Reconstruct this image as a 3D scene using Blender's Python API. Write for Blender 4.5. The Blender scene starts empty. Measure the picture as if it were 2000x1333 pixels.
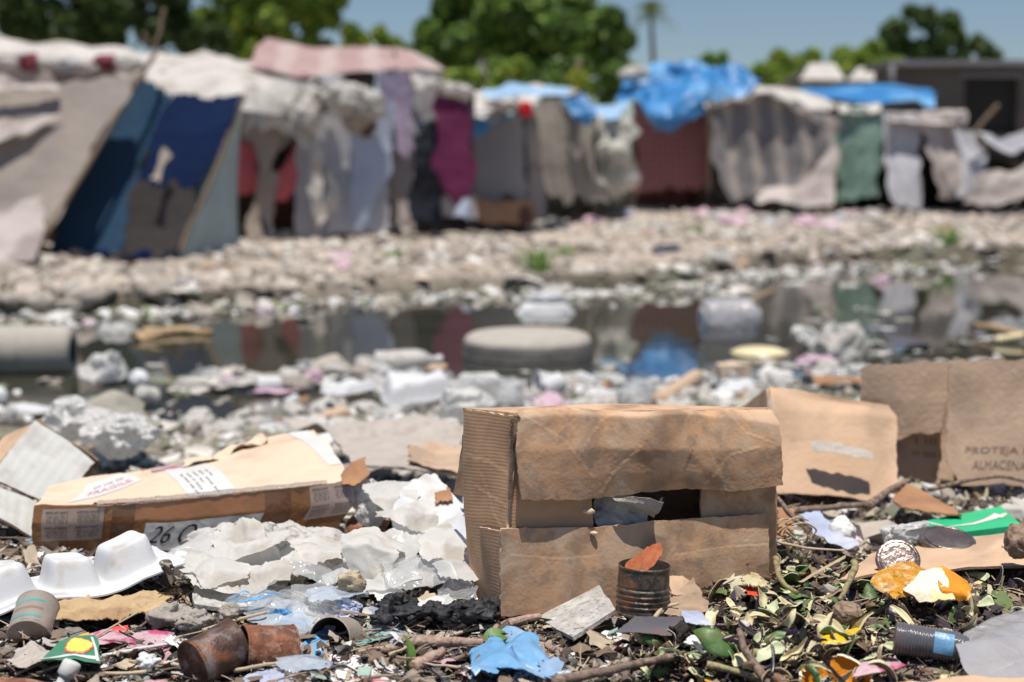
import bpy, math, random
import numpy as np
from mathutils import Vector, Matrix, Euler
R = math.radians
rnd = random.Random(7)
sc = bpy.context.scene
C = sc.collection
# ---------------------------------------------------------------- camera, sky, sun, exposure
CAM_H = 0.88; F = 2778.0; PITCH = math.atan(336 / F)
cam_d = bpy.data.cameras.new('camera'); cam = bpy.data.objects.new('camera', cam_d); C.objects.link(cam)
cam.location = (0, 0, CAM_H); cam.rotation_euler = (math.pi / 2 - PITCH, 0, 0)
cam_d.sensor_width = 36; cam_d.lens = 50.0; cam_d.clip_start = 0.05; cam_d.clip_end = 5000
cam_d.dof.use_dof = True; cam_d.dof.focus_distance = 2.1; cam_d.dof.aperture_fstop = 3.0
cam_d.dof.aperture_blades = 0
sc.camera = cam
SUN_DIR = Vector((0.0, -0.18, 0.98)).normalized()
elev = math.asin(SUN_DIR.z); azim = math.atan2(SUN_DIR.x, SUN_DIR.y)
w = bpy.data.worlds.new('World'); sc.world = w; w.use_nodes = True
nt = w.node_tree; bg = nt.nodes['Background']
sky = nt.nodes.new('ShaderNodeTexSky'); sky.sky_type = 'NISHITA'; sky.sun_disc = False
sky.sun_elevation = elev; sky.sun_rotation = azim; sky.air_density = 1.0; sky.dust_density = 0.4; sky.ozone_density = 3.0; sky.altitude = 0
tint = nt.nodes.new('ShaderNodeMix'); tint.data_type = 'RGBA'; tint.blend_type = 'MULTIPLY'; tint.inputs[0].default_value = 1; tint.inputs[7].default_value = (.86, .88, .93, 1)
nt.links.new(sky.outputs[0], tint.inputs[6]); nt.links.new(tint.outputs[2], bg.inputs[0]); bg.inputs[1].default_value = 0.082
sun_d = bpy.data.lights.new('sun', 'SUN'); sun_d.energy = 5.0; sun_d.angle = R(0.5); sun_d.color = (1, 0.94, 0.85)
sun = bpy.data.objects.new('sun', sun_d); C.objects.link(sun); sun.location = (0, 0, 30)
sun.rotation_euler = SUN_DIR.to_track_quat('Z', 'Y').to_euler()
sc.view_settings.view_transform = 'Standard'; sc.view_settings.look = 'None'; sc.view_settings.gamma = 1
sc.view_settings.exposure = 0.06
sc.render.engine = 'CYCLES'
sc.cycles.max_bounces = 8; sc.cycles.transparent_max_bounces = 12; sc.cycles.use_denoising = True
sc.cycles.caustics_reflective = False; sc.cycles.caustics_refractive = False

# ---------------------------------------------------------------- numeric helpers
def h3(i, j, k, s):
    n = (i * 374761393 + j * 668265263 + k * 2147483647 + s * 1274126177) & 0xffffffff
    n = ((n ^ (n >> 13)) * 1274126177) & 0xffffffff
    return ((n ^ (n >> 16)) & 0xffff) / 65535.0
def vn(P, f=1.0, s=0):
    P = np.asarray(P, float) * f
    i = np.floor(P).astype(np.int64); t = P - i; t = t * t * (3 - 2 * t)
    o = 0
    for a in (0, 1):
        for b in (0, 1):
            for c in (0, 1):
                wgt = (t[..., 0] if a else 1 - t[..., 0]) * (t[..., 1] if b else 1 - t[..., 1]) * (t[..., 2] if c else 1 - t[..., 2])
                o = o + wgt * h3(i[..., 0] + a, i[..., 1] + b, i[..., 2] + c, s)
    return o * 2 - 1
def fbm(P, f=1.0, s=0, oc=4):
    return sum(vn(P, f * 2 ** k, s + k * 17) * 0.5 ** k for k in range(oc))
def crumple(P, amp, freq, seed=0, n=14, oc=3, dirs=None):
    """sharp fold-like creases: sums of triangle waves along random directions"""
    r = np.random.RandomState(seed)
    Pw = P + np.stack([vn(P, freq * .6, seed + q) for q in (1, 2, 3)], -1) * (0.35 / freq)
    out = P.copy()
    for o in range(oc):
        for k in range(n):
            d = r.normal(size=3); d /= np.linalg.norm(d)
            m = r.normal(size=3); m /= np.linalg.norm(m)
            fr = freq * 2 ** o * r.uniform(.5, 1.3)
            t = (Pw @ d) * fr + r.uniform()
            tri = np.abs((t % 1) - .5) * 4 - 1
            out += (tri * amp * 0.5 ** o / math.sqrt(n))[..., None] * m
    return out
def sm(a, b, x):
    t = np.clip((x - a) / (b - a), 0, 1); return t * t * (3 - 2 * t)
def near_edge(x): return np.interp(x, [-3, -1.4, -.95, -.6, .3, 1.4, 3], [4.45, 4.45, 4.6, 4.9, 5.2, 5.45, 5.9])
def bank_edge(x): return np.interp(x, [-6, -3.2, -2.2, -1.2, -.4, .5, 1.2, 1.9, 3.2, 4.5, 8], [8.2, 8.5, 9.0, 9.7, 10.2, 10.4, 10.8, 12.2, 13.2, 13.7, 14.2])
def ground(x, y, fine=True):
    x = np.asarray(x, float); y = np.asarray(y, float)
    ne = near_edge(x); be = bank_edge(x)
    P = np.stack([x, y, x * 0], -1)
    be = be + .25 * vn(P, 1.3, 5) + .12 * vn(P, 4, 9)
    ne = ne + .25 * vn(P, 1.5, 25) + .1 * vn(P, 5, 29)
    z = np.interp(y, [0, 1.6, 1.9, 2.2, 2.5, 2.9], [.19, .195, .218, .213, .195, .178])
    t = np.clip((y - 2.9) / (ne - 2.9), 0, 1)
    z = np.where(y > 2.9, .178 * (1 - t) , z)
    z = np.where(y > ne, -.25 * sm(0, 1, (y - ne) / 1.2), z)
    bz = np.interp(y, [8, 12, 14.7, 22.4, 40, 80, 700], [.10, .12, .15, .32, .45, .6, 1.0])
    tb = np.clip((y - (be - .12)) / .16, 0, 1)
    z = np.where(y > be - .12, -.25 + (bz + .25) * tb, z)
    if fine:
        far = (y > be)
        z = z + np.where(far, .035 * fbm(P, 2.5, 3, 3) * np.clip(40 / y, 0, 1), .012 * fbm(P, 9, 4, 4) * (y < ne + .3))
        # heap of kitchen waste in the near right corner
        z = z + .03 * np.exp(-(((x - .60) / .30) ** 2 + ((y - 2.1) / .25) ** 2))
    return z
def ray(px, py):
    v = Vector(((px - 1000) / F, -(py - 666.5) / F, -1.0)); v.rotate(cam.rotation_euler); return v
def P(px, py, d):
    v = ray(px, py); t = d / v.y; return np.array([v.x * t, d, CAM_H + v.z * t])
def PZ(px, py, z):
    v = ray(px, py); t = (z - CAM_H) / v.z; return np.array([v.x * t, v.y * t, z])
def G(px, py, lift=0.0):
    v = ray(px, py); t = 1.0
    ts = np.arange(1.2, 60, .01); X = v.x * ts; Y = v.y * ts; Z = CAM_H + v.z * ts
    g = np.maximum(ground(X, Y, False), 0.0) + lift
    k = np.argmax(Z < g)
    return np.array([X[k], Y[k], g[k]])
# ---------------------------------------------------------------- object helpers
def setp(o, label=None, cat=None, group=None, kind=None):
    if label: o['label'] = label
    if cat: o['category'] = cat
    if group: o['group'] = group
    if kind: o['kind'] = kind
    return o
def thing(name, label, cat, loc=(0, 0, 0), rot=(0, 0, 0), group=None):
    o = bpy.data.objects.new(name, None); C.objects.link(o); o.location = tuple(loc); o.rotation_euler = rot
    o.empty_display_size = .05
    return setp(o, label, cat, group)
def mk(name, V, Fc, mats, parent=None, world=True, origin=None, smooth=True, fm=None, uv=None, col=None):
    """one mesh object. world=True: V is in world space (parent, if any, is unrotated)"""
    V = np.asarray(V, float)
    if parent is not None:
        off = np.array(parent.location) if world else np.zeros(3)
    else:
        if world:
            off = np.array(origin) if origin is not None else np.array([(V[:, 0].min() + V[:, 0].max()) / 2, (V[:, 1].min() + V[:, 1].max()) / 2, V[:, 2].min()])
        else: off = np.zeros(3)
    me = bpy.data.meshes.new(name); me.from_pydata((V - off).tolist(), [], [list(map(int, f)) for f in Fc]); 
    if not isinstance(mats, (list, tuple)): mats = [mats]
    for m in mats: me.materials.append(m)
    if smooth: me.polygons.foreach_set('use_smooth', [True] * len(me.polygons))
    if fm is not None: me.polygons.foreach_set('material_index', list(map(int, fm)))
    if uv is not None:
        l = me.uv_layers.new(name='UVMap'); idx = np.empty(len(me.loops), int); me.loops.foreach_get('vertex_index', idx)
        l.data.foreach_set('uv', np.asarray(uv, float)[idx].ravel())
    if col is not None:
        a = me.color_attributes.new('Col', 'FLOAT_COLOR', 'POINT'); c4 = np.ones((len(V), 4)); c4[:, :3] = col
        a.data.foreach_set('color', c4.ravel())
    me.update()
    o = bpy.data.objects.new(name, me); C.objects.link(o)
    if parent is not None: o.parent = parent
    elif world: o.location = tuple(off)
    return o
def gridF(m, n, base=0, flip=False, wrap=False):
    f = []
    for i in range(m - 1):
        for j in range(n if wrap else n - 1):
            a = base + i * n + j; b = base + i * n + (j + 1) % n; c = b + n; d = a + n
            f.append((a, d, c, b) if not flip else (a, b, c, d))
    return f
def resamp(row, n):
    row = np.array(row, float); s = np.r_[0, np.cumsum(np.linalg.norm(np.diff(row, axis=0), axis=1))]
    t = np.linspace(0, s[-1], n); return np.stack([np.interp(t, s, row[:, k]) for k in range(3)], -1)
def loft(rows, n, m, px=True):
    """rows of (px,py,depth) -> smooth grid (m,n,3) in world space"""
    Rw = [resamp([P(*q) for q in r] if px else r, n) for r in rows]
    A = np.array(Rw); s = np.r_[0, np.cumsum(np.maximum(1e-6, np.linalg.norm(np.diff(A, axis=0), axis=2).mean(axis=1)))]
    t = np.linspace(0, s[-1], m); out = np.empty((m, n, 3))
    for k in range(3):
        for j in range(n): out[:, j, k] = np.interp(t, s, A[:, j, k])
    return out
def soften(g, it=2):
    for _ in range(it):
        g[1:-1] = (g[:-2] + 2 * g[1:-1] + g[2:]) / 4
        g[:, 1:-1] = (g[:, :-2] + 2 * g[:, 1:-1] + g[:, 2:]) / 4
    return g
def guv(g):
    m, n = g.shape[:2]
    u = np.zeros((m, n)); v = np.zeros((m, n))
    u[:, 1:] = np.cumsum(np.linalg.norm(np.diff(g, axis=1), axis=2), axis=1).mean(axis=0)[None]
    v[1:] = np.cumsum(np.linalg.norm(np.diff(g, axis=0), axis=2), axis=0).mean(axis=1)[:, None]
    return np.stack([u.ravel(), -v.ravel()], -1)
def gnorm(g):
    du = np.gradient(g, axis=1); dv = np.gradient(g, axis=0); nn = np.cross(dv, du)
    return nn / (np.linalg.norm(nn, axis=2, keepdims=True) + 1e-12)
def sheet(name, g, mats, parent=None, thick=0, world=True, hole=None, ragged=0, seed=0, **kw):
    m, n = g.shape[:2]; g = g.copy()
    if ragged:
        r = np.random.RandomState(seed + 5)
        du = np.gradient(g, axis=1); dv = np.gradient(g, axis=0)
        for sl, D in (((0, slice(None)), dv[0]), ((-1, slice(None)), dv[-1]), ((slice(None), 0), du[:, 0]), ((slice(None), -1), du[:, -1])):
            q = D / (np.linalg.norm(D, axis=1, keepdims=True) + 1e-9); e_ = np.convolve(r.uniform(-1, 1, len(q) + 8), np.hanning(9) / 2.6, 'valid'); g[sl] += q * ((e_ * 1.6 + .25 * r.uniform(-1, 1, len(q))) * ragged)[:, None]
    uv = guv(g); V = g.reshape(-1, 3); Fc = gridF(m, n)
    if hole is not None: Fc = [f for k, f in enumerate(Fc) if not hole(k // (n - 1) / (m - 1), k % (n - 1) / (n - 1))]
    if thick:
        N = gnorm(g).reshape(-1, 3); V2 = V - N * thick; nV = len(V)
        F2 = [tuple(x + nV for x in reversed(f)) for f in Fc]
        cnt = {}
        for f in Fc:
            for a, b in zip(f, f[1:] + f[:1]): cnt[(a, b)] = 1
        B_ = [(a, b) for (a, b) in cnt if (b, a) not in cnt]; ids = sorted({q for e in B_ for q in e}); mp = {q: 2 * nV + i for i, q in enumerate(ids)}; nb_ = len(ids)
        S = [(mp[b], mp[a], mp[a] + nb_, mp[b] + nb_) for (a, b) in B_]
        fm = [0] * (2 * len(Fc)) + [len(mats) - 1 if isinstance(mats, (list, tuple)) else 0] * len(S)
        V = np.r_[V, V2, V[ids], V2[ids]]; uv = np.r_[uv, uv, uv[ids], uv[ids]]; Fc = Fc + F2 + S
        o = mk(name, V, Fc, mats, parent, world=world, fm=fm, uv=uv, **kw)
        return o
    return mk(name, V, Fc, mats, parent, world=world, uv=uv, **kw)
def tubeV(pts, rad, seg=8, noise=0, seed=0, base=0, caps=True):
    pts = np.array(pts, float); n = len(pts); rad = np.broadcast_to(rad, n) if np.ndim(rad) else np.full(n, rad)
    T = np.gradient(pts, axis=0); T /= np.linalg.norm(T, axis=1, keepdims=True) + 1e-9
    up = np.array([0.13, .21, 1.0]); up = up if abs(T[0] @ up) < .95 else np.array([1.0, 0, 0])
    V = []; a = np.arange(seg) / seg * 2 * math.pi; rs = np.random.RandomState(seed)
    for i in range(n):
        s = np.cross(T[i], up); s /= np.linalg.norm(s) + 1e-9; u = np.cross(s, T[i]); up = u
        rr = rad[i] * (1 + noise * rs.uniform(-1, 1, seg))
        V.append(pts[i] + np.outer(np.cos(a) * rr, s) + np.outer(np.sin(a) * rr, u))
    V = np.concatenate(V); Fc = gridF(n, seg, base, wrap=True)
    if caps: Fc += [tuple(base + k for k in range(seg)), tuple(base + (n - 1) * seg + k for k in reversed(range(seg)))]
    return V, Fc
def curve(pts, n=24, wob=0, seed=0):
    g = resamp(pts, n)
    for _ in range(3): g[1:-1] = (g[:-2] + 2 * g[1:-1] + g[2:]) / 4
    if wob:
        r = np.random.RandomState(seed); k = r.normal(size=(n, 3)) * wob
        for _ in range(2): k[1:-1] = (k[:-2] + k[1:-1] + k[2:]) / 3
        g = g + k
    return g
def lathe(prof, seg=40, wob=0, seed=0, closed=False):
    prof = np.array(prof, float); a = np.arange(seg) / seg * 2 * math.pi
    V = np.stack([np.outer(prof[:, 0], np.cos(a)), np.outer(prof[:, 0], np.sin(a)), np.outer(prof[:, 1], np.ones(seg))], -1).reshape(-1, 3)
    if wob: V += wob * np.stack([fbm(V, 14, seed), fbm(V, 14, seed + 9), .5 * fbm(V, 14, seed + 5)], -1)
    return V, gridF(len(prof), seg, wrap=True, flip=True)
def join(parts):
    V = []; Fc = []; b = 0
    for v, f in parts:
        V.append(v); Fc += [tuple(k + b for k in q) for q in f]; b += len(v)
    return np.concatenate(V), Fc
def xf(V, rot=(0, 0, 0), loc=(0, 0, 0), sc_=(1, 1, 1)):
    M = np.array(Euler(rot).to_matrix()); return (V * np.array(sc_)) @ M.T + np.array(loc)
def sphV(m=24, n=36):
    th = np.linspace(0.001, math.pi - .001, m); ph = np.arange(n) / n * 2 * math.pi
    V = np.stack([np.outer(np.sin(th), np.cos(ph)), np.outer(np.sin(th), np.sin(ph)), np.outer(np.cos(th), np.ones(n))], -1).reshape(-1, 3)
    return V, gridF(m, n, wrap=True)
def boxV(sx, sy, sz):
    V = np.array([(x * sx, y * sy, z * sz) for x in (-.5, .5) for y in (-.5, .5) for z in (0, 1)])
    return V, [(0, 1, 3, 2), (4, 6, 7, 5), (0, 4, 5, 1), (2, 3, 7, 6), (0, 2, 6, 4), (1, 5, 7, 3)]
def settle(g, q=70, off=.004):
    v = g.reshape(-1, 3); dz = ground(v[:, 0], v[:, 1]) + off - v[:, 2]; k = np.percentile(dz, q); return g + np.array([0, 0, max(0.0, min(.03, k))])
# ---------------------------------------------------------------- materials
def mat(name, base, rough=.75, var=.25, scale=6, bump=.25, bscale=60, metal=0, spec=.35, stain=None, sscale=5, samt=.5,
        transl=0, alpha=1, stripes=None, wave=None, objvar=0, attr=False, coat=0, ior=None, uvco=False, sthr=.55, det=5, crease=None):
    m = bpy.data.materials.new(name); m.use_nodes = True; t = m.node_tree; N = t.nodes; L = t.links
    b = N['Principled BSDF']; out = N['Material Output']
    tc = N.new('ShaderNodeTexCoord'); co = tc.outputs['UV' if uvco else 'Object']
    def noise(s, d=det, dist=0.0):
        q = N.new('ShaderNodeTexNoise'); q.inputs['Scale'].default_value = s; q.inputs['Detail'].default_value = d
        q.inputs['Distortion'].default_value = dist; L.new(co, q.inputs['Vector']); return q
    def mix(fac, a, bb, mode='MIX'):
        q = N.new('ShaderNodeMix'); q.data_type = 'RGBA'; q.blend_type = mode
        for s, v in ((0, fac), (6, a), (7, bb)):
            if hasattr(v, 'is_output'): L.new(v, q.inputs[s])
            else: q.inputs[s].default_value = v if s == 0 else (*v, 1)
        return q.outputs[2]
    def ramp(v, a, c):
        q = N.new('ShaderNodeMapRange'); q.inputs[1].default_value = a; q.inputs[2].default_value = c; L.new(v, q.inputs[0]); return q.outputs[0]
    n1 = noise(scale)
    if attr:
        at = N.new('ShaderNodeVertexColor'); at.layer_name = 'Col'; col = at.outputs[0]
        col = mix(ramp(n1.outputs[0], .3, .7), mix(1.0, col, (1 - var,) * 3, 'MULTIPLY'), col)
    else:
        col = mix(ramp(n1.outputs[0], .3, .7), tuple(c * (1 - var) for c in base), tuple(min(1, c * (1 + var * .6)) for c in base))
    if stripes:
        sx, ax, c2, wd = stripes       # frequency per metre, axis, colour, width
        sp = N.new('ShaderNodeSeparateXYZ'); L.new(tc.outputs['UV'], sp.inputs[0])
        for a_ in ax:
            mu = N.new('ShaderNodeMath'); mu.operation = 'MULTIPLY_ADD'; mu.inputs[1].default_value = sx; L.new(sp.outputs[a_], mu.inputs[0])
            nn = noise(2.5); m2 = N.new('ShaderNodeMath'); m2.operation = 'MULTIPLY'; m2.inputs[1].default_value = .6; L.new(nn.outputs[0], m2.inputs[0]); L.new(m2.outputs[0], mu.inputs[2])
            fr = N.new('ShaderNodeMath'); fr.operation = 'FRACT'; L.new(mu.outputs[0], fr.inputs[0])
            pp = N.new('ShaderNodeMath'); pp.operation = 'PINGPONG'; pp.inputs[1].default_value = .5; L.new(fr.outputs[0], pp.inputs[0])
            col = mix(ramp(pp.outputs[0], wd + .04, wd - .04), col, c2)
    if stain:
        st = stain if isinstance(stain, list) else [(stain, sscale, samt)]
        for k, (c2, s2, a2) in enumerate(st):
            n2 = noise(s2, 8, .15 + .2 * k); r2 = ramp(n2.outputs[0], sthr - .04, sthr + .09)
            mm = N.new('ShaderNodeMath'); mm.operation = 'MULTIPLY'; mm.inputs[1].default_value = a2; L.new(r2, mm.inputs[0])
            col = mix(mm.outputs[0], col, c2)
    if objvar:
        oi = N.new('ShaderNodeObjectInfo'); hs = N.new('ShaderNodeHueSaturation'); rr = N.new('ShaderNodeMapRange')
        rr.inputs[3].default_value = 1 - objvar; rr.inputs[4].default_value = 1 + objvar; L.new(oi.outputs['Random'], rr.inputs[0])
        L.new(rr.outputs[0], hs.inputs['Value']); L.new(col, hs.inputs['Color']); col = hs.outputs[0]
    L.new(col, b.inputs['Base Color'])
    rgh = N.new('ShaderNodeMapRange'); L.new(n1.outputs[0], rgh.inputs[0]); rgh.inputs[3].default_value = max(0.02, rough - .12); rgh.inputs[4].default_value = min(1, rough + .12)
    L.new(rgh.outputs[0], b.inputs['Roughness'])
    b.inputs['Metallic'].default_value = metal; b.inputs['Specular IOR Level'].default_value = spec
    if coat: b.inputs['Coat Weight'].default_value = coat; b.inputs['Coat Roughness'].default_value = .15
    hgt = None
    if bump:
        nb = noise(bscale, 6); hgt = nb.outputs[0]
        if wave:
            wv = N.new('ShaderNodeTexWave'); wv.inputs['Scale'].default_value = wave[0]; wv.bands_direction = wave[1]; wv.inputs['Distortion'].default_value = wave[2] if len(wave) > 2 else 1.0
            wv.inputs['Detail'].default_value = 2; L.new(tc.outputs['UV'] if len(wave) > 3 else co, wv.inputs['Vector'])
            ad = N.new('ShaderNodeMath'); ad.operation = 'MULTIPLY_ADD'; ad.inputs[1].default_value = .5; L.new(wv.outputs['Fac'], ad.inputs[0]); L.new(hgt, ad.inputs[2]); hgt = ad.outputs[0]
        if crease:
            dn = noise(crease[0] * .7, 2); vm = N.new('ShaderNodeVectorMath'); vm.operation = 'MULTIPLY_ADD'; L.new(dn.outputs['Color'], vm.inputs[0]); vm.inputs[1].default_value = (.8 / crease[0],) * 3; L.new(co, vm.inputs[2])
            for q_, (fs, fa) in enumerate(((1.0, 1.0), (2.7, .45))):
                vo = N.new('ShaderNodeTexVoronoi'); vo.inputs['Scale'].default_value = crease[0] * fs; L.new(vm.outputs[0], vo.inputs['Vector'])
                ad = N.new('ShaderNodeMath'); ad.operation = 'MULTIPLY_ADD'; ad.inputs[1].default_value = crease[1] * fa; L.new(vo.outputs['Distance'], ad.inputs[0]); L.new(hgt, ad.inputs[2]); hgt = ad.outputs[0]
        bp = N.new('ShaderNodeBump'); bp.inputs['Strength'].default_value = bump; bp.inputs['Distance'].default_value = .5 / bscale
        L.new(hgt, bp.inputs['Height']); L.new(bp.outputs[0], b.inputs['Normal'])
    sh = b.outputs[0]
    if transl:
        tr = N.new('ShaderNodeBsdfTranslucent'); L.new(col, tr.inputs[0]); ms = N.new('ShaderNodeMixShader'); ms.inputs[0].default_value = transl
        L.new(sh, ms.inputs[1]); L.new(tr.outputs[0], ms.inputs[2]); sh = ms.outputs[0]
    if alpha < 1:
        tp = N.new('ShaderNodeBsdfTransparent'); ms = N.new('ShaderNodeMixShader'); 
        ar = N.new('ShaderNodeMapRange'); ar.inputs[3].default_value = max(0, alpha - .2); ar.inputs[4].default_value = min(1, alpha + .2); L.new(n1.outputs[0], ar.inputs[0]); L.new(ar.outputs[0], ms.inputs[0])
        L.new(tp.outputs[0], ms.inputs[1]); L.new(sh, ms.inputs[2]); sh = ms.outputs[0]
    L.new(sh, out.inputs[0])
    return m
M = {}
M['soil'] = mat('soil', (.19, .15, .115), .95, .45, 14, .8, 90, stain=[((.07, .055, .045), 3, .8), ((.34, .30, .25), 7, .6)])
M['kraft'] = mat('kraft_card', (.59, .36, .215), .85, .12, 9, .22, 160, spec=.15, uvco=True, stain=[((.19, .135, .10), 12, .6), ((.30, .22, .17), 34, .6), ((.64, .47, .33), 15, .6)], sthr=.54, crease=(9, .3))
M['kraft_side'] = mat('kraft_card_ribbed', (.59, .365, .22), .85, .12, 9, .09, 150, spec=.15, uvco=True, wave=(60, 'Y', 1.5, 1), stain=[((.24, .165, .12), 9, .5)], sthr=.56)
M['kraft_in'] = mat('kraft_core', (.30, .205, .14), .95, .3, 60, .8, 300, spec=.1)
M['kraft_edge'] = mat('kraft_cut_edge', (.64, .49, .36), .95, .35, 120, .6, 400, spec=.1, stain=[((.30, .21, .15), 60, .7)])
M['kraft_lt'] = mat('kraft_light', (.68, .53, .40), .8, .1, 5, .2, 90, spec=.25, uvco=True, stain=[((.42, .30, .22), 7, .4)], sthr=.6)
M['kraft_mid'] = mat('kraft_mid', (.58, .40, .27), .85, .14, 5, .3, 80, spec=.15, uvco=True, stain=[((.30, .21, .15), 6, .5)], sthr=.56, crease=(7, .3))
M['kraft_grey'] = mat('kraft_grey', (.52, .375, .27), .85, .15, 5, .3, 80, spec=.15, uvco=True, stain=[((.20, .15, .12), 5, .55)], sthr=.55, crease=(7, .3))
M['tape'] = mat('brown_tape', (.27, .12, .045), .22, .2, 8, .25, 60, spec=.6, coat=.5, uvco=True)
M['greycard'] = mat('grey_card', (.50, .50, .475), .8, .1, 6, .3, 100, stain=[((.30, .27, .25), 8, .5)], wave=(14, 'X', .6, 1), uvco=True)
M['paper'] = mat('white_paper', (.62, .62, .60), .6, .06, 8, .15, 60, stain=[((.50, .46, .42), 9, .4)], sthr=.6, crease=(18, 1.2))
M['ink'] = mat('black_ink', (.03, .03, .035), .6, .2, 30, 0)
M['inkfade'] = mat('faded_ink', (.25, .185, .145), .8, .3, 60, 0)
M['inkgrey'] = mat('grey_ink', (.28, .26, .27), .7, .3, 60, 0)
M['inkpink'] = mat('pink_ink', (.72, .22, .32), .6, .2, 30, 0)
M['foam'] = mat('white_foam', (.66, .67, .69), .55, .05, 10, .12, 200, spec=.35, transl=.08, stain=[((.44, .38, .31), 18, .6)], sthr=.59)
M['bag'] = mat('white_bag', (.77, .755, .72), .55, .06, 6, .25, 70, spec=.3, transl=.38, stain=[((.46, .40, .33), 14, .6), ((.60, .56, .50), 5, .6)], sthr=.54, crease=(14, 3.5))
M['bagw'] = mat('milky_bag', (.74, .735, .72), .34, .06, 6, .25, 60, spec=.6, transl=.25, alpha=.75, crease=(16, 3.0))
M['film'] = mat('clear_film', (.66, .68, .70), .12, .05, 9, .4, 40, spec=.8, transl=.15, alpha=.42, crease=(22, 3.0))
M['filmb'] = mat('bluish_film', (.60, .68, .78), .16, .08, 9, .35, 50, spec=.8, transl=.2, alpha=.68, crease=(24, 2.2), stain=[((.22, .48, .80), 26, .8)], sthr=.62)
M['filmg'] = mat('grey_film', (.60, .59, .62), .2, .1, 5, .3, 30, spec=.6, transl=.2, alpha=.72, stain=[((.45, .40, .36), 4, .5)], crease=(9, 2.0))
M['blueprint'] = mat('blue_printed_film', (.13, .42, .80), .3, .3, 30, .3, 60, spec=.5, transl=.2)
M['bluepl'] = mat('blue_plastic', (.22, .47, .76), .35, .12, 9, .3, 60, spec=.5, transl=.25, stain=[((.5, .62, .75), 12, .5)], crease=(20, 2))
M['rust'] = mat('rusty_tin', (.25, .095, .05), .68, .35, 50, .7, 260, metal=.15, spec=.35, stain=[((.07, .04, .035), 35, .75), ((.42, .26, .19), 80, .5)], sthr=.52)
M['burnt'] = mat('burnt_tin', (.10, .055, .04), .55, .4, 50, .7, 260, metal=.3, spec=.45, stain=[((.30, .12, .055), 28, .8), ((.24, .23, .23), 45, .6)], sthr=.54)
M['olivetin'] = mat('dark_tin', (.12, .095, .07), .42, .35, 60, .5, 260, metal=.45, spec=.5, stain=[((.32, .13, .06), 55, .8), ((.03, .03, .03), 30, .7), ((.25, .23, .2), 90, .5)], sthr=.53)
M['rustor'] = mat('orange_rust', (.62, .20, .09), .6, .3, 20, .5, 90, metal=.1, transl=.25, stain=[((.42, .10, .06), 22, .6)])
M['labeltin'] = mat('paper_label', (.31, .27, .23), .5, .15, 18, .3, 120, stain=[((.30, .20, .16), 20, .6)], sthr=.55)
M['teal'] = mat('teal_print', (.10, .34, .34), .5, .2, 30, 0)
M['dark_in'] = mat('dark_matte', (.035, .026, .022), .9, .3, 20, .4, 100)  # near-black brown for the tin insides and the dried flower
M['char'] = mat('charcoal', (.022, .022, .026), .6, .5, 30, 1.0, 120, spec=.4, stain=[((.12, .12, .125), 20, .6)])
M['bark'] = mat('bark', (.27, .195, .155), .9, .4, 80, 1.0, 260, stain=[((.10, .07, .05), 90, .8)], sthr=.5)
M['stick'] = mat('peeled_stick', (.40, .27, .215), .8, .3, 80, .9, 260, stain=[((.16, .10, .07), 70, .8), ((.52, .42, .35), 120, .5)], sthr=.53)
M['stalk'] = mat('dry_stalk', (.34, .29, .15), .6, .3, 90, .8, 260, stain=[((.14, .09, .06), 120, .7)], sthr=.52)
M['husk'] = mat('pale_husk', (.52, .37, .21), .8, .2, 10, .8, 90, stain=[((.28, .17, .09), 8, .7)], wave=(12, 'Y', 2, 1), sthr=.5)
M['stone'] = mat('stone', (.47, .42, .365), .95, .3, 9, .8, 60, stain=[((.27, .235, .20), 12, .5)], objvar=.25)
M['plaster'] = mat('crumbly_plaster', (.40, .36, .32), .95, .4, 30, 1.0, 140, stain=[((.14, .11, .10), 26, .7)])
M['spongy'] = mat('spongy_lump', (.50, .41, .29), .95, .4, 40, 1.0, 130, stain=[((.14, .09, .06), 30, .8)], sthr=.5)
M['brownpap'] = mat('brown_paper', (.46, .33, .23), .85, .25, 12, .5, 90, transl=.15, stain=[((.24, .16, .10), 14, .6)], crease=(26, 2))
M['beigepap'] = mat('beige_paper', (.46, .41, .365), .85, .15, 12, .4, 70, stain=[((.26, .21, .18), 12, .5)], crease=(26, 2.5))
M['tile'] = mat('grey_tile', (.45, .44, .42), .75, .2, 60, .6, 200, stain=[((.20, .185, .175), 110, .75), ((.60, .58, .56), 35, .6), ((.30, .27, .24), 18, .5)], sthr=.55)
M['greenlf'] = mat('green_leaf', (.16, .30, .07), .45, .2, 20, .2, 60, transl=.35)
M['pg_out'] = mat('green_skin', (.06, .125, .03), .45, .3, 25, .2, 120, spec=.6, objvar=.35, stain=[((.15, .09, .04), 30, .5)], sthr=.6)
M['pp_out'] = mat('purple_skin', (.026, .014, .028), .33, .5, 25, .15, 90, spec=.7, objvar=.4, stain=[((.12, .075, .05), 30, .6)], sthr=.6)
M['pb_out'] = mat('withered_skin', (.17, .10, .06), .5, .4, 30, .5, 120, objvar=.35)
M['p_in'] = mat('cream_flesh', (.64, .57, .36), .6, .2, 25, .3, 120, objvar=.18, stain=[((.36, .24, .12), 80, .75)], sthr=.56)
M['pw_in'] = mat('pale_green_flesh', (.58, .63, .40), .5, .15, 25, .25, 120, objvar=.15, stain=[((.40, .33, .18), 80, .65)], sthr=.6)
M['orange'] = mat('orange_peel', (.86, .32, .015), .45, .2, 20, .8, 420, spec=.5, transl=.1)
M['yellow'] = mat('yellow_peel', (.88, .56, .03), .38, .15, 20, .4, 300, spec=.5, transl=.15, stain=[((.6, .3, .03), 18, .4)])
M['pith'] = mat('pith', (.82, .74, .58), .7, .12, 20, .6, 160, stain=[((.88, .48, .08), 18, .65)], sthr=.56)
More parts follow.
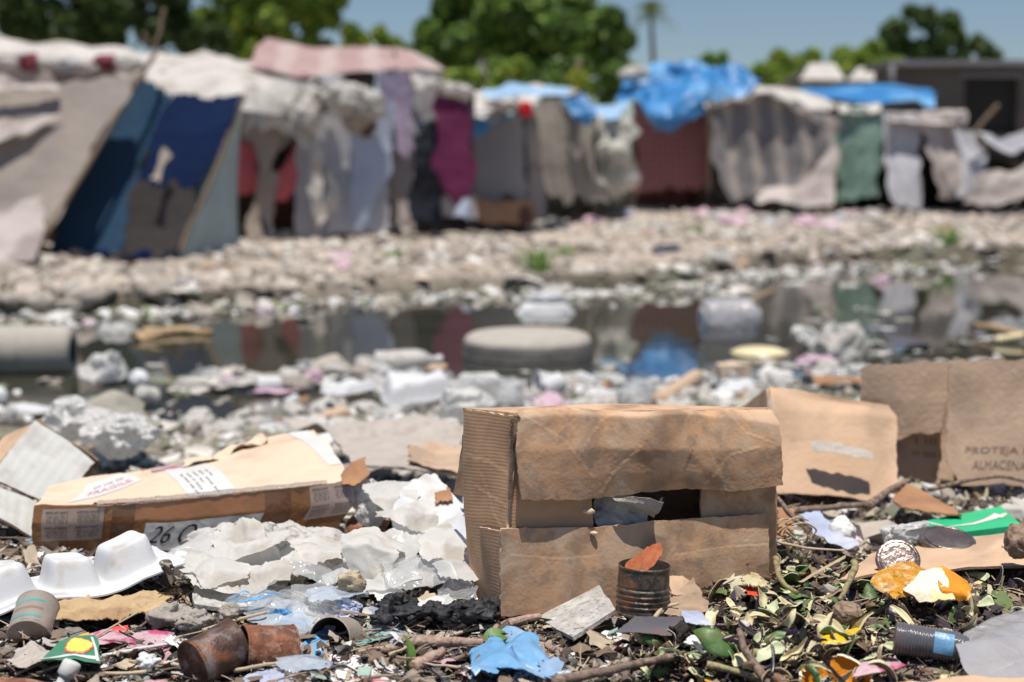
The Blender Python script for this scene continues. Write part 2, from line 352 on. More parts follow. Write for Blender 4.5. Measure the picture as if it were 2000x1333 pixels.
M['pulp'] = mat('orange_pulp', (.86, .40, .04), .5, .25, 60, 1.2, 220, transl=.15, stain=[((.86, .70, .42), 45, .8), ((.55, .22, .03), 70, .6)], sthr=.52, crease=(110, 2))
M['flesh'] = mat('melon_flesh', (.70, .34, .14), .5, .2, 30, .5, 120, transl=.2, stain=[((.85, .42, .06), 14, .7)])
M['rubber'] = mat('wet_shaded_rubber', (.20, .185, .165), .55, .3, 12, .4, 60, stain=[((.22, .20, .17), 8, .6)])
M['greenbx'] = mat('green_box', (.02, .50, .22), .4, .12, 10, .1, 60, spec=.45, stain=[((.10, .55, .33), 8, .5)])
M['pinkwh'] = mat('pinkish_white', (.82, .68, .68), .5, .12, 60, 0)
M['pinkwr'] = mat('pink_wrapper', (.72, .52, .56), .35, .2, 20, .3, 70, transl=.2, stain=[((.58, .06, .20), 38, .9)], sthr=.53, crease=(30, 2))
M['redpr'] = mat('red_print', (.80, .10, .10), .4, .2, 10, .1, 40, stain=[((.86, .62, .62), 9, .7)], sthr=.5)
M['milk'] = mat('carton_red_white', (.74, .70, .70), .4, .1, 10, .1, 40, stain=[((.80, .13, .15), 14, .85)], sthr=.55, crease=(16, .8))
M['greenfoil'] = mat('green_foil', (.10, .42, .22), .25, .3, 30, .6, 70, metal=.3, spec=.8, stain=[((.55, .72, .68), 26, .8)], sthr=.5, crease=(40, 3))
M['tealfoil'] = mat('pale_teal_wrapper', (.34, .55, .52), .3, .3, 20, .5, 70, spec=.7, transl=.2, stain=[((.10, .30, .20), 18, .7)], sthr=.53, crease=(30, 3))
M['sachet'] = mat('dark_green_sachet', (.06, .23, .13), .35, .15, 10, .3, 60, spec=.6, crease=(26, 1))
M['sunyel'] = mat('yellow_print', (.90, .70, .12), .4, .1, 10, 0)
M['lidmet'] = mat('worn_lid', (.26, .20, .18), .3, .3, 20, .3, 120, metal=.7, spec=.6, stain=[((.12, .07, .05), 20, .7), ((.50, .46, .42), 14, .5)])
M['ribbed'] = mat('ribbed_dark_plastic', (.13, .125, .14), .22, .3, 10, .2, 60, spec=.8, coat=.4, stain=[((.20, .10, .06), 15, .5)])
M['tyre'] = mat('dusty_rubber', (.42, .385, .34), .9, .12, 6, .4, 60, stain=[((.24, .22, .19), 5, .4)])
M['rope'] = mat('pale_straw', (.50, .40, .28), .8, .2, 30, .4, 120)
M['bead'] = mat('foam_bead', (.80, .79, .77), .5, .05, 30, 0)
M['pinkbag'] = mat('pink_bag', (.78, .56, .66), .35, .12, 8, .3, 60, transl=.25, crease=(24, 2.5))
M['bluebag'] = mat('pale_blue_bag', (.52, .58, .76), .35, .15, 8, .3, 60, transl=.2, stain=[((.75, .77, .8), 10, .6)], crease=(24, 2.5))
M['darkcl'] = mat('dark_cloth', (.10, .10, .125), .85, .3, 10, .5, 90)
M['yelldisc'] = mat('cream_lid', (.80, .68, .42), .3, .1, 8, .1, 60, spec=.6)
M['brownsh'] = mat('brown_scrap', (.36, .19, .10), .8, .3, 10, .5, 70)
M['redsh'] = mat('red_scrap', (.75, .09, .04), .5, .2, 10, .2, 70, transl=.2)
M['bulb'] = mat('onion_skin', (.33, .235, .165), .6, .3, 60, .9, 200, stain=[((.14, .08, .05), 60, .8)])
M['flake'] = mat('litter_flakes', (.3, .3, .3), .8, .25, 60, .3, 200, attr=True)
M['rubble'] = mat('rubble_stone', (.3, .3, .3), .95, .3, 12, .5, 60, attr=True)
M['grass'] = mat('grass_blade', (.16, .30, .05), .6, .2, 10, 0, transl=.3)
# ================================================================ THE SETTING: ground, water
def build_ground():
    ys = np.r_[np.linspace(-3, .9, 8)[:-1], np.geomspace(.9, 6, 330)[:-1], np.geomspace(6, 26, 230)[:-1], np.geomspace(26, 1600, 60)]
    s = np.linspace(-1, 1, 300); s = .55 * s + .75 * s ** 5
    X = np.outer(np.maximum(ys, .9), s); Y = np.outer(ys, np.ones(len(s)))
    Z = ground(X, Y); V = np.stack([X, Y, Z], -1).reshape(-1, 3)
    x, y, z = V.T
    soil = np.array([.21, .17, .135]); mud = np.array([.19, .18, .135]); tan = np.array([.47, .40, .335]); far = np.array([.30, .29, .20])
    t1 = np.clip((y - 2.6) / 2.2, 0, 1)[:, None]; c = soil * (1 - t1) + mud * t1
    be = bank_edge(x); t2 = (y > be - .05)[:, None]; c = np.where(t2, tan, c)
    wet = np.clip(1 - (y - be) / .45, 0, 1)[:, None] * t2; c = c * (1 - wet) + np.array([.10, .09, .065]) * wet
    t3 = np.clip((y - 24) / 15, 0, 1)[:, None]; c = c * (1 - t3) + far * t3
    c = c * (1 + .25 * fbm(V, 3, 77, 4))[:, None]
    m = mat('ground_soil', (.2, .2, .2), .95, .3, 25, .8, 70, attr=True, spec=.15)
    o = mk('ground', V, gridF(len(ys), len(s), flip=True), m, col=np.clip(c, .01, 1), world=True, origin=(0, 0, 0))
    setp(o, kind='structure')
    W = mat('water_murky', (.050, .050, .036), .05, .3, 1.5, .006, 3, spec=.5)
    W.node_tree.nodes['Principled BSDF'].inputs['IOR'].default_value = 2.1
    for q in W.node_tree.nodes:
        if q.type == 'MAP_RANGE' and abs(q.inputs[4].default_value - .17) < .02: q.inputs[3].default_value = .01; q.inputs[4].default_value = .02
    g = np.stack(np.meshgrid(np.linspace(-14, 14, 30), np.linspace(3.5, 15, 20)), -1)
    V = np.concatenate([g.reshape(-1, 2), np.zeros((600, 1))], 1)
    o = mk('water', V, gridF(20, 30, flip=True), W, origin=(0, 0, 0)); setp(o, kind='structure')
build_ground()
# ---------------------------------------------------------------- rocks / flakes as merged masses
def ico(sub=1):
    import bmesh
    bm = bmesh.new(); bmesh.ops.create_icosphere(bm, subdivisions=sub, radius=1)
    V = np.array([v.co[:] for v in bm.verts]); Fc = [tuple(v.index for v in f.verts) for f in bm.faces]; bm.free(); return V, Fc
ICO, ICOF = ico(1)
def many(name, label, base, baseF, loc, rot, scl, cols, material, jit=.25, seed=0, cat='rubble', smooth=False):
    rs = np.random.RandomState(seed); N = len(loc); nb = len(base)
    V = base[None] * (1 + jit * rs.uniform(-1, 1, (N, nb, 1))) * scl[:, None, :]
    cx, cy, cz = np.cos(rot).T; sx, sy, sz = np.sin(rot).T
    Rm = np.empty((N, 3, 3))
    Rm[:, 0, 0] = cy * cz; Rm[:, 0, 1] = sx * sy * cz - cx * sz; Rm[:, 0, 2] = cx * sy * cz + sx * sz
    Rm[:, 1, 0] = cy * sz; Rm[:, 1, 1] = sx * sy * sz + cx * cz; Rm[:, 1, 2] = cx * sy * sz - sx * cz
    Rm[:, 2, 0] = -sy; Rm[:, 2, 1] = sx * cy; Rm[:, 2, 2] = cx * cy
    V = np.einsum('nij,nkj->nki', Rm, V) + loc[:, None, :]
    F0 = np.array(baseF); Fc = (F0[None] + (np.arange(N) * nb)[:, None, None]).reshape(-1, F0.shape[1])
    o = mk(name, V.reshape(-1, 3), Fc, material, origin=(0, 0, 0), smooth=smooth, col=np.repeat(cols, nb, axis=0))
    return setp(o, label, cat, kind='stuff')
def pal(rs, N, cols, wts, v=.15):
    cols = np.array(cols); k = rs.choice(len(cols), N, p=np.array(wts) / sum(wts)); c = cols[k]
    return np.clip(c * (1 + v * rs.uniform(-1, 1, (N, 1))), .005, 1)
TAN = [(.54, .47, .40), (.63, .57, .50), (.45, .385, .325), (.74, .71, .67), (.27, .23, .19), (.56, .47, .41)]
def far_rubble():
    rs = np.random.RandomState(3); N = 39000
    y = rs.uniform(8, 24, N) ; y = 8 + (y - 8) ** 1.0; x = rs.uniform(-.5, .5, N) * y
    be = bank_edge(x); q_ = np.stack([x, y * .8, x * 0], -1); drift = fbm(q_, 1.1, 55, 3); keep = (y > be - .1) & ((drift > -.12) | (rs.uniform(size=N) < .38)); x, y, drift = x[keep], y[keep], drift[keep]; N = len(x)
    s = rs.lognormal(math.log(.013), .7, N) * (.7 + y / 22) * (1 + 1.1 * np.clip(drift, 0, 1)); s = np.clip(s, .005, .085)
    loc = np.stack([x, y, ground(x, y) + s * .15], -1)
    scl = np.stack([s * rs.uniform(.7, 1.4, N), s * rs.uniform(.7, 1.3, N), s * rs.uniform(.4, .8, N)], -1)
    many('rubble', 'pale tan rubble of broken stone covering the far bank', ICO, ICOF, loc, rs.uniform(-1, 1, (N, 3)) * np.array([.5, .5, 3]), scl, pal(rs, N, TAN, [4, 3, 3, 1.6, 3, 1]), M['rubble'], .36, 3)
far_rubble()
def shore_debris():
    rs = np.random.RandomState(13); N = 9000
    y = rs.uniform(2.5, 6.6, N); x = rs.uniform(-.47, .47, N) * y
    ne = near_edge(x); 
    keep = (y < ne + .15) | (rs.uniform(size=N) < .30 * np.exp(-(y - ne) / .35)); x, y = x[keep], y[keep]
    # a strip of floating scum at the foot of the far bank
    N2 = 900; x2 = rs.uniform(-.40, .40, N2) * 10; y2 = bank_edge(x2) - np.abs(rs.normal(size=N2)) * .45 - .05
    x = np.r_[x, x2]; y = np.r_[y, y2]; N = len(x)
    s = rs.lognormal(math.log(.011), .6, N) * np.where(y > 7, 2.2, 1); s = np.clip(s, .004, .05)
    loc = np.stack([x, y, np.maximum(ground(x, y), 0) + s * .12], -1)
    scl = np.stack([s * rs.uniform(.8, 1.8, N), s * rs.uniform(.7, 1.3, N), s * rs.uniform(.2, .7, N)], -1)
    c = pal(rs, N, [(.58, .56, .50), (.74, .73, .71), (.40, .38, .31), (.20, .20, .15), (.50, .43, .36), (.25, .29, .16), (.66, .54, .58)], [4, 5, 2.5, 2, 2, 1, .6])
    many('debris', 'small pale scraps and scum strewn over the muddy shore', ICO, ICOF, loc, rs.uniform(-1, 1, (N, 3)) * np.array([.5, .5, 3]), scl, c, M['rubble'], .3, 5, 'debris')
shore_debris()
def near_litter():
    rs = np.random.RandomState(23)
    # curled flakes
    u = np.array([(i, j) for i in (-1, 0, 1) for j in (-1, 1)], float)
    base = np.stack([u[:, 0], u[:, 1] * .5 * (1 - .55 * np.abs(u[:, 0])), .45 * u[:, 0] ** 2], -1); bf = [(0, 2, 3, 1), (2, 4, 5, 3)]
    N = 23000; y = 1.45 + rs.uniform(0, 1, N) ** 1.4 * 2.0; x = rs.uniform(-.47, .47, N) * y
    s = np.clip(rs.lognormal(math.log(.0045), .5, N), .002, .011) * (.6 + .25 * y)
    loc = np.stack([x, y, ground(x, y) + rs.uniform(.001, .012, N)], -1)
    scl = np.stack([s * rs.uniform(.8, 1.8, N), s * rs.uniform(.5, 1.2, N), s], -1)
    right = x > .14
    cA = pal(rs, N, [(.14, .10, .075), (.05, .04, .035), (.42, .36, .29), (.26, .17, .11), (.58, .56, .52), (.30, .29, .28), (.09, .06, .08)], [3, 3, 2.6, 3, 2.0, 1.6, 1])
    cB = pal(rs, N, [(.10, .07, .05), (.045, .03, .05), (.50, .45, .30), (.24, .16, .09), (.10, .15, .05), (.66, .62, .5), (.12, .05, .04)], [3, 5, 2, 3, 1.6, .8, 1.5])
    many('litter', 'dark shreds, husks and flakes of rubbish covering the near ground', base, bf, loc, rs.uniform(-1, 1, (N, 3)) * np.array([.6, .6, 3.1]), scl, np.where(right[:, None], cB, cA), M['flake'], .15, 6, 'litter')
    N = 5000; y = 1.45 + rs.uniform(0, 1, N) ** 1.3 * 1.6; x = rs.uniform(-.47, .47, N) * y
    s = np.clip(rs.lognormal(math.log(.006), .5, N), .003, .02)
    loc = np.stack([x, y, ground(x, y) + s * .2], -1); scl = np.stack([s * rs.uniform(.7, 1.5, N), s * rs.uniform(.7, 1.5, N), s * rs.uniform(.5, .9, N)], -1)
    many('grit', 'dark crumbs and grit between the scraps on near ground', ICO, ICOF, loc, rs.uniform(-3, 3, (N, 3)), scl, pal(rs, N, [(.12, .09, .07), (.04, .035, .03), (.3, .25, .2), (.5, .47, .42)], [4, 3, 2, .8]), M['flake'], .3, 8, 'grit')
    # straw and hair-thin twigs
    tri = np.array([(-1, .02, 0), (-1, -.02, 0), (0, .02, .06), (0, -.02, .06), (1, .015, 0), (1, -.015, 0)], float)
    N = 2600; y = 1.5 + rs.uniform(0, 1, N) ** 1.3 * 1.4; x = rs.uniform(-.47, .47, N) * y
    s = np.clip(rs.lognormal(math.log(.022), .5, N), .008, .07)
    loc = np.stack([x, y, ground(x, y) + rs.uniform(.004, .02, N)], -1); scl = np.stack([s, s * rs.uniform(.8, 2, N), s], -1)
    many('straw', 'thin dry straws and fibres lying among the rubbish', tri, [(0, 2, 3, 1), (2, 4, 5, 3)], loc, rs.uniform(-1, 1, (N, 3)) * np.array([1.5, .45, 3.1]), scl, pal(rs, N, [(.42, .33, .22), (.22, .15, .10), (.55, .46, .34), (.10, .07, .05)], [3, 3, 1, 2]), M['flake'], .1, 9, 'straw')
near_litter()
def shreds():
    rs = np.random.RandomState(41); n = 6; X, Y = np.meshgrid(np.linspace(-1, 1, n), np.linspace(-.7, .7, n)); g = crumple(np.stack([X, Y, X * 0], -1), .55, .5, 5, 4, 2); base = g.reshape(-1, 3); N = 3600
    y = 1.5 + rs.uniform(0, 1, N) ** 1.2 * 1.3; x = rs.uniform(-.47, .47, N) * y; s = np.clip(rs.lognormal(math.log(.0085), .45, N), .004, .02) * np.array([1.0])
    loc = np.stack([x, y, ground(x, y) + rs.uniform(.003, .014, N)], -1); scl = np.stack([s * rs.uniform(.7, 1.6, N), s * rs.uniform(.7, 1.3, N), s * rs.uniform(.5, 1, N)], -1)
    cA = pal(rs, N, [(.62, .60, .56), (.72, .72, .72), (.40, .34, .28), (.22, .16, .12), (.30, .42, .60), (.60, .36, .40), (.10, .08, .07), (.46, .38, .28), (.35, .48, .40)], [3, 2.2, 3, 3, .8, .7, 2.5, 2, .4])
    cB = pal(rs, N, [(.30, .22, .14), (.12, .08, .06), (.05, .035, .05), (.55, .50, .36), (.14, .19, .07), (.5, .3, .06)], [3, 3, 3, 1.5, 1.6, .3])
    many('shreds', 'mixed crumpled shreds of plastic, paper and rags matted over the near ground', base, gridF(n, n), loc, rs.uniform(-1, 1, (N, 3)) * np.array([.6, .6, 3.1]), scl, np.where((x > .16)[:, None] & (y < 2.4)[:, None], cB, cA), M['flake'], .12, 12, 'shreds', smooth=True)
shreds()
# ================================================================ SHELTERS
F_ = dict(var=.12, scale=1.6, bump=.3, bscale=9, rough=.9, spec=.15, transl=.12)
def fab(name, c, **k): a = dict(F_); a.update(k); M[name] = mat(name, c, **a); return M[name]
fab('c_taupe', (.34, .295, .265), stain=[((.34, .30, .27), 1.2, .5)]); fab('c_white', (.60, .57, .53), stain=[((.38, .34, .30), 2.6, .75)], crease=(3, 2))
fab('c_teal', (.028, .066, .120), stain=[((.05, .075, .085), 1.5, .5)]); fab('c_navy', (.005, .017, .065)); fab('c_dark', (.06, .052, .052))
fab('c_sage', (.38, .47, .49), stain=[((.38, .38, .26), 1.5, .5)]); fab('c_maroon', (.23, .055, .075)); fab('c_pink', (.70, .17, .19)); fab('c_beige', (.42, .36, .31))
fab('c_brown', (.11, .065, .045), transl=0); fab('c_greyw', (.56, .56, .60), transl=.25, stain=[((.33, .30, .30), 1.5, .5)]); fab('c_bluew', (.47, .53, .66), transl=.25)
fab('c_lilac', (.44, .36, .48), transl=.25, stain=[((.38, .42, .56), 1.2, .7)]); fab('c_black', (.022, .024, .034), transl=0, bump=.8); fab('c_purple', (.16, .032, .085), transl=.2)
fab('c_roofpink', (.42, .29, .28), stripes=(2.0, (0,), (.48, .38, .36), .2)); fab('c_grey', (.34, .33, .34), stain=[((.34, .31, .29), 1.3, .5)])
fab('c_tarp', (.04, .22, .52), rough=.4, spec=.5, transl=.1, bscale=5, bump=.5, stain=[((.22, .48, .78), 1.6, .8)]); fab('c_tarpl', (.34, .52, .74), rough=.5); fab('c_red', (.62, .03, .04))
fab('c_olive', (.33, .30, .26), stain=[((.42, .38, .33), 1.5, .6)]); fab('c_camo', (.62, .60, .54), bump=.6, stain=[((.24, .25, .21), 3, .8)], sthr=.5)
fab('c_plaid', (.30, .115, .11), stripes=(11, (0, 1), (.40, .20, .19), .12)); fab('c_stripe', (.20, .19, .195), stripes=(2.9, (0,), (.36, .32, .29), .20))
fab('c_green', (.22, .34, .285), transl=.25, stain=[((.26, .38, .33), 1.8, .8)], sthr=.5); fab('c_rag', (.54, .48, .45), stain=[((.25, .21, .20), 2, .7)], sthr=.5)
fab('c_wood', (.19, .14, .10), transl=0)
def cloth(parent, name, rows, m, n=36, mm=26, fold=(.03, 2.2), cr=(.02, 1.2), seed=1, ragged=.045):
    g = loft(rows, n, mm); N = gnorm(g); u = guv(g).reshape(mm, n, 2)
    q = np.stack([u[..., 0] * fold[1], u[..., 1] * .35 * fold[1] * .3, u[..., 0] * 0 + seed], -1)
    am = np.linspace(.35, 1, mm)[:, None]
    g = g + N * (fbm(q, 1, seed, 3) * fold[0] * am)[..., None] * 1.6
    g = crumple(g, cr[0], cr[1], seed, 8, 2)
    return sheet(name, g, M[m], parent, ragged=ragged, seed=seed)
def shell(parent, x0, x1, yt, yb, d, dep, m, name='tarp_body', seed=0):
    a = P(x0, yt, d); b = P(x1, yt, d); zb = P(x0, yb, d)[2]; q = np.array([0, dep, -.15])
    base = lambda p: np.array([p[0], p[1], zb - .1])
    pr = [base(a), a, b, base(b)]; pr2 = [p + q for p in pr]
    g = []
    for p, n in ((pr, 24),):
        r0 = np.array([resamp(p, 24), resamp(pr2, 24)])
    G_ = np.array([r0[0] * (1 - t) + r0[1] * t for t in np.linspace(0, 1, 10)])
    o = sheet(name, crumple(G_, .04, .9, seed, 8, 2), M[m], parent)
    Bk = np.array([resamp([pr2[0], pr2[3]], 10) * (1 - t) + resamp([pr2[1], pr2[2]], 10) * t for t in np.linspace(0, 1, 8)])
    sheet('back_panel', crumple(Bk, .03, .9, seed + 1, 8, 2), M[m], parent)
def pole(parent, p0, p1, r=.022, seed=0, m='c_wood', name='pole'):
    a, b = P(*p0), P(*p1); L_ = curve([a, (a + b) / 2 + np.array([.02, 0, .01]), b], 14, .012, seed)
    V, Fc = tubeV(L_, r, 7, .12, seed); return mk(name, V, Fc, M[m], parent)
def shelter(label, px, py, d, cat='shelter', name='tarp_shelter'):
    p = P(px, py, d); z = float(ground(p[0], p[1])); return thing(name, label, cat, (p[0], p[1], z), group='patched tarp shelters along the far bank')
def ragball(parent, name, px, py, d, wpx, hpx, m, seed, cr=.12, freq=2.2, dep=None):
    c = P(px, py, d); k = d / F; V, Fc = sphV(26, 40); dep = dep or wpx * k * .6
    V = crumple(V, cr * 2.2, freq * .6, seed, 10, 3) * np.array([wpx * k / 2, dep / 2, hpx * k / 2]) + c
    return mk(name, V, Fc, M[m], parent)
# --- 1 grey tent at the far left
t = shelter('grey-brown tarp tent with a leaning pole along its edge, beside the blue patchwork tent', 60, 500, 12.0, 'tent', 'tarp_tent')
cloth(t, 'front_panel', [[(-120, 158, 12.6), (120, 156, 12.6), (264, 150, 12.6)], [(-120, 260, 12.4), (40, 262, 12.4), (226, 232, 12.4)], [(-120, 400, 12.1), (20, 402, 12.1), (150, 362, 12.1)], [(-140, 528, 11.7), (0, 520, 11.7), (76, 498, 11.75)]], 'c_taupe', 44, 34, (.03, 1.5), (.03, 1.0), 4)
cloth(t, 'folded_hem', [[(-120, 158, 12.5), (60, 160, 12.5), (120, 168, 12.5)], [(-120, 176, 12.4), (60, 178, 12.4), (110, 178, 12.42)]], 'c_rag', 20, 6, (.01, 1), (.01, 1), 5)
cloth(t, 'folded_hem', [[(-120, 236, 12.35), (20, 238, 12.35), (108, 226, 12.38)], [(-120, 276, 12.2), (10, 274, 12.2), (70, 250, 12.3)]], 'c_rag', 24, 8, (.01, 1), (.015, 1), 6)
cloth(t, 'skirt', [[(-140, 420, 12.0), (20, 414, 12.0), (92, 378, 12.0)], [(-150, 536, 11.5), (0, 530, 11.5), (72, 500, 11.6)]], 'c_rag', 24, 10, (.03, 1.5), (.02, 1), 7)  # paler cloth paints the sunlit flare at the foot of the drape
pole(t, (318, 15, 12.9), (302, 100, 12.8), .018, 1); pole(t, (308, 92, 12.8), (62, 500, 11.7), .024, 2)
shell(t, -130, 236, 165, 520, 12.8, 2.0, 'c_taupe', seed=3)
# --- 2 blue patchwork tent
t = shelter('patchwork tent of teal, navy and dark grey cloth with a tilted front', 280, 505, 12.2, 'tent', 'patchwork_tent')
cloth(t, 'teal_panel', [[(256, 150, 12.9), (300, 168, 12.9), (338, 186, 12.9)], [(190, 265, 12.7), (235, 268, 12.7), (296, 262, 12.7)], [(128, 375, 12.5), (190, 378, 12.5), (262, 368, 12.5)], [(88, 500, 12.2), (160, 512, 12.2), (232, 512, 12.2)]], 'c_teal', 30, 34, (.02, 1.6), (.02, 1), 8)
cloth(t, 'navy_panel', [[(334, 184, 12.88), (400, 192, 12.88), (476, 182, 12.88)], [(300, 260, 12.68), (360, 262, 12.68), (456, 235, 12.7)], [(264, 362, 12.48), (320, 366, 12.48), (388, 366, 12.48)]], 'c_navy', 30, 24, (.02, 1.8), (.025, 1), 9)
cloth(t, 'grey_panel', [[(264, 360, 12.46), (320, 364, 12.46), (388, 364, 12.46)], [(240, 440, 12.35), (300, 446, 12.35), (366, 440, 12.35)], [(224, 512, 12.2), (280, 516, 12.2), (345, 506, 12.2)]], 'c_dark', 24, 16, (.02, 1.8), (.012, 1), 10)
cloth(t, 'torn_patch', [[(322, 300, 12.4), (330, 303, 12.4)], [(308, 335, 12.35), (320, 336, 12.35)], [(302, 356, 12.3), (316, 354, 12.3)]], 'c_beige', 6, 8, (.01, 2), (.005, 2), 11)
cloth(t, 'side_panel', [[(470, 190, 12.85), (478, 240, 13.1)], [(420, 300, 12.6), (456, 310, 13.0)], [(388, 372, 12.45), (450, 380, 12.95)], [(345, 510, 12.2), (400, 506, 12.6), (452, 494, 12.9)]], 'c_sage', 24, 30, (.03, 2), (.02, 1), 12)
pole(t, (476, 184, 12.9), (345, 508, 12.2), .02, 4)
shell(t, 262, 440, 205, 510, 13.05, .5, 'c_sage', seed=6)
for k in range(9):
    ragball(t, 'loose_rag', 120 + k * 27, 505 + rnd.uniform(-6, 8), 12.0, 34, 26, ['c_navy', 'c_dark', 'c_black'][k % 3], 40 + k)
# --- 3 long white-roofed shelter behind the two tents
t = shelter('long low shelter with a lumpy white sheet roof behind the blue tent', 300, 470, 15.5)
cloth(t, 'roof', [[(-140, 66, 17), (20, 76, 17), (160, 92, 17), (330, 106, 17), (540, 124, 17)], [(-140, 96, 15.8), (20, 104, 15.8), (160, 122, 15.8), (330, 138, 15.8), (560, 150, 15.8)], [(-140, 112, 15.2), (60, 118, 15.2), (200, 140, 15.2), (330, 200, 15.2), (560, 240, 15.2)]], 'c_white', 70, 20, (.05, 1.5), (.06, 1.6), 14)
cloth(t, 'under_roof', [[(-140, 108, 15.3), (100, 118, 15.3), (300, 150, 15.3)], [(-140, 190, 15.2), (100, 190, 15.2), (300, 200, 15.2)]], 'c_rag', 40, 8, (.04, 2), (.03, 1.5), 15)
for k in range(7): ragball(t, 'loose_rag', 20 + k * 38, 128 + rnd.uniform(-6, 8), 15.0, 60, 30, ['c_rag', 'c_maroon', 'c_white', 'c_greyw'][k % 4], 60 + k)
pole(t, (285, 90, 15), (282, 66, 15), .02, 3)
shell(t, -140, 540, 135, 480, 15.7, 2.5, 'c_rag', seed=9)
# --- 4 open-fronted shelter with pink curtains
t = shelter('open-fronted shelter with pink curtains under white plastic sheeting', 515, 472, 14.7)
cloth(t, 'roof', [[(330, 128, 16.0), (430, 112, 16.0), (520, 140, 16.0), (620, 150, 16)], [(290, 150, 15.0), (420, 150, 15), (530, 175, 15), (640, 180, 15)], [(330, 185, 14.6), (470, 200, 14.5), (540, 240, 14.4), (600, 270, 14.5)]], 'c_white', 44, 26, (.05, 2), (.05, 1.2), 17)
cloth(t, 'sheeting', [[(470, 170, 14.6), (530, 160, 14.5), (612, 150, 14.5)], [(468, 215, 14.4), (530, 225, 14.3), (600, 215, 14.4)], [(480, 262, 14.5), (540, 250, 14.4), (598, 290, 14.4)]], 'c_white', 30, 16, (.05, 2.5), (.04, 1.8), 18)
cloth(t, 'valance', [[(455, 218, 14.7), (590, 228, 14.7)], [(453, 262, 14.68), (520, 300, 14.66), (584, 270, 14.68)]], 'c_rag', 24, 10, (.04, 2.5), (.02, 1.5), 19)
cloth(t, 'curtain', [[(452, 280, 14.8), (505, 285, 14.8)], [(452, 350, 14.78), (500, 352, 14.75)], [(452, 384, 14.8), (500, 378, 14.78)]], 'c_pink', 18, 14, (.05, 4), (.02, 2), 20)
cloth(t, 'curtain', [[(582, 280, 14.8), (586, 282, 14.8)], [(548, 330, 14.75), (584, 318, 14.75)], [(505, 372, 14.75), (545, 378, 14.74), (582, 366, 14.75)], [(506, 384, 14.75), (545, 388, 14.75), (582, 372, 14.75)]], 'c_pink', 22, 18, (.05, 4), (.02, 2), 21)
cloth(t, 'inner_cloth', [[(452, 268, 15.0), (512, 268, 15.0)], [(452, 345, 15.0), (512, 345, 15)]], 'c_maroon', 12, 8, (.02, 2), (.01, 1), 22)
cloth(t, 'hanging_sheet', [[(496, 240, 14.6), (542, 245, 14.6)], [(508, 330, 14.6), (534, 330, 14.6)], [(486, 420, 14.6), (506, 425, 14.6)], [(478, 476, 14.55), (504, 476, 14.55)]], 'c_beige', 14, 24, (.05, 4), (.02, 2), 23)
cloth(t, 'hanging_sheet', [[(512, 340, 14.66), (536, 340, 14.66)], [(516, 420, 14.66), (530, 430, 14.66)], [(524, 478, 14.6), (544, 476, 14.6)]], 'c_rag', 10, 16, (.04, 4), (.02, 2), 24)
cloth(t, 'inner_board', [[(450, 372, 15.3), (586, 372, 15.3)], [(450, 484, 15.3), (586, 484, 15.3)]], 'c_brown', 12, 8, (.01, 1), (.01, 1), 25)
shell(t, 446, 590, 225, 480, 15.0, 1.8, 'c_rag', seed=12)
# --- 5 white sheet-walled shelter
t = shelter('shelter walled with hanging greyish white sheets and topped with rag bundles', 680, 455, 14.6)
cloth(t, 'front_panel', [[(578, 205, 14.7), (632, 200, 14.7)], [(582, 330, 14.68), (640, 330, 14.68)], [(575, 470, 14.6), (645, 470, 14.6)]], 'c_greyw', 20, 26, (.05, 2.5), (.02, 1.5), 27)
cloth(t, 'front_panel', [[(626, 190, 14.6), (690, 205, 14.6), (752, 196, 14.6)], [(632, 320, 14.6), (760, 320, 14.6)], [(636, 458, 14.5), (762, 445, 14.5)]], 'c_greyw', 30, 26, (.03, 2), (.02, 1.2), 28)
cloth(t, 'blue_sheet', [[(690, 215, 14.5), (768, 200, 14.5)], [(680, 330, 14.5), (768, 330, 14.5)], [(688, 448, 14.45), (712, 448, 14.45)]], 'c_bluew', 20, 24, (.03, 2.5), (.02, 1.2), 29)
cloth(t, 'hanging_rag', [[(612, 290, 14.4), (620, 290, 14.4)], [(606, 340, 14.38), (630, 345, 14.38)], [(604, 390, 14.35), (632, 395, 14.35)], [(614, 440, 14.35), (626, 440, 14.35)]], 'c_white', 12, 24, (.04, 5), (.02, 3), 30)
cloth(t, 'hanging_rag', [[(640, 330, 14.4), (646, 330, 14.4)], [(640, 385, 14.38), (655, 388, 14.38)], [(644, 420, 14.38), (652, 418, 14.38)]], 'c_white', 8, 14, (.03, 5), (.02, 3), 31)
for k, (x, y, wd, hh, mm_) in enumerate([(650, 185, 60, 50, 'c_white'), (680, 195, 70, 60, 'c_white'), (722, 205, 60, 55, 'c_white'), (655, 165, 40, 30, 'c_greyw'), (600, 225, 60, 60, 'c_white'), (700, 232, 55, 50, 'c_beige'), (715, 245, 34, 40, 'c_brown'), (600, 195, 50, 40, 'c_white'), (640, 205, 40, 26, 'c_black')]):
    ragball(t, 'rag_bundle', x, y, 14.3 + .02 * k, wd, hh, mm_, 80 + k, .14)
shell(t, 580, 770, 212, 460, 14.8, 2.2, 'c_greyw', seed=15)
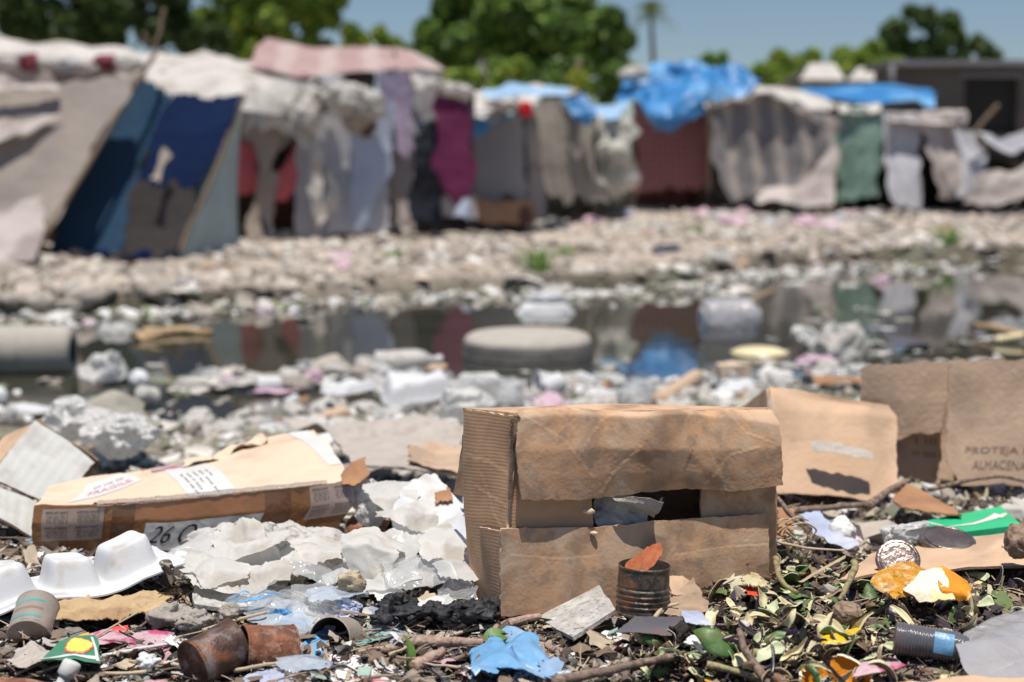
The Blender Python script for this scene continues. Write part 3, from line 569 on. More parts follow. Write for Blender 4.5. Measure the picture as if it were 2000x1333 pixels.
# --- 6 pink-roofed shelter
t = shelter('taller shelter with a faded pink peaked roof and a dark narrow doorway', 790, 440, 15.2)
cloth(t, 'roof', [[(515, 72, 17.5), (600, 90, 17.6), (770, 92, 17.6)], [(500, 100, 16.6), (610, 118, 16.6), (780, 112, 16.6)], [(468, 138, 15.4), (600, 148, 15.4), (740, 136, 15.4), (776, 130, 15.4)]], 'c_roofpink', 44, 18, (.03, 1.5), (.03, 1), 33)
cloth(t, 'roof', [[(766, 92, 17.5), (790, 96, 17.4), (800, 100, 17.3)], [(770, 112, 16.2), (820, 116, 16.2), (850, 122, 16.2)], [(776, 132, 15.3), (820, 132, 15.3), (868, 140, 15.3)]], 'c_roofpink', 16, 12, (.03, 2), (.03, 1.5), 34)
cloth(t, 'eave_wall', [[(590, 148, 15.6), (740, 140, 15.6)], [(590, 210, 15.6), (740, 210, 15.6)]], 'c_dark', 20, 6, (.02, 1), (.02, 1), 35)
cloth(t, 'lilac_curtain', [[(738, 148, 15.0), (806, 140, 15.0)], [(744, 220, 15.0), (804, 220, 15.0)], [(752, 300, 14.95), (806, 296, 14.95)]], 'c_lilac', 18, 20, (.03, 3), (.015, 2), 36)
cloth(t, 'front_panel', [[(760, 290, 15.1), (815, 290, 15.1)], [(764, 445, 15.0), (818, 440, 15.0)]], 'c_rag', 14, 16, (.03, 2.5), (.02, 1.5), 37)
cloth(t, 'front_panel', [[(802, 140, 15.1), (862, 150, 15.1)], [(804, 262, 15.05), (862, 262, 15.05)]], 'c_grey', 16, 16, (.04, 3), (.02, 1.5), 38)
cloth(t, 'hanging_rag', [[(808, 142, 14.95), (868, 160, 14.95)], [(812, 158, 14.9), (866, 180, 14.9)]], 'c_white', 16, 6, (.03, 4), (.03, 3), 39)
cloth(t, 'dark_quilt', [[(828, 234, 14.9), (838, 232, 14.88), (850, 238, 14.9)], [(812, 262, 14.88), (835, 256, 14.84), (862, 264, 14.88)], [(808, 350, 14.85), (862, 350, 14.85)], [(812, 436, 14.8), (858, 436, 14.8)]], 'c_black', 18, 30, (.03, 3), (.03, 3), 40)
cloth(t, 'skirt', [[(852, 350, 15.0), (930, 350, 15.0)], [(855, 432, 14.95), (930, 430, 14.95)]], 'c_greyw', 16, 10, (.04, 3), (.02, 1.5), 41)
cloth(t, 'purple_curtain', [[(858, 180, 14.85), (912, 178, 14.85)], [(854, 260, 14.8), (914, 250, 14.8)], [(854, 330, 14.78), (924, 310, 14.75)], [(868, 372, 14.76), (922, 372, 14.72)], [(890, 398, 14.76), (912, 402, 14.74)]], 'c_purple', 22, 28, (.06, 3), (.03, 1.5), 42)
cloth(t, 'hanging_rag', [[(890, 402, 14.7), (920, 392, 14.7)], [(900, 425, 14.68), (922, 425, 14.68)]], 'c_bluew', 10, 8, (.03, 4), (.02, 2), 43)
for k in range(4): ragball(t, 'rag_bundle', 862 + 15 * k, 172 + 3 * k, 14.8, 34, 28, ['c_rag', 'c_white'][k % 2], 100 + k)
shell(t, 750, 925, 160, 440, 15.25, 2.2, 'c_grey', seed=18)
# --- 7 grey shelter with a blue corner
t = shelter('grey cloth shelter with a blue corner and a brown board along its foot', 975, 436, 15.6)
cloth(t, 'front_panel', [[(912, 232, 15.6), (1022, 228, 15.6)], [(920, 310, 15.6), (1026, 310, 15.6)], [(922, 392, 15.6), (1034, 388, 15.6)]], 'c_grey', 26, 20, (.02, 1.5), (.02, 1), 45)
cloth(t, 'blue_corner', [[(912, 214, 15.5), (1000, 228, 15.5)], [(916, 250, 15.5), (960, 246, 15.5)], [(922, 276, 15.5), (930, 274, 15.5)]], 'c_tarp', 14, 10, (.02, 1.5), (.02, 1), 46)
cloth(t, 'foot_board', [[(924, 386, 15.45), (1036, 386, 15.45)], [(926, 436, 15.4), (1038, 436, 15.4)]], 'c_brown', 14, 6, (.005, 1), (.005, 1), 47)
cloth(t, 'roof', [[(900, 180, 16.6), (960, 176, 16.6), (1040, 172, 16.6), (1120, 182, 16.6)], [(908, 205, 15.6), (960, 214, 15.5), (1015, 210, 15.6), (1060, 200, 15.6)], [(910, 222, 15.45), (960, 232, 15.4), (1010, 222, 15.45), (1050, 215, 15.4)]], 'c_white', 30, 16, (.04, 2), (.05, 2), 48)
cloth(t, 'roof_tarp', [[(940, 176, 16.4), (1000, 168, 16.4), (1120, 176, 16.4)], [(946, 196, 16.0), (1010, 192, 15.8), (1110, 192, 15.8)]], 'c_tarpl', 20, 8, (.03, 2), (.04, 2), 49)
ragball(t, 'red_rag', 1027, 213, 15.2, 26, 30, 'c_red', 110); ragball(t, 'rag_bundle', 985, 204, 15.4, 70, 24, 'c_white', 111)
shell(t, 914, 1030, 234, 436, 15.75, 1.9, 'c_grey', seed=21)
# --- 8 draped olive-grey shelter
t = shelter('shelter of sagging olive-grey drapes with a bright blue tarp fold on top', 1110, 400, 17.5)
cloth(t, 'drape', [[(1014, 225, 16.6), (1048, 222, 16.6)], [(1022, 320, 16.6), (1052, 325, 16.6)], [(1036, 432, 16.5), (1070, 430, 16.5)]], 'c_rag', 14, 26, (.06, 4), (.03, 2), 51)
cloth(t, 'drape', [[(1044, 200, 16.9), (1098, 195, 16.9)], [(1050, 290, 16.85), (1108, 290, 16.85)], [(1056, 380, 16.8), (1120, 395, 16.8)]], 'c_olive', 20, 24, (.07, 3), (.03, 1.5), 52)
cloth(t, 'drape', [[(1092, 205, 17.1), (1160, 225, 17.1)], [(1108, 300, 17.0), (1160, 330, 17.0)], [(1120, 388, 17.0), (1192, 400, 17.0)]], 'c_olive', 22, 24, (.08, 3), (.03, 1.5), 53)
cloth(t, 'blue_fold', [[(1096, 192, 16.9), (1148, 190, 16.9)], [(1108, 222, 16.8), (1156, 226, 16.8)], [(1128, 240, 16.8), (1158, 246, 16.8)]], 'c_tarp', 16, 12, (.03, 3), (.03, 2), 54)
ragball(t, 'rag_bundle', 1110, 182, 17, 44, 22, 'c_rag', 112); shell(t, 1035, 1165, 215, 405, 17.3, 2, 'c_olive', seed=24)
# --- 9 crinkled pale shelter
t = shelter('narrow shelter wrapped in a crinkled mottled pale sheet', 1200, 385, 18)
cloth(t, 'front_panel', [[(1155, 228, 17.8), (1232, 222, 17.8)], [(1154, 300, 17.6), (1240, 300, 17.6)], [(1170, 345, 17.7), (1248, 345, 17.6)], [(1196, 384, 17.7), (1240, 384, 17.7)]], 'c_camo', 26, 26, (.04, 3), (.08, 2.6), 56)
cloth(t, 'roof_tarp', [[(1152, 202, 18.6), (1222, 200, 18.6)], [(1154, 232, 17.7), (1216, 228, 17.7)]], 'c_tarpl', 14, 8, (.02, 2), (.03, 2), 57)
shell(t, 1158, 1240, 236, 385, 18, 2, 'c_camo', seed=27)
# --- 10 red plaid wall, big blue tarp
t = shelter('shelter with a dark red checked wall under a heaped blue tarpaulin', 1310, 378, 20)
cloth(t, 'front_panel', [[(1238, 205, 20), (1384, 205, 20)], [(1246, 372, 20), (1388, 372, 20)]], 'c_plaid', 30, 18, (.015, 2), (.012, 1), 58)
cloth(t, 'blue_tarp', [[(1225, 150, 21.2), (1340, 118, 21.2), (1365, 122, 21.2), (1400, 140, 21.2), (1462, 130, 21.2)], [(1210, 182, 20.2), (1300, 150, 20.3), (1380, 165, 20.2), (1470, 150, 20.5)], [(1200, 200, 19.9), (1290, 205, 19.7), (1380, 190, 19.8), (1472, 178, 20.3)], [(1240, 216, 19.8), (1290, 228, 19.6), (1330, 222, 19.7), (1384, 206, 19.8)], [(1256, 224, 19.8), (1306, 252, 19.7), (1330, 236, 19.7), (1372, 222, 19.8)]], 'c_tarp', 50, 34, (.10, 1.6), (.13, 1.2), 59)
for k, (x, y, wd, hh, mm_) in enumerate([(1240, 145, 60, 30, 'c_white'), (1352, 140, 70, 40, 'c_tarp'), (1430, 158, 80, 62, 'c_tarp'), (1290, 172, 110, 50, 'c_tarpl')]): ragball(t, 'rag_bundle', x, y, 20.6, wd, hh, mm_, 120 + k, .09)
shell(t, 1240, 1386, 215, 375, 20.2, 2.6, 'c_plaid', seed=30)
# --- 11 striped shelter
t = shelter('wide shelter walled with a grey striped cloth that sags at the right', 1510, 400, 20)
cloth(t, 'front_panel', [[(1382, 205, 19.6), (1460, 186, 19.6), (1540, 205, 19.6), (1636, 226, 19.6)], [(1392, 300, 19.5), (1640, 300, 19.5)], [(1410, 370, 19.4), (1628, 340, 19.5)], [(1420, 392, 19.4), (1560, 372, 19.4), (1604, 340, 19.5)]], 'c_stripe', 50, 30, (.07, 2), (.03, 1.5), 61)
cloth(t, 'roof', [[(1380, 190, 20.8), (1460, 172, 20.8), (1540, 170, 20.8), (1640, 200, 20.8)], [(1384, 205, 19.5), (1440, 196, 19.4), (1500, 190, 19.4), (1560, 212, 19.4), (1600, 222, 19.5)]], 'c_white', 40, 12, (.05, 2), (.06, 2), 62)
cloth(t, 'sagging_sheet', [[(1620, 290, 19.4), (1636, 280, 19.4)], [(1560, 365, 19.3), (1636, 340, 19.3)], [(1500, 374, 19.2), (1560, 385, 19.1), (1634, 392, 19.1)], [(1470, 400, 18.9), (1560, 412, 18.9), (1632, 408, 18.9)]], 'c_rag', 28, 18, (.08, 2), (.04, 2), 63)
pole(t, (1386, 200, 19.5), (1384, 372, 19.5), .03, 5); shell(t, 1388, 1636, 212, 385, 19.9, 2.6, 'c_stripe', seed=33)
# --- 12 green
t = shelter('narrow shelter front hung with ragged green cloth', 1682, 395, 20)
cloth(t, 'front_panel', [[(1636, 218, 19.7), (1730, 216, 19.7)], [(1636, 300, 19.6), (1724, 300, 19.6)], [(1640, 392, 19.5), (1716, 388, 19.5)]], 'c_green', 26, 26, (.06, 3), (.05, 2), 65)
cloth(t, 'roof', [[(1630, 206, 20.6), (1722, 202, 20.6)], [(1636, 222, 19.6), (1722, 222, 19.6)]], 'c_white', 16, 8, (.03, 2), (.04, 2), 66)
shell(t, 1640, 1726, 225, 400, 19.9, 2.6, 'c_dark', seed=36)
# --- 13 white ragged
t = shelter('shelter hung with torn whitish sheets, right of the green one', 1800, 400, 20)
cloth(t, 'front_panel', [[(1728, 222, 19.7), (1800, 228, 19.7)], [(1732, 300, 19.6), (1792, 300, 19.6)], [(1740, 400, 19.4), (1806, 408, 19.4)]], 'c_greyw', 22, 26, (.08, 3), (.04, 2), 68)
cloth(t, 'front_panel', [[(1798, 225, 19.6), (1886, 222, 19.6)], [(1818, 300, 19.5), (1905, 300, 19.5)], [(1840, 385, 19.3), (1945, 392, 19.3)]], 'c_rag', 28, 26, (.11, 3), (.05, 2), 69)
cloth(t, 'roof', [[(1728, 222, 20.6), (1884, 216, 20.6)], [(1728, 244, 19.5), (1884, 244, 19.5)]], 'c_rag', 26, 8, (.04, 2), (.04, 2), 70)
shell(t, 1735, 1890, 245, 400, 20, 2.6, 'c_dark', seed=39)
# --- 14 swooping sheets at right edge
t = shelter('heap of draped pale sheets slung from a line at the edge of the camp', 1960, 390, 19)
cloth(t, 'slung_sheet', [[(1900, 262, 19), (1960, 268, 19), (2020, 255, 19), (2100, 230, 19)], [(1925, 285, 18.9), (1970, 300, 18.9), (2040, 285, 18.9), (2100, 270, 18.9)]], 'c_greyw', 30, 12, (.05, 2), (.04, 2), 72)
cloth(t, 'slung_sheet', [[(1925, 330, 18.8), (1980, 330, 18.8), (2100, 270, 18.8)], [(1900, 350, 18.7), (1980, 352, 18.7), (2100, 330, 18.7)], [(1890, 395, 18.6), (1980, 392, 18.6), (2100, 390, 18.6)]], 'c_rag', 30, 18, (.09, 2.5), (.04, 2), 73)
cloth(t, 'slung_sheet', [[(1870, 250, 19.2), (1900, 262, 19.2)], [(1870, 320, 19.1), (1925, 310, 19.1)], [(1860, 388, 19), (1930, 385, 19)]], 'c_greyw', 18, 22, (.1, 3), (.04, 2), 74)
pole(t, (1898, 262, 19), (1950, 205, 19), .03, 7); shell(t, 1900, 2090, 290, 395, 19.4, 2, 'c_dark', seed=42)
# --- 15 blue roof behind
t = shelter('low shelter behind the green one, roofed with a flat blue tarpaulin', 1700, 380, 23)
cloth(t, 'roof_tarp', [[(1565, 170, 24.5), (1740, 166, 24.5), (1810, 172, 24.5)], [(1572, 186, 23.2), (1700, 190, 23.2), (1830, 182, 23.2)], [(1600, 198, 22.9), (1700, 202, 22.9), (1790, 196, 22.9), (1832, 214, 22.9)]], 'c_tarp', 36, 12, (.04, 1.5), (.04, 1.2), 76)
shell(t, 1575, 1828, 198, 385, 23.2, 2.4, 'c_grey', seed=45)
# ---------------------------------------------------------------- block building at the right
def building():
    d = 27; a = P(1745, 130, d); b = P(2200, 130, d); zb = 0.3; zt = a[2]
    t = thing('block_building', 'low grey block building with a flat overhanging roof and dark openings', 'building', (a[0], d, zb))
    wm = mat('render_wall', (.11, .097, .088), .9, .2, 1.2, .5, 12, stain=[((.12, .105, .09), .9, .5)]); rm = mat('roof_slab', (.20, .20, .22), .8, .15, 2, .3, 12); dk = mat('dark_interior', (.03, .028, .026), .9, .2, 2, 0)
    x0, x1 = a[0], b[0]; w0, w1 = P(1885, 150, d)[0], P(1990, 150, d)[0]; zw1, zw0 = P(1900, 152, d)[2], P(1900, 262, d)[2]
    def bx(name, ax, bx_, az, bz, y0, y1, m, par): 
        V, Fc = boxV(1, 1, 1); V = V * np.array([bx_ - ax, y1 - y0, bz - az]) + np.array([(ax + bx_) / 2, (y0 + y1) / 2, az]); return mk(name, V, Fc, m, par, smooth=False)
    parts = []
    for (p, q, r, s) in ((x0, w0, zb, zt), (w0, w1, zw1, zt), (w0, w1, zb, zw0), (w1, x1, zb, zt)):
        V, Fc = boxV(1, 1, 1); parts.append((V * np.array([q - p, .2, s - r]) + np.array([(p + q) / 2, d + .1, r]), Fc))
    V, Fc = join(parts); mk('wall', V, Fc, wm, t, smooth=False)
    bx('side_wall', x0 + .002, x0 + .2, zb, zt - .003, d + .2, d + 1.2, wm, t); bx('rear_wall', x0, x1, zb, zt - .003, d + 1.2, d + 1.4, wm, t)
    f = bx('window', w0, w1, zw0, zw1, d + .14, d + .18, dk, t)
    bm_ = mat('window_bar', (.09, .08, .07), .6); 
    for k in range(3): 
        xx = w0 + (w1 - w0) * (k + 1) / 4; bx('bar', xx - .02, xx + .02, zw0, zw1, d + .05, d + .09, bm_, f)
    bx('lintel', w0 - .1, w1 + .1, zw1, zw1 + .08, d - .03, d + .01, rm, t)
    bx('roof', x0 - .15, x1 + .2, zt, zt + .10, d - .25, d + 1.6, rm, t)
    p = P(1738, 160, d); 
    V, Fc = tubeV(curve([P(1742, 128, 26.7), P(1744, 160, 26.7), (x0 - .06, 26.9, .3)], 10), .05, 8); mk('drain_pipe', V, Fc, rm, t)
building()
for k, (x0, x1, y0, y1, lab) in enumerate([(1562, 1650, 126, 158, 'pale peaked roof seen beyond the blue tarpaulin, wider of two'), (1655, 1748, 134, 160, 'pale peaked roof beside the block building, lower of two')]):
    d = 34; t = thing('distant_shed', lab, 'shed', tuple(P((x0 + x1) / 2, 200, d)))
    t.location.z = .4
    a, b, c = P(x0, y1, d), P(x1, y1, d), P((x0 + x1) / 2, y0, d + 1.5)
    e = c + np.array([0, 1.5, -.4]); rm = mat('shed_roof', (.50, .47, .43), .8); wm = mat('shed_wall', (.28, .26, .23), .9)
    g = np.array([resamp([a, b], 12), resamp([c - np.array([.3, 0, 0]), c + np.array([.3, 0, 0])], 12), resamp([a + np.array([0, 3, 0]), b + np.array([0, 3, 0])], 12)])
    sheet('roof', crumple(g, .02, 1, k, 6, 1), rm, t, thick=.03)
    V, Fc = boxV(b[0] - a[0] - .2, 2.6, a[2] - .4); mk('wall', V + np.array([(a[0] + b[0]) / 2, d + 1.5, .4]), Fc, wm, t, smooth=False)
# ================================================================ TREES
def tree(label, d, clumps, n, leaf, cols, trunk_px, base_py=330, name='leafy_tree', seed=0, tr=.16, wts=None):
    rs = np.random.RandomState(seed); x0 = P(trunk_px, 300, d)
    t = thing(name, label, 'tree', (x0[0], d, .45), group='trees behind the camp'); t.location.z = float(ground(x0[0], d, False)); z0 = t.location.z
    areas = np.array([c[2] * c[3] for c in clumps], float); areas /= areas.sum(); k_ = d / F
    pts = []
    for c, a in zip(clumps, areas):
        m_ = int(n * a); cc = P(c[0], c[1], d); ns = max(5, int(14 * a * len(clumps) * .5))
        # sub-clumps on the ellipsoid surface
        v = rs.normal(size=(ns, 3)); v /= np.linalg.norm(v, axis=1, keepdims=True); v *= rs.uniform(.55, 1, (ns, 1))
        rr = np.array([c[2] * k_, (c[2] + c[3]) / 2 * k_, c[3] * k_]); sc_ = cc + v * rr
        which = rs.randint(0, ns, m_); q = rs.normal(size=(m_, 3)); q /= np.linalg.norm(q, axis=1, keepdims=True); q *= rs.uniform(.3, 1, (m_, 1)) ** .5
        pts.append(sc_[which] + q * rr.mean() * .36)
    pts = np.concatenate(pts); N = len(pts)
    base = np.array([(-1, 0, 0), (0, -.5, .08), (1, 0, 0), (0, .5, .08)], float); s = leaf * rs.uniform(.6, 1.4, N)
    rot = rs.uniform(-1, 1, (N, 3)) * np.array([1.2, 1.2, 3.1])
    V = base[None] * s[:, None, None]; cx, cy, cz = np.cos(rot).T; sx, sy, sz = np.sin(rot).T
    Rm = np.stack([np.stack([cy * cz, sx * sy * cz - cx * sz, cx * sy * cz + sx * sz], -1), np.stack([cy * sz, sx * sy * sz + cx * cz, cx * sy * sz - sx * cz], -1), np.stack([-sy, sx * cy, cx * cy], -1)], 1)
    V = np.einsum('nij,nkj->nki', Rm, V) + pts[:, None]; Fc = (np.array([[0, 1, 2, 3]])[None] + (np.arange(N) * 4)[:, None, None]).reshape(-1, 4)
    col = np.repeat(pal(rs, N, [tuple((2.0 if seed == 1 else 3.0) * q for q in c_) for c_ in cols], wts or [1] * len(cols), .3), 4, axis=0)
    mk('crown', V.reshape(-1, 3), Fc, M['leafm'], t, col=col, smooth=False)
    top = pts[:, 2].mean(); tc = np.array([x0[0], d, z0]); ctr = pts.mean(axis=0)
    V, Fc = tubeV(curve([tc - [0, 0, .1], tc * .5 + ctr * .5 + [.1, 0, 0], ctr + [0, 0, .5]], 14, .03, seed), np.linspace(tr, tr * .4, 14), 9, .1, seed)
    parts = []
    for c in clumps[:7]:
        cc = P(c[0], c[1], d + rs.uniform(-.5, .5)); st = tc * .45 + ctr * .55
        parts.append(tubeV(curve([st, (st + cc) / 2 + [0, 0, .15], cc], 8, .02, seed), np.linspace(tr * .45, tr * .1, 8), 6, .1))
    tk = mk('trunk', V, Fc, M['bark'], t)
    for v, f in parts: mk('limb', v, f, M['bark'], tk, world=False) if False else mk('limb', v - np.array(t.location), f, M['bark'], tk, world=False)
    return t
M['leafm'] = mat('leaf_mass', (.1, .1, .1), .5, .2, 3, 0, attr=True, transl=.35, spec=.35)
DK = [(.022, .04, .014), (.035, .06, .018), (.05, .075, .02)]; MD = [(.045, .085, .018), (.07, .12, .025), (.10, .15, .03)]; YL = [(.13, .16, .025), (.20, .20, .03), (.09, .13, .025)]
tree('dark dense tree rising behind the grey tent', 36, [(120, -10, 130, 110), (220, 30, 130, 85), (60, 50, 60, 50), (330, 30, 110, 85), (160, 60, 110, 50), (-80, 20, 60, 40), (400, 70, 60, 50)], 24000, .13, DK + [(.06, .09, .03)], 190, seed=1)
tree('yellowish green tree between the dark tree and the broad central tree', 40, [(440, 10, 110, 70), (540, 30, 100, 70), (620, 0, 80, 60), (500, 80, 120, 45), (640, 70, 55, 40), (420, 80, 80, 50), (560, -30, 120, 60)], 22000, .14, MD + YL, 520, seed=2)
tree('broad round dark green tree rising over the middle of the camp', 40, [(1000, 10, 150, 70), (880, 60, 90, 60), (1110, 60, 120, 60), (960, 110, 120, 60), (1080, 130, 130, 55), (860, 120, 70, 45), (1180, 95, 70, 35), (1010, 60, 140, 80)], 20000, .17, DK + MD, 1020, seed=3, tr=.3)
tree('round dark tree standing above the block building', 60, [(1800, 70, 75, 45), (1760, 95, 50, 35), (1850, 95, 60, 35), (1930, 95, 40, 30), (1790, 45, 40, 28)], 9000, .18, DK + [(.06, .08, .035)], 1815, seed=4, tr=.25)
tree('light green bush-like tree left of the block building, low', 50, [(1530, 150, 60, 35), (1600, 130, 60, 30), (1680, 115, 60, 28), (1560, 165, 90, 25), (1490, 150, 35, 22), (1640, 150, 110, 22), (1720, 140, 50, 25), (1570, 145, 100, 26), (1700, 128, 60, 24), (1480, 160, 40, 18)], 24000, .15, MD + YL, 1590, seed=5)
tree('small green tuft of crown just above the blue tarpaulin', 60, [(1395, 120, 42, 14), (1380, 130, 40, 12)], 1400, .15, MD, 1392, seed=6, tr=.1)
tree('low pale green tree left behind the broad central tree', 48, [(745, 90, 45, 38), (790, 120, 70, 45), (700, 100, 35, 30)], 5000, .16, MD + YL, 760, seed=7)
tree('low yellow green shrub behind the shelter with the blue corner', 30, [(900, 170, 60, 30), (960, 185, 60, 25), (1000, 150, 80, 25)], 4000, .10, MD + YL, 940, seed=8, tr=.08)
tree('low dark shrub below the broad central tree', 30, [(1120, 160, 100, 35), (1190, 170, 50, 25), (1060, 175, 80, 25)], 6000, .10, DK + MD, 1120, seed=9, tr=.08)
tree('small upright yellow green shrub left of the heaped blue tarpaulin', 28, [(1130, 155, 18, 22), (1135, 180, 22, 20)], 900, .09, YL, 1132, seed=10, tr=.05)
def palm():
    d = 60; b = P(1275, 330, d); top = P(1271, 22, d); z0 = float(ground(b[0], d, False))
    t = thing('palm_tree', 'tall thin palm with a small crown against the sky', 'palm tree', (b[0], d, z0))
    V, Fc = tubeV(curve([(b[0], d, z0 - .1), (b[0] + .1, d, 3), top], 20), np.linspace(.15, .09, 20), 8, .05); mk('trunk', V, Fc, M['bark'], t)
    rs = np.random.RandomState(5)
    for k in range(26):
        a = k * 2.4; el = rs.uniform(-.5, 1.0); L_ = rs.uniform(.75, 1.1); dr = np.array([math.cos(a) * math.cos(el), math.sin(a) * math.cos(el), math.sin(el)])
        pts = [top + dr * L_ * s - np.array([0, 0, .45 * s * s * L_]) for s in np.linspace(0, 1, 12)]
        V = []; Fc = []
        side = np.cross(dr, [0, 0, 1]); side /= np.linalg.norm(side)
        for i, p in enumerate(pts[1:]):
            for sg in (-1, 1):
                b0 = len(V); w_ = .36 * math.sin(math.pi * (i + 1) / 12) + .04
                V += [p, p + dr * .06, p + side * sg * w_ + dr * .12 - np.array([0, 0, .08])]; Fc.append((b0, b0 + 1, b0 + 2))
        mk('frond', V, Fc, M['leafm'], t, smooth=False, col=np.tile([(.16, .20, .07)], (len(V), 1)))
palm()
# grass tufts on the far bank
for k, (px, py, hh, lab) in enumerate([(1048, 528, 40, 'green grass tuft on the rubble bank, straight above the floating tyre'), (765, 512, 22, 'small grass tuft on the rubble bank left of the tallest tuft'), (1847, 480, 34, 'bright grass tuft on the right part of the rubble bank'), (1105, 505, 22, 'sparse yellowish tuft right beside the tallest grass tuft'), (1360, 462, 18, 'low flat tuft of grass near the pink trash')]):
    g = G(px, py); rs = np.random.RandomState(k); V = []; Fc = []; H = 1.5 * hh * g[1] / F
    for b in range(90):
        a = rs.uniform(0, 6.28); r = rs.uniform(0, H * .55); p = np.array([g[0] + r * math.cos(a), g[1] + r * math.sin(a), g[2] - .02]); l = H * rs.uniform(.5, 1.1); dr = np.array([math.cos(a) * .45, math.sin(a) * .45, 1.0]) * l
        s = np.array([-math.sin(a), math.cos(a), 0]) * .006; b0 = len(V); V += [p - s, p + s, p + dr * .6 + s * .7, p + dr * .6 - s * .7, p + dr + np.array([dr[0], dr[1], -l * .1]) * .3]
        Fc += [(b0, b0 + 1, b0 + 2, b0 + 3), (b0 + 3, b0 + 2, b0 + 4)]
    setp(mk('grass_tuft', V, Fc, M['grass'], origin=g, smooth=False), lab, 'grass tuft', 'grass tufts on the rubble bank')
# ================================================================ WRITING
def text_mesh(s, size=1.0, shear=0):
    cu = bpy.data.curves.new('lettering', 'FONT'); cu.body = s; cu.size = size; cu.resolution_u = 3; cu.shear = shear
    ob = bpy.data.objects.new('lettering', cu); C.objects.link(ob)
    dg = bpy.context.evaluated_depsgraph_get(); me = bpy.data.meshes.new_from_object(ob.evaluated_get(dg))
    V = np.array([v.co[:2] for v in me.vertices]); Fc = [tuple(p.vertices) for p in me.polygons]
    bpy.data.objects.remove(ob); bpy.data.meshes.remove(me); bpy.data.curves.remove(cu); return V, Fc
def samp(g, u, v):
    m, n = g.shape[:2]; a = np.clip(v, 0, 1) * (m - 1); b = np.clip(u, 0, 1) * (n - 1)
    i = np.clip(a.astype(int), 0, m - 2); j = np.clip(b.astype(int), 0, n - 2); s = (a - i)[..., None]; t = (b - j)[..., None]
    return (g[i, j] * (1 - s) + g[i + 1, j] * s) * (1 - t) + (g[i, j + 1] * (1 - s) + g[i + 1, j + 1] * s) * t
def on_grid(g, UV, off=.0012):
    N = gnorm(g); u, v = UV[:, 0], UV[:, 1]; return samp(g, u, v) + samp(N, u, v) * off
def write(g, s, u0, v0, u1, v1, m, parent, rot=0, name='printed_text', shear=0, off=.0012):
    """text with lower-left (u0,v1) and box (u0..u1, v0..v1) in grid fractions"""
    V, Fc = text_mesh(s, shear=shear); V = V - V.min(axis=0); V /= V.max(axis=0)
    if rot: V = np.stack([V[:, 1], 1 - V[:, 0]], -1)
    UV = np.stack([u0 + V[:, 0] * (u1 - u0), v1 - V[:, 1] * (v1 - v0)], -1)
    return mk(name, on_grid(g, UV, off), Fc, m, parent, smooth=False)
def patch(g, quad, m, parent, name='label', off=.0008, n=14, mm=10, ragged=0, seed=0):
    """a piece laid on the grid: quad = TL,TR,BR,BL in (u,v)"""
    q = np.array(quad, float); s, t = np.meshgrid(np.linspace(0, 1, n), np.linspace(0, 1, mm))
    UV = (q[0] * ((1 - s) * (1 - t))[..., None] + q[1] * (s * (1 - t))[..., None] + q[2] * (s * t)[..., None] + q[3] * ((1 - s) * t)[..., None])
    gg = on_grid(g, UV.reshape(-1, 2), off).reshape(mm, n, 3)
    sheet(name, gg, m, parent, ragged=ragged, seed=seed); return gg
def dent(g, seed, amp, freq=9):
    N = gnorm(g); return g + N * (fbm(g, freq * .6, seed, 2) * amp)[..., None]
def groove(g, pts, depth=.0006, width=.003):
    """press a sharp crease along a polyline given in (u,v)"""
    uv = guv(g).reshape(g.shape[0], g.shape[1], 2); S = uv[-1, -1] - uv[0, 0]; N = gnorm(g); W_ = np.zeros(g.shape[:2]); sd = np.zeros(g.shape[:2])
    for (a, b) in zip(pts[:-1], pts[1:]):
        A = np.array(a) * S; B = np.array(b) * S; D = B - A; t = np.clip(((uv - A) @ D) / (D @ D), 0, 1); q = uv - (A + t[..., None] * D); r = np.linalg.norm(q, axis=2); side = np.sign(q[..., 0] * D[1] - q[..., 1] * D[0])
        w_ = np.exp(-r / width); m_ = w_ > W_; W_ = np.where(m_, w_, W_); sd = np.where(m_, side, sd)
    return g + N * (W_ * depth * np.where(sd > 0, 1, -1.0))[..., None]
# ================================================================ 1 the large carton in the middle
c0 = P(1230, 1180, 2.1)
t = thing('cardboard_box', 'large battered brown cardboard box with a gaping slot in its front, behind the upright tin', 'box', (c0[0], 2.1, .25))
K = [M['kraft'], M['kraft'], M['kraft_edge']]; KS = [M['kraft_side'], M['kraft'], M['kraft_edge']]
def card(name, rows, n, m, par, mats=K, amp=.0022, cr=(.0025, 7), seed=1, thick=.004, hole=None, soft=1, rag=.0012, folds=()):
    g = soften(loft(rows, n, m), soft); g = dent(g, seed, amp, 12); g = crumple(g, cr[0] * 1.5, cr[1] * .55, seed, 4, 2)
    for q in folds: g = groove(g, *q) if isinstance(q, tuple) else groove(g, q)
    sheet(name, g, mats, par, thick=thick, hole=hole, ragged=rag, seed=seed); return g
card('side_panel', [[(907, 798, 2.14), (955, 806, 2.07), (1002, 813, 2.0)], [(903, 900, 2.135), (950, 905, 2.065), (998, 910, 2.0)], [(908, 1010, 2.135), (950, 1010, 2.062), (988, 1020, 1.997)], [(925, 1166, 2.14), (955, 1188, 2.065), (978, 1206, 1.993)]], 40, 90, t, KS, .002, (.0022, 8), 11, folds=[[(.1, .22), (.5, .24), (.95, .30)], [(.3, .38), (.6, .42), (.95, .46)], [(.4, .30), (.7, .52), (.95, .58)]])
card('side_overlap', [[(936, 1030, 2.07), (976, 1040, 1.99)], [(940, 1110, 2.075), (977, 1120, 1.988)], [(948, 1184, 2.075), (978, 1206, 1.986)]], 16, 50, t, KS, .001, (.0012, 9), 12, thick=.003)
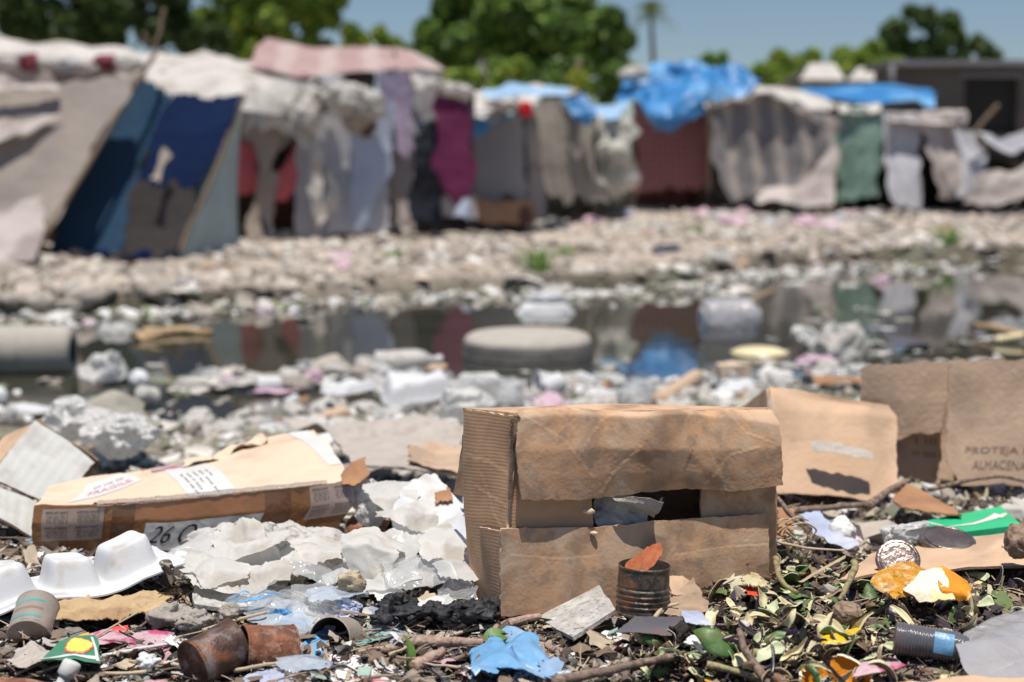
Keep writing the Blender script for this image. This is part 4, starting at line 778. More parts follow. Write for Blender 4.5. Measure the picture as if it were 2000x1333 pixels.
card('front_panel', [[(1003, 812, 2.003), (1156, 806, 2.062)], [(992, 975, 2.004), (1156, 972, 2.06)], [(986, 1060, 2.0), (1158, 1050, 2.062)]], 50, 60, t, KS, .0015, (.0018, 8), 13)
card('front_panel', [[(1372, 940, 2.135), (1516, 935, 2.185)], [(1372, 1010, 2.135), (1518, 1005, 2.185)], [(1374, 1160, 2.14), (1518, 1145, 2.185)]], 40, 50, t, K, .0012, (.0015, 8), 14)
gl = card('lower_flap', [[(978, 1038, 1.988), (1158, 1033, 2.046), (1320, 1018, 2.104), (1500, 1004, 2.164)], [(978, 1120, 1.984), (1240, 1110, 2.066), (1502, 1070, 2.160)], [(979, 1207, 1.984), (1240, 1190, 2.066), (1504, 1150, 2.158)]], 150, 70, t, K, .0022, (.0022, 6), 15, rag=.001, folds=[([(.62, .42), (.8, .39), (.99, .43)], .0003), ([(.04, .30), (.2, .36), (.33, .33)], .0003), [(.5, .1), (.55, .5), (.52, .9)], [(.9, .0), (.92, .5), (.9, 1)]])
gu = card('upper_flap', [[(1010, 800, 2.03), (1200, 801, 2.095), (1350, 800, 2.15), (1496, 796, 2.21)], [(1012, 806, 2.002), (1200, 803, 2.062), (1350, 801, 2.112), (1508, 800, 2.178)], [(1014, 818, 1.994), (1200, 812, 2.052), (1350, 809, 2.104), (1524, 826, 2.164)], [(1014, 880, 1.988), (1200, 880, 2.040), (1350, 878, 2.094), (1530, 880, 2.154)], [(1014, 930, 1.988), (1200, 930, 2.044), (1350, 928, 2.096), (1531, 925, 2.156)], [(1015, 976, 1.990), (1160, 972, 2.038), (1340, 962, 2.098), (1532, 949, 2.158)]], 170, 70, t, K, .0022, (.0036, 9), 16, rag=.0012, soft=2, folds=[[(.02, .25), (.16, .48), (.26, .80)], [(.22, .62), (.30, .30), (.36, .22)], [(.30, .95), (.44, .55), (.47, .40)], [(.60, .1), (.66, .45), (.60, .85)], [(.70, .90), (.78, .62), (.90, .55)], [(.80, .2), (.86, .40), (.97, .5)], [(.70, .55), (.75, .80), (.77, .98)], [(.03, .12), (.5, .15), (.98, .12)]])
# torn ribbed edge between the side and the upper flap
g = card('torn_edge', [[(1000, 812, 1.992), (1014, 810, 1.994)], [(997, 850, 1.99), (1012, 845, 1.994)], [(998, 882, 1.992), (1004, 878, 1.996)]], 8, 60, t, [M['kraft_in']] * 3, .003, (.003, 20), 17, thick=.002, rag=.002)
for k in range(26):
    y = 815 + k * 6; p = P(999 - k * .25, y, 1.994); V, Fc = boxV(.003, .003, .002); 
V = []; Fs = []
for k in range(40):
    y = 820 + k * 4.0; p = P(999.5 - k * .14, y, 1.993); v, f = boxV(.0045, .003, .0016); V.append((xf(v, (0, .3, .4), p), f))
v, f = join(V); mk('flute_edge', v, f, M['kraft_in'], t, smooth=False)
card('top_panel', [[(907, 797, 2.142), (1180, 790, 2.27), (1480, 796, 2.36)], [(960, 803, 2.07), (1230, 799, 2.17), (1492, 797, 2.275)], [(1005, 809, 2.004), (1250, 803, 2.085), (1500, 798, 2.19)]], 60, 24, t, K, .001, (.001, 7), 18)
card('rear_panel', [[(910, 802, 2.145), (1180, 797, 2.27), (1480, 802, 2.355)], [(925, 1165, 2.14), (1200, 1140, 2.25), (1490, 1110, 2.35)]], 40, 20, t, K, .001, (.001, 7), 19)
card('right_panel', [[(1500, 802, 2.19), (1482, 804, 2.35)], [(1516, 950, 2.19), (1490, 950, 2.35)], [(1516, 1140, 2.19), (1492, 1108, 2.35)]], 20, 30, t, K, .001, (.001, 7), 20)
card('bottom_panel', [[(926, 1160, 2.14), (1492, 1106, 2.34)], [(982, 1198, 2.0), (1510, 1140, 2.18)]], 30, 10, t, K, .001, (.001, 7), 21)
card('rear_flap', [[(904, 850, 2.16), (912, 852, 2.16)], [(893, 920, 2.19), (912, 920, 2.16)], [(884, 968, 2.22), (912, 970, 2.17)]], 14, 30, t, K, .001, (.0015, 7), 22)
# crumpled crease ridge strips and torn paper skin on the flaps
for k, (px, py, wd) in enumerate([(1150, 1000, .009), (1160, 1042, .006)]):
    V, Fc = sphV(8, 12); mk('torn_skin', crumple(V, .3, 1, k, 6, 1) * np.array([wd, .003, wd * .5]) + P(px, py, 2.04), Fc, M['kraft_lt'], t)
# faint reversed print on upper flap

# orange damp stain is a dyed scrap of paper below; paper inside the slot
gp = loft([[(1158, 975, 2.09), (1190, 970, 2.09), (1240, 972, 2.10), (1300, 985, 2.13)], [(1158, 1000, 2.075), (1200, 995, 2.08), (1262, 996, 2.11)], [(1156, 1032, 2.07), (1200, 1036, 2.08), (1258, 1040, 2.10)]], 60, 30)
o = sheet('crumpled_paper', crumple(gp, .012, 14, 31, 12, 3), [M['greycard']], thick=.0008); setp(o, 'crumpled grey paper stuffed inside the slot of the large brown box', 'paper')
gp = loft([[(1195, 973, 2.05), (1240, 966, 2.055), (1298, 984, 2.07)], [(1200, 980, 2.05), (1240, 984, 2.055), (1288, 1000, 2.07)], [(1225, 990, 2.08), (1260, 1000, 2.08), (1278, 1008, 2.09)]], 40, 16)
o = sheet('torn_wrapper', crumple(gp, .004, 16, 33, 12, 2), [M['beigepap']], thick=.001); setp(o, 'pale stiff torn wrapper sticking out of the slot of the large brown box', 'wrapper')
# ================================================================ 2 box behind, right
KM = [M['kraft_mid'], M['kraft_mid'], M['kraft_edge']]; KG = [M['kraft_grey'], M['kraft_grey'], M['kraft_edge']]
c0 = P(1600, 960, 2.95); t = thing('cardboard_box', 'plain tan cardboard box with rounded upper corner and a white paper strip on it', 'box', (c0[0], 2.95, .2))
gb = card('front_panel', [[(1500, 756, 3.04), (1560, 762, 3.03), (1640, 776, 3.02), (1735, 790, 3.03)], [(1502, 770, 3.02), (1740, 800, 3.02)], [(1505, 800, 2.99), (1752, 812, 2.99)], [(1510, 880, 2.93), (1752, 885, 2.94)], [(1508, 960, 2.87), (1640, 968, 2.88), (1700, 979, 2.88), (1752, 955, 2.88)]], 60, 60, t, KM, .004, (.004, 5), 23, soft=3)
card('side_panel', [[(1445, 798, 3.3), (1500, 757, 3.05)], [(1450, 960, 3.2), (1508, 958, 2.88)]], 20, 30, t, KM, .002, (.002, 5), 24)
card('rear_panel', [[(1446, 800, 3.3), (1725, 800, 3.3)], [(1452, 955, 3.2), (1735, 945, 3.2)]], 20, 20, t, KM, .002, (.002, 5), 25)
card('right_panel', [[(1746, 805, 3.01), (1722, 806, 3.28)], [(1750, 955, 2.89), (1730, 945, 3.2)]], 20, 20, t, KM, .002, (.002, 5), 26)
gs = loft([[(1580, 862, 2.90), (1640, 868, 2.895), (1704, 882, 2.895)], [(1586, 880, 2.88), (1640, 885, 2.87), (1702, 896, 2.875)]], 40, 8); o = sheet('paper_strip', crumple(gs, .003, 20, 5, 8, 2), M['beigepap'], t, thick=.0006, ragged=.002)
# ================================================================ 3 box far right, two leaves
c0 = P(1850, 940, 3.25); t = thing('cardboard_box', 'greyish brown box with torn top edge and faded lettering at the right border', 'box', (c0[0], 3.3, .19))
card('left_flap', [[(1678, 716, 3.18), (1770, 708, 3.18), (1852, 704, 3.18)], [(1680, 780, 3.17), (1850, 780, 3.16)], [(1678, 842, 3.18), (1760, 850, 3.16), (1838, 846, 3.15)]], 40, 30, t, KG, .004, (.004, 5), 27, rag=.004)
g3 = card('front_panel', [[(1680, 720, 3.24), (1860, 712, 3.22)], [(1752, 850, 3.22), (1860, 850, 3.2)], [(1745, 925, 3.18), (1880, 955, 3.17)]], 40, 40, t, KG, .003, (.003, 5), 28)
g4 = card('right_leaf', [[(1860, 704, 3.12), (1960, 700, 3.1), (2080, 704, 3.08)], [(1848, 800, 3.1), (2080, 800, 3.06)], [(1845, 905, 3.06), (1878, 950, 3.04), (1960, 950, 3.04), (2080, 960, 3.02)]], 60, 50, t, KG, .004, (.004, 4), 29, rag=.003)
write(g4, 'PROTEJA EN', .20, .70, .80, .77, M['inkfade'], t); write(g4, 'ALMACENAMIENTO', .28, .81, 1.0, .88, M['inkfade'], t)
write(g3, 'I III', .35, .62, .70, .68, M['inkfade'], t); write(g3, 'III IIIII I', .3, .74, .75, .79, M['inkfade'], t)
card('rear_panel', [[(1690, 716, 3.5), (2060, 704, 3.5)], [(1760, 900, 3.45), (2060, 900, 3.45)]], 20, 20, t, KG, .002, (.002, 5), 30)
# ================================================================ 4 long flat box at the left
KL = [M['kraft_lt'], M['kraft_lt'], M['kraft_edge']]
c0 = P(370, 1060, 2.5); t = thing('flat_box', 'long flattened cardboard box with brown tape, labels and handwriting, top side sunlit', 'box', (c0[0], 2.5, .22))
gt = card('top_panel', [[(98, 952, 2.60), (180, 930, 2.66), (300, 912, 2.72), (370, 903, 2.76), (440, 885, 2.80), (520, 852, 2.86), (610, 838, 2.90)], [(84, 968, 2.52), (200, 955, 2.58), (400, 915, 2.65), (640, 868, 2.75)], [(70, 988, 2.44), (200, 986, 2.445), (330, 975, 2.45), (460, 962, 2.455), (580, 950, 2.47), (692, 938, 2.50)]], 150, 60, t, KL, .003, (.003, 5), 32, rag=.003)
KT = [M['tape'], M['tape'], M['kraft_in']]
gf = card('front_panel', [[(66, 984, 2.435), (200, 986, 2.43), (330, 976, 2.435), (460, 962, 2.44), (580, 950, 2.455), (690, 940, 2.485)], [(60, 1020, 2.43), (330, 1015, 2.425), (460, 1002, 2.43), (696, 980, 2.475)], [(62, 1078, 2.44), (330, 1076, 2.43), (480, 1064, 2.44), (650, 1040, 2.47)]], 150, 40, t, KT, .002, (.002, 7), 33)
card('rear_panel', [[(100, 956, 2.62), (300, 916, 2.74), (440, 889, 2.82), (610, 842, 2.92)], [(100, 1040, 2.62), (300, 1010, 2.74), (440, 990, 2.82), (620, 975, 2.9)]], 40, 12, t, KL, .002, (.002, 5), 34)
card('end_panel', [[(610, 842, 2.91), (690, 942, 2.49)], [(625, 985, 2.9), (655, 1040, 2.48)]], 20, 12, t, KL, .002, (.002, 5), 35)
patch(gt, [(.905, .0), (.985, 0), (1.0, .75), (.955, .75)], M['paper'], t, 'white_tape', ragged=.002)
gg = patch(gt, [(.40, .02), (.55, .0), (.64, .97), (.48, .97)], M['paper'], t, 'paper_label', ragged=.001)
for k in range(5): write(gg, ['lii lltil iili tll', 'tlil il liitl', 'iltl lii', 'llit iltil liil', 'tii lit'][k], .20 + k * .14, .40, .245 + k * .14, [.95, .85, .7, .95, .6][k], M['ink'], t, rot=1, off=.0006)
patch(gt, [(.36, .0), (.54, .0), (.55, .10), (.37, .13)], M['pinkwr'], t, 'torn_tape', ragged=.003, off=.002)
gg = patch(gt, [(.14, .25), (.26, .02), (.34, .35), (.10, .9)], M['paper'], t, 'paper_label', ragged=.002); write(gg, 'FRAGILE', .2, .58, .9, .8, M['inkpink'], t, off=.0006); write(gg, 'tiil lilti iltl', .25, .28, .85, .42, M['inkgrey'], t, off=.0006)
# crushed rear fold on top
gr = loft([[(370, 912, 2.70), (440, 893, 2.76), (520, 858, 2.80)], [(365, 900, 2.74), (440, 880, 2.80), (520, 846, 2.85)], [(375, 906, 2.80), (440, 888, 2.84), (522, 853, 2.88)]], 60, 14); sheet('crushed_fold', crumple(gr, .012, 12, 36, 10, 3), KL, t, thick=.002, ragged=.003)
gg = patch(gf, [(.36, .42), (.72, .38), (.72, 1), (.36, 1)], M['paper'], t, 'paper_label'); write(gg, '26 Oct', .05, .12, .62, .75, M['ink'], t, name='handwriting', shear=.4, off=.0006)
inkp = mat('clear_tape_print', (.40, .30, .25), .25, .1, 20, .1, 60, spec=.7, coat=.5)
for (q, w_) in (([(.03, .08), (.225, .06), (.225, .72), (.03, .75)], 2), ([(.86, .02), (1.0, .0), (1.0, .60), (.86, .62)], 2)):
    gg = patch(gf, q, inkp, t, 'printed_tape', off=.0012)
    for i in range(2):
        for j in range(2):
            u, v = .06 + i * .5, .08 + j * .48
            write(gg, 'IMPORTANT', u, v, u + .36, v + .07, M['ink'], t, off=.0006)
            for l in range(4): write(gg, ['iltil liit ltil il', 'tiil ltili liti l', 'llit iit litil ti', 'tilil tl iiltl li'][l], u + .02, v + .11 + l * .065, u + .36, v + .15 + l * .065, M['ink'], t, off=.0006)
sg = loft([[(190, 981, 2.445), (330, 970, 2.452), (460, 957, 2.458), (580, 946, 2.473), (640, 940, 2.48)], [(190, 993, 2.428), (330, 981, 2.433), (460, 968, 2.437), (580, 955, 2.452), (640, 948, 2.47)]], 120, 6); M['glint'] = mat('glint_tape', (.55, .42, .32), .12, .1, 10, .8, 60, spec=.9, coat=1.0, crease=(60, 5), alpha=.7)  # pale glossy tape strip added for the glint along the top edge
sheet('tape_glint', crumple(sg + np.array([0, -.001, .0025]), .0015, 30, 7, 8, 2), M['glint'], t)
M['tape2'] = mat('dark_tape', (.17, .075, .035), .2, .2, 8, .2, 60, spec=.6, coat=.5)
patch(gf, [(.25, .0), (.32, .0), (.32, 1), (.25, 1)], M['tape2'], t, 'tape_band'); patch(gf, [(.72, .0), (.80, .0), (.80, 1), (.72, 1)], M['tape2'], t, 'tape_band')
# torn corner leaf right of the flat box
o = sheet('cardboard_scrap', crumple(loft([[(662, 932, 2.5), (690, 905, 2.52), (718, 893, 2.54)], [(668, 940, 2.48), (695, 925, 2.49), (716, 918, 2.5)], [(690, 950, 2.46), (705, 945, 2.46), (716, 930, 2.46)]], 24, 16), .006, 14, 3, 8, 2), [M['brownsh']], thick=.002, ragged=.002); setp(o, 'pointed orange-brown cardboard scrap at the right end of the flat taped box', 'cardboard scrap')
# grey carton far left
c0 = P(80, 960, 2.7); t = thing('grey_carton', 'pale grey carton standing askew at the left border, torn dark edge', 'box', (c0[0], 2.7, .2))
KQ = [M['greycard'], M['kraft_mid'], M['kraft_in']]
card('front_panel', [[(68, 822, 2.95), (130, 860, 2.92), (186, 905, 2.88)], [(20, 880, 2.80), (150, 945, 2.76)], [(-20, 930, 2.66), (60, 968, 2.63), (120, 996, 2.62)]], 50, 50, t, KQ, .002, (.002, 5), 37, rag=.001)
card('top_edge', [[(68, 820, 2.96), (188, 904, 2.89)], [(76, 820, 3.0), (186, 922, 2.97)]], 40, 6, t, [M['kraft_in']] * 3, .002, (.003, 14), 38, rag=.002)
card('side_panel', [[(66, 826, 2.97), (-30, 940, 2.7)], [(10, 850, 3.1), (-80, 930, 2.9)]], 24, 12, t, KM, .002, (.002, 5), 39)
card('lower_flap', [[(-40, 938, 2.65), (60, 975, 2.62), (72, 984, 2.62)], [(-40, 985, 2.52), (20, 1020, 2.5), (66, 1050, 2.5)]], 30, 20, t, KQ, .002, (.002, 6), 40)
card('rear_panel', [[(80, 828, 3.0), (186, 912, 2.96)], [(60, 990, 2.95), (170, 990, 2.95)]], 20, 12, t, KM, .002, (.002, 5), 41)
# ================================================================ 5 foam tray
yaw = math.atan2(P(380, 1130, 2.14)[1] - P(0, 1190, 1.98)[1], P(380, 1130, 2.14)[0] - P(0, 1190, 1.98)[0])
def foam_tray():
    a = P(0, 1190, 1.97); L_ = .38; W_ = .15
    t = thing('foam_tray', 'upturned white foam fruit tray with tall rounded cups, lower left', 'foam tray', a, (R(-3), R(-3), yaw))
    nu, nv = 190, 90; u = np.linspace(-.15, .275, nu); v = np.linspace(0, W_, nv); U, Vv = np.meshgrid(u, v)
    H = np.zeros_like(U)
    for row in (0,):
        for cx, hw, hh in ((-.105, .052, .046), (.012, .056, .050), (.118, .042, .050), (.203, .046, .053)):
            cy = .068; dx = np.maximum(np.abs(U - cx) - hw * .44, 0) / (hw * .50); dy = np.maximum(np.abs(Vv - cy) - .018, 0) / .034
            d = np.sqrt(dx ** 2 + dy ** 2); b = sm(0, 1, np.clip((1.08 - d) * 1.35, 0, 1)); b = b - .07 * np.exp(-((U - cx) ** 2 / .0004 + (Vv - cy) ** 2 / .0001))
            H = np.maximum(H, hh * .86 * b)
    X = U + .004 * vn(np.stack([U, Vv, U * 0], -1), 20, 3); rim = np.minimum.reduce([Vv, .30 - U])
    H = H - .006 * (Vv < .008) + .010 * sm(.16, .275, U) + .004 * fbm(np.stack([U, Vv, U * 0], -1), 12, 3, 3)
    edge = .012 * vn(np.stack([U, U * 0, U * 0], -1), 16, 7); Y = Vv + np.where(Vv < .01, edge * .4, 0)
    g = np.stack([X, Y, H + .004 * np.sin(U * 30)], -1)[::-1]
    for _ in range(1): g = soften(g, 1)
    def hole(i, j): # torn notch by the last cup
        uu = -.15 + j * .425; vv = (1 - i) * W_; return (uu - .247) ** 2 / .0001 + (vv - .006) ** 2 / .0004 < 1
    sheet('tray_body', g, [M['foam'], M['foam'], M['foam']], t, thick=.0025, world=False, hole=hole)
foam_tray()
# husk below the tray
a = [(78, 1180, 2.02), (150, 1168, 2.04), (250, 1160, 2.06), (345, 1166, 2.08)]
g = loft([a, [(85, 1196, 1.99), (160, 1190, 1.99), (260, 1188, 2.0), (330, 1180, 2.03)], [(120, 1206, 1.97), (200, 1208, 1.97), (290, 1200, 1.99), (300, 1196, 2.0)]], 60, 20)
o = sheet('palm_husk', crumple(g, .007, 16, 44, 12, 3), [M['husk']], thick=.002, ragged=.006); setp(o, 'dry split palm husk lying under the white foam tray', 'husk')
# ================================================================ bags and sheets
def blob(name, label, cat, px, py, d, wpx, hpx, m, seed, dep=.7, cr=.20, freq=1.6, group=None, z=None, oc=4, n=14, res=(84, 120), lean=(0, 0, 0), flat=.3):
    c = P(px, py, d); k = d / F; V, Fc = sphV(*res)
    V = V * (1 + .45 * fbm(V, 1.1, seed, 3))[:, None]; V = crumple(V, cr * .55, freq * .8, seed + 1, 4, 2); V = crumple(V, cr * .30, freq * 2.0, seed + 2, 6, 3)
    V = V * np.array([wpx * k / 2, wpx * k / 2 * dep, hpx * k / 2]) * .95
    V = xf(V, lean) + c; gz = ground(V[:, 0], V[:, 1], False); V[:, 2] = np.maximum(V[:, 2], gz * flat + (c[2] - hpx * k * .5) * (1 - flat))
    o = mk(name, V, Fc, M[m]); return setp(o, label, cat, group)
blob('plastic_bag', 'big crumpled off-white bag between the foam tray and the flat taped box', 'bag', 462, 1092, 2.25, 235, 140, 'bag', 51, .6, .30, 1.5)
blob('plastic_bag', 'white cloth-like bag bulging right of the big off-white bag', 'bag', 590, 1110, 2.28, 210, 130, 'bag', 52, .6, .26, 1.4)
g = loft([[(345, 1075, 2.2), (420, 1035, 2.22), (500, 1012, 2.24)], [(350, 1125, 2.12), (450, 1110, 2.13), (560, 1090, 2.16)], [(390, 1150, 2.06), (460, 1165, 2.05), (580, 1150, 2.08)]], 80, 50)
o = sheet('plastic_sheet', crumple(g, .016, 9, 53, 14, 4), M['bag'], ragged=.003); setp(o, 'pleated white plastic sheet folded over in front of the off-white bags', 'plastic sheet')
def clear(label, rows, seed, stripe=None, amp=.014, freq=11, m='film', n=60, mm=40, name='clear_bag', cat='clear bag'):
    g = settle(crumple(loft(rows, n, mm), amp, freq, seed, 14, 3)); 
    o = sheet(name, g, M[m], ragged=.002, seed=seed); setp(o, label, cat); 
    if stripe:
        for q in stripe: patch(g, q, M['blueprint'], o_child(o), 'blue_print', off=.0008) if False else stripe_on(g, q, o)
    return o
def stripe_on(g, q, o):
    qq = np.array(q, float); s, t2 = np.meshgrid(np.linspace(0, 1, 20), np.linspace(0, 1, 4))
    UV = (qq[0] * ((1 - s) * (1 - t2))[..., None] + qq[1] * (s * (1 - t2))[..., None] + qq[2] * (s * t2)[..., None] + qq[3] * ((1 - s) * t2)[..., None])
    gg = on_grid(g, UV.reshape(-1, 2), .0008).reshape(4, 20, 3); sheet('blue_print', gg, M['blueprint'], o)
clear('clear bag with thin blue print lines, pointing left below the off-white bags', [[(425, 1172, 2.03), (500, 1150, 2.06), (580, 1140, 2.1), (640, 1140, 2.12)], [(440, 1185, 2.0), (520, 1180, 2.02), (650, 1180, 2.06)], [(470, 1190, 1.99), (560, 1200, 2.0), (655, 1215, 2.0)]], 61, [[(.05, .1), (.45, .05), (.45, .09), (.05, .16)], [(.05, .35), (.5, .22), (.5, .27), (.05, .42)], [(.1, .6), (.4, .45), (.4, .5), (.1, .66)]])
clear('glossy clear crumpled bag with pale blue patches, centre of the left foreground', [[(575, 1150, 2.1), (640, 1160, 2.1), (700, 1185, 2.08)], [(560, 1200, 2.02), (640, 1205, 2.02), (715, 1215, 2.02)], [(570, 1235, 1.97), (640, 1240, 1.97), (700, 1235, 1.98)]], 62, [[(.75, .1), (1, .35), (.97, .7), (.7, .35)]], .016, 12)
clear('milky white film with blue smudges piled behind the rusty cans', [[(555, 1195, 2.02), (590, 1185, 2.03), (620, 1190, 2.03)], [(550, 1230, 1.96), (600, 1235, 1.97), (625, 1225, 1.98)], [(555, 1275, 1.9), (600, 1275, 1.9), (640, 1262, 1.92)]], 63, [[(.05, .4), (.5, .35), (.5, .5), (.05, .5)], [(.1, .8), (.3, .75), (.3, .9), (.1, .9)]], .010, 14, 'bagw')
clear('bluish clear bag with a blue stripe along its edge, right of the rusty cans', [[(555, 1282, 1.86), (600, 1255, 1.9), (635, 1238, 1.93)], [(540, 1300, 1.83), (590, 1290, 1.86), (640, 1285, 1.88)], [(520, 1345, 1.78), (590, 1345, 1.78), (645, 1345, 1.78)]], 64, [[(.02, .0), (1, .0), (1, .09), (.02, .10)], [(.75, .15), (.95, .12), (.9, .45), (.8, .4)]], .007, 12, 'filmg')
for k, (px, py, w_, h_, m_, lab) in enumerate([(552, 1203, 44, 24, 'blueprint', 'bright blue twist of film behind the rusty can'), (614, 1226, 22, 20, 'blueprint', 'small bright blue film knot left of the red-rimmed tin'), (555, 1215, 70, 50, 'film', 'small clear bag knotted below the blue twist'), (680, 1195, 70, 50, 'bluebag', 'light blue and white crumpled film above the red-rimmed tin')]):
    blob('film_scrap', lab, 'plastic scrap', px, py, 2.0 + .01 * k, w_, h_, m_, 70 + k, .6, .25, 2)
# thin film draped over the white bags and the heap
fr = random.Random(5)
for k, (x, y, dd, w_, h_, m_, where) in enumerate([(400, 1080, 2.17, 110, 70, 'bagw', 'at the left end of the off-white bags'), (480, 1045, 2.19, 120, 60, 'bag', 'on top of the big off-white bag'), (560, 1080, 2.18, 110, 70, 'bag', 'between the two off-white bags'), (640, 1075, 2.2, 100, 60, 'bag', 'on the right off-white bag'), (610, 1125, 2.14, 110, 60, 'film', 'below the right off-white bag'), (665, 1120, 2.15, 80, 50, 'bagw', 'beside the round porous lump'), (745, 1090, 2.17, 110, 80, 'bag', 'on the left slope of the white heap'), (800, 1010, 2.28, 90, 60, 'bag', 'inside the broken foam container'), (860, 1060, 2.18, 90, 70, 'bag', 'in the middle of the white heap'), (800, 1110, 2.13, 110, 60, 'film', 'low in the white heap above the charcoal'), (880, 1110, 2.12, 70, 60, 'bagw', 'right against the large box side'), (770, 960, 2.4, 90, 50, 'bag', 'high on the left of the foam container'), (520, 1150, 2.08, 150, 50, 'film', 'above the blue printed lines'), (430, 1130, 2.1, 110, 50, 'bag', 'under the left end of the pleated sheet'), (600, 1305, 1.82, 120, 80, 'filmb', 'standing right of the rust-brown tin at the bottom edge'), (580, 1255, 1.90, 90, 70, 'filmb', 'against the end of the rust-brown tin'), (560, 1200, 1.99, 150, 70, 'filmb', 'behind the two rusty tins'), (650, 1175, 2.04, 130, 60, 'filmb', 'spread below the porous lump'), (760, 1230, 1.95, 90, 50, 'filmb', 'over the teal wrapper')]):
    rows = [[(x - w_ * .5, y - h_ * .35, dd + .05), (x, y - h_ * .55, dd + .07), (x + w_ * .5, y - h_ * .3, dd + .05)], [(x - w_ * .55, y, dd), (x, y - h_ * .1, dd - .01), (x + w_ * .55, y + h_ * .05, dd)], [(x - w_ * .4, y + h_ * .45, dd - .03), (x, y + h_ * .5, dd - .04), (x + w_ * .45, y + h_ * .4, dd - .03)]]
    g = loft(rows, 70, 50); g = g + np.stack([fbm(g, 9, k, 2), fbm(g, 9, k + 30, 2), fbm(g, 9, k + 60, 2)], -1) * .022; g = crumple(g, .009, 8, 400 + k, 4, 2); o = sheet('plastic_film', g, [M[m_]], ragged=.003, seed=k); setp(o, {'film': 'clear', 'filmb': 'bluish clear', 'bagw': 'milky white', 'bag': 'opaque white'}[m_] + ' thin crumpled film ' + where, 'plastic film')
# white heap left of the large box
def bowl(name, label, rows, seed, m='foam', amp=.004, freq=7, cat='foam piece', thick=.003, n=50, mm=40, rag=.003):
    g = crumple(soften(loft(rows, n, mm), 3), amp, freq, seed, 10, 2); o = sheet(name, g, [M[m]], thick=thick, ragged=rag, seed=seed); return setp(o, label, cat)
bowl('foam_container', 'broken white foam container with a raised curved rim, left of the large box', [[(770, 985, 2.36), (785, 955, 2.42), (830, 935, 2.46), (870, 960, 2.44), (905, 985, 2.4)], [(766, 1010, 2.32), (800, 1000, 2.36), (850, 1020, 2.36), (910, 1005, 2.33)], [(780, 1040, 2.28), (820, 1050, 2.27), (860, 1035, 2.28), (912, 1040, 2.26)]], 81, amp=.009, freq=6)
bowl('foam_container', 'dirty white foam slab leaning against the left side of the large box', [[(830, 1030, 2.3), (870, 1015, 2.3), (915, 1010, 2.24)], [(825, 1075, 2.22), (880, 1070, 2.2), (918, 1075, 2.18)], [(820, 1130, 2.14), (880, 1128, 2.12), (925, 1120, 2.12)]], 82, amp=.007, freq=7)
clear('translucent white bag draped over the foam heap beside the large box', [[(745, 1055, 2.27), (790, 1045, 2.26), (825, 1045, 2.26)], [(715, 1095, 2.2), (770, 1090, 2.18), (828, 1085, 2.18)], [(690, 1150, 2.12), (760, 1155, 2.08), (810, 1145, 2.1)]], 83, None, .013, 9, 'bagw', name='plastic_bag', cat='bag')
bowl('paper_sheet', 'white paper sheet sloping left beneath the translucent bag', [[(740, 1045, 2.3), (775, 1035, 2.3)], [(690, 1110, 2.2), (760, 1110, 2.2)], [(695, 1165, 2.12), (790, 1160, 2.1)]], 84, 'paper', .006, 8, 'paper', .001)
clear('thin clear bag slumped against the lower left corner of the large box', [[(880, 1120, 2.14), (915, 1105, 2.13)], [(860, 1150, 2.1), (922, 1150, 2.09)], [(845, 1180, 2.05), (925, 1178, 2.05)]], 85, None, .012, 12, 'film', name='plastic_bag', cat='bag')
for k, (r_, lab, m_) in enumerate([([[(800, 1165, 2.09), (880, 1162, 2.08)], [(800, 1188, 2.04), (886, 1184, 2.04)]], 'flat white card strip behind the charcoal', 'paper'), ([[(715, 1150, 2.12), (760, 1140, 2.12)], [(740, 1175, 2.07), (790, 1165, 2.07)]], 'bent white card strip left of the flat strip behind the charcoal', 'paper'), ([[(800, 1100, 2.16), (850, 1120, 2.14)], [(805, 1140, 2.1), (850, 1150, 2.09)]], 'torn cream paper with a ragged edge in the white heap', 'beigepap'), ([[(800, 940, 2.5), (850, 925, 2.55)], [(820, 975, 2.42), (880, 955, 2.45)]], 'off-white card leaning on the rim of the foam container', 'paper'), ([[(845, 960, 2.44), (880, 950, 2.45)], [(850, 985, 2.4), (885, 975, 2.4)]], 'crumpled rust-brown leaf behind the foam container', 'brownsh')]):
    bowl('paper_scrap', lab, r_, 90 + k, m_, .005, 14, 'paper scrap', .001, 24, 20)
blob('white_film', 'shaded white plastic ball tucked right of the flat box, above the brown can', 'bag', 715, 965, 2.5, 80, 60, 'bagw', 95, .6); blob('white_film', 'small pale bag beside the flat box corner', 'bag', 722, 1005, 2.45, 60, 50, 'bagw', 96, .6)
# grey dark sheet below tray-right, tile, lumps
bowl('slate_piece', 'flat dark grey board piece below the pleated plastic sheet', [[(378, 1140, 2.12), (440, 1150, 2.1)], [(380, 1180, 2.03), (500, 1195, 2.03)]], 97, 'tile', .001, 8, 'board', .006, 16, 12, .002)
def slabp(name, label, cat, q, thick, m, seed=0, amp=.0008, rag=.001, grp=None):
    g = loft([[q[0], q[1]], [q[3], q[2]]], 26, 22); g = settle(dent(g, seed, amp, 20), 60); o = sheet(name, g, [m] if not isinstance(m, list) else m, thick=thick, ragged=rag, seed=seed); return setp(o, label, cat, grp)
slabp('grey_tile', 'grey speckled square board leaning in front of the large box, left of the upright tin', 'board', [(1046, 1204, 2.01), (1162, 1134, 2.06), (1203, 1190, 1.95), (1118, 1246, 1.89)], .006, M['tile'], 3)
def lump(name, label, cat, px, py, d, wpx, hpx, m, seed, grp=None, jag=.35, res=(30, 44), dep=.9):
    c = P(px, py, d); k = d / F; V, Fc = sphV(*res); V = V * (1 + jag * fbm(V, 1.6, seed, 5) + .10 * fbm(V, 7, seed + 3, 3))[:, None]
    V = V * np.array([wpx * k / 2, wpx * k / 2 * dep, hpx * k / 2]) + c; o = mk(name, V, Fc, M[m]); return setp(o, label, cat, grp)
